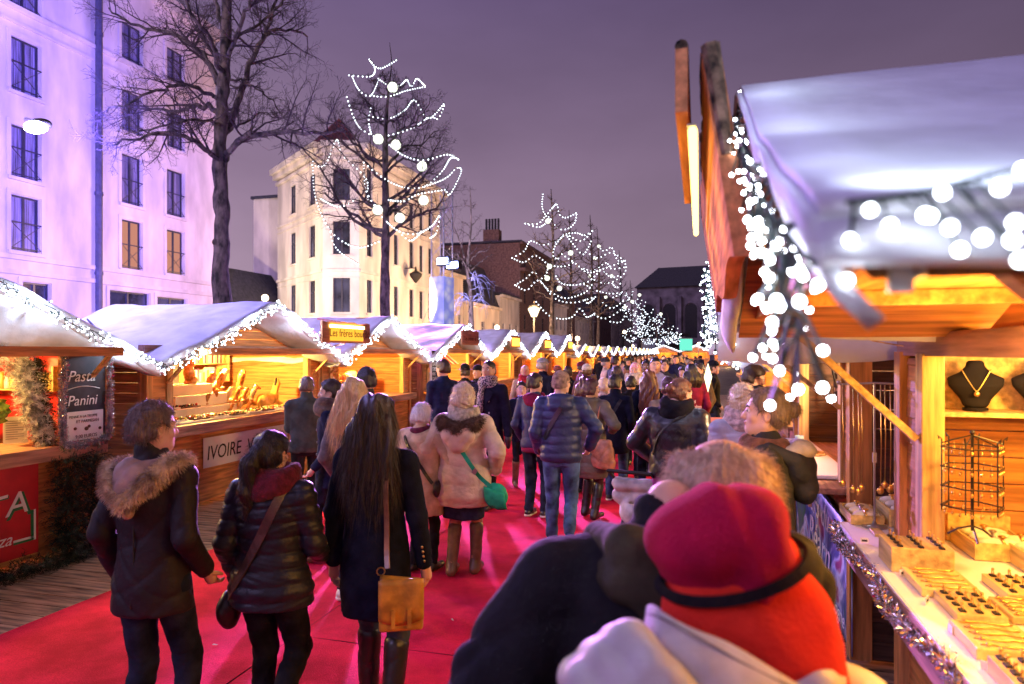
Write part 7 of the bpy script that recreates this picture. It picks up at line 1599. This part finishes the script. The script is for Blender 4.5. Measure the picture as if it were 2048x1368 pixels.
mb = MB(); ring = [(-.004+.117*math.cos(a), -.014+.133*math.sin(a), 1.668+.036*math.cos(a)) for a in np.linspace(0, 2*PI, 49)]; ribbon(mb, ring, .017, .004, 0); mb.build('hat_band', C('band_black', (.015, .01, .012), 'wool'), I['root'])
f = Fld(); f.loft([(1.38, .03, -.0, .10, .11), (1.48, .035, -.01, .138, .14), (1.56, .032, -.014, .140, .148), (1.61, .018, -.012, .130, .140), (1.66, 0, -.012, .104, .114), (1.72, 0, -.012, .09, .10)], .02); f.ell((.085, -.02, 1.57), (.075, .10, .085), .04); f.post = lambda X, Y, Z: .006*np.sin(12*X-20*Z)+.004*np.sin(42*Z+20*X+2*np.sin(12*X)); V, Q = f.mesh(.006); npmesh('scarf', V, Q, REDS, I['root'])
bpy.context.view_layer.update(); WI = I['root'].matrix_world.inverted()
def wl(px, py, d): return WI @ Vector(P3(px, py, d))
T_ = smooth_path([wl(*q) for q in ((1312, 1222, 1.20), (1292, 1214, 1.10), (1310, 1212, 1.01), (1360, 1235, .975), (1425, 1270, .96), (1490, 1306, .96), (1560, 1340, .975), (1625, 1372, 1.01), (1660, 1380, 1.08))], 6)
B_ = smooth_path([wl(*q) for q in ((1280, 1300, 1.19), (1270, 1305, 1.07), (1288, 1318, .97), (1335, 1350, .93), (1395, 1395, .91), (1460, 1440, .91), (1540, 1480, .92), (1640, 1500, .96), (1690, 1490, 1.05))], 6)
n_ = len(T_)-1; mb = MB(); mb.grid(lambda u, v: T_[round(u*n_)].lerp(B_[round(u*n_)], v)+Vector((0, -.018*math.sin(PI*v)-.003*math.sin(u*19+v*3), .004*math.sin(u*13))), n_, 8); o = mb.build('collar', C('collar_pale', (.66, .60, .64), 'cotton', bump=.3), I['root'], True); solid(o, .012); bev(o, .004, 2)
mb = MB(); mb.tube([t_.lerp(b_, .13)+Vector((0, -.010, 0)) for t_, b_ in zip(T_, B_)], .0016, 4).build('collar_seam', C('seam_grey', (.22, .18, .2), 'cotton'), I['root'])
f = Fld()
for pts_ in (((1240, 1300, 1.10), (1236, 1285, 1.02), (1262, 1290, .95), (1310, 1345, .91), (1370, 1410, .90)), ((1200, 1335, 1.10), (1196, 1318, 1.02), (1222, 1325, .95), (1270, 1385, .91), (1330, 1440, .90)), ((1165, 1375, 1.10), (1160, 1355, 1.02), (1182, 1368, .95), (1230, 1430, .91))): f.chain([tuple(wl(*q)) for q in pts_], [.022, .028, .032, .032, .03][:len(pts_)], .006)
f.chain([tuple(wl(*q)) for q in ((1560, 1330, 1.16), (1612, 1292, 1.16), (1625, 1340, 1.10), (1620, 1400, 1.02))], [.03, .036, .042, .05], .02); f.post = wrinkle(.0045, 5)
V, Q = f.mesh(.0065); npmesh('hood_folds', V, Q, MATS['cloth_puffer_pale'], I['root'])
# ================= sky, light, camera
w = bpy.data.worlds.new('World'); SC.world = w; w.use_nodes = True; nt = w.node_tree; nt.nodes.clear()
out = nd(nt, 'ShaderNodeOutputWorld'); bg = nd(nt, 'ShaderNodeBackground'); tc = nd(nt, 'ShaderNodeTexCoord'); sep = nd(nt, 'ShaderNodeSeparateXYZ'); cr = nd(nt, 'ShaderNodeValToRGB')
L = nt.links.new; L(tc.outputs['Generated'], sep.inputs[0]); L(sep.outputs[2], cr.inputs[0])
e = cr.color_ramp.elements; e[0].position = 0; e[0].color = (.150, .100, .175, 1); e[1].position = 1; e[1].color = (.035, .024, .085, 1)
for p_, c_ in ((.10, (.275, .190, .262, 1)), (.28, (.195, .132, .212, 1)), (.5, (.10, .066, .155, 1))): q = e.new(p_); q.color = c_
n = nd(nt, 'ShaderNodeTexNoise'); n.inputs['Scale'].default_value = 2.2; n.inputs['Detail'].default_value = 5; mp = nd(nt, 'ShaderNodeMapping'); mp.inputs['Scale'].default_value = (1, 1, 2.5); L(tc.outputs['Generated'], mp.inputs[0]); L(mp.outputs[0], n.inputs['Vector'])
dt = nd(nt, 'ShaderNodeVectorMath', operation='DOT_PRODUCT'); dt.inputs[1].default_value = (.93, .36, 0); L(tc.outputs['Generated'], dt.inputs[0])   # darker away from the lit street
mr = nd(nt, 'ShaderNodeMapRange'); mr.inputs[1].default_value = -.3; mr.inputs[2].default_value = .95; mr.inputs[3].default_value = 1.12; mr.inputs[4].default_value = .38; L(dt.outputs['Value'], mr.inputs[0])
m2 = nd(nt, 'ShaderNodeMapRange'); m2.inputs[1].default_value = .3; m2.inputs[2].default_value = .7; m2.inputs[3].default_value = .84; m2.inputs[4].default_value = 1.16; L(n.outputs[0], m2.inputs[0])
mu = nd(nt, 'ShaderNodeMath', operation='MULTIPLY'); L(mr.outputs[0], mu.inputs[0]); L(m2.outputs[0], mu.inputs[1])
sk = nd(nt, 'ShaderNodeTexSky', sky_type='NISHITA'); sk.sun_disc = False; sk.sun_elevation = Rd(-4); sk.sun_rotation = Rd(150)
ad = nd(nt, 'ShaderNodeVectorMath', operation='MULTIPLY_ADD'); ad.inputs[1].default_value = (.10, .10, .10); L(sk.outputs[0], ad.inputs[0]); L(cr.outputs[0], ad.inputs[2])
L(ad.outputs[0], bg.inputs[0]); L(mu.outputs[0], bg.inputs[1]); L(bg.outputs[0], out.inputs[0])
# faint glow of the clouded city sky as the one sun
s = bpy.data.lights.new('sky_glow', 'SUN'); s.energy = .75; s.angle = Rd(25); s.color = (.62, .50, 1.); so = bpy.data.objects.new('sky_glow', s); COL.objects.link(so); so.rotation_euler = Vector((.50, .68, -.54)).to_track_quat('-Z', 'Y').to_euler()
# lamps of the place, plus added spots that brighten the facades
def spotat(name, loc, tgt, en, col, ang, size=.15):
    o = lamp(name, 'SPOT', loc, en, col, size, spot=Rd(ang), blend=.6); aim(o, tgt); return o
sl = P3(80, 252, 9.)
o = lamp('street_flood_light', 'POINT', (sl[0]+.1, sl[1]-.1, sl[2]-.25), 500, (.34, .30, 1.), .2)
spotat('street_flood_beam', (sl[0]-.1, sl[1], sl[2]-.25), (-22, 12.5, 6), 38000, (.20, .16, 1.), 90, .2)
spotat('flood_light_upper', P3(882, 528, 23.2), (-4.0, 7.5, 0), 32000, (.70, .22, 1.), 29, .18)
spotat('flood_light_lower', P3(902, 536, 23.2), (-3.5, 9., .5), 7000, (.46, .30, 1.), 70, .18)
spotat('corner_fill', P3(835, 612, 23), (-19.5, 41, 8), 8000, (.86, .68, .95), 90, .18)  # added spot behind the chalet roofs, brightens the corner building; no fixture
# streetlights behind the chalets, followed by added spots without fixtures
lamp('post_light', 'POINT', P3(530, 580, 26), 900, (1., .62, .35), .14)
lamp('post_light', 'POINT', P3(1068, 622, 39.2), 2600, (1., .62, .30), .2)
lamp('post_light', 'POINT', P3(994, 655, 43.2), 2600, (1., .60, .32), .2)
lamp('post_light', 'POINT', P3(1155, 677, 59), 3000, (1., .6, .36), .2)
lamp('post_light', 'POINT', P3(1397, 684, 94), 2600, (1., .6, .5), .3)
spotat('facade_fill', (-12, -3, 7.5), (-22, 17, 6), 6500, (1., .72, .86), 110, .3)  # added spot out of view, brightens the apartment facade
spotat('side_wall_fill', (-27, 31, 4.5), (-24, 37.5, 6.5), 1700, (1., .84, .68), 130, .2)  # added spot to warm the side wall of the corner building
spotat('side_wall_fill', (-24.5, 28, 4.5), (-24, 44, 8), 2600, (1., .78, .60), 110, .2)  # second added spot, reaching the cream block as well
spotat('facade_fill', (-9.8, 27, 5.5), (-22, 22, 6), 1500, (1., .50, .62), 120, .3)  # added pink spot for the far end of the apartment facade
# the fairy lights' own light: points at the bulbs, some added off them by the near roof
for i, (yc, zr, zv, rw, w_, lb) in enumerate(LEFT[:5]):
    for t in (-.75, -.25, .25, .75): lamp('garland_fill', 'POINT', (XL+.56, yc+t*rw, zr-(zr-zv)*abs(t)-.10), 9, (.66, .78, 1.), .02)
for t in (-.8, -.45, -.1, .3, .7): lamp('garland_fill', 'POINT', (.02, 6.25+t*2.1, 2.82-.6*abs(t)-.10), 2.5, (.66, .78, 1.), .02)
for y in (1.55, 1.2, .8): lamp('garland_fill', 'POINT', (.13, y, r1z(y)+.18), .5, (.70, .82, 1.), .008)  # added points floating above the cloth to whiten the near roof
for q in ((1530, 430, 1.1), (1570, 600, .78), (1760, 350, .62), (1900, 320, .60), (2040, 285, .58)): lamp('garland_fill', 'POINT', P3(q[0], q[1]-75, q[2]), .16, (.70, .82, 1.), .008)  # added points raised off the strings to brighten the roof edge
cam = bpy.data.cameras.new('camera'); co = bpy.data.objects.new('camera', cam); COL.objects.link(co); SC.camera = co
cam.sensor_width = 36; cam.lens = F/2048*36; cam.shift_y = (HY-684)/2048; cam.clip_start = .03; cam.clip_end = 2000
co.location = (0, 0, H); co.rotation_euler = (PI/2, 0, YAW)
cam.dof.use_dof = True; cam.dof.focus_distance = 6.; cam.dof.aperture_fstop = 2.8
vs = SC.view_settings; SC.display_settings.display_device = 'sRGB'; vs.view_transform = 'Standard'; vs.look = 'None'; vs.gamma = 1; vs.exposure = .40; vs.use_curve_mapping = False
c = SC.cycles; c.use_denoising = True; c.max_bounces = 5; c.diffuse_bounces = 3; c.glossy_bounces = 3; c.transmission_bounces = 3; c.caustics_reflective = False; c.caustics_refractive = False; c.sample_clamp_indirect = 6; c.use_light_tree = True; c.use_adaptive_sampling = True; c.adaptive_threshold = .02
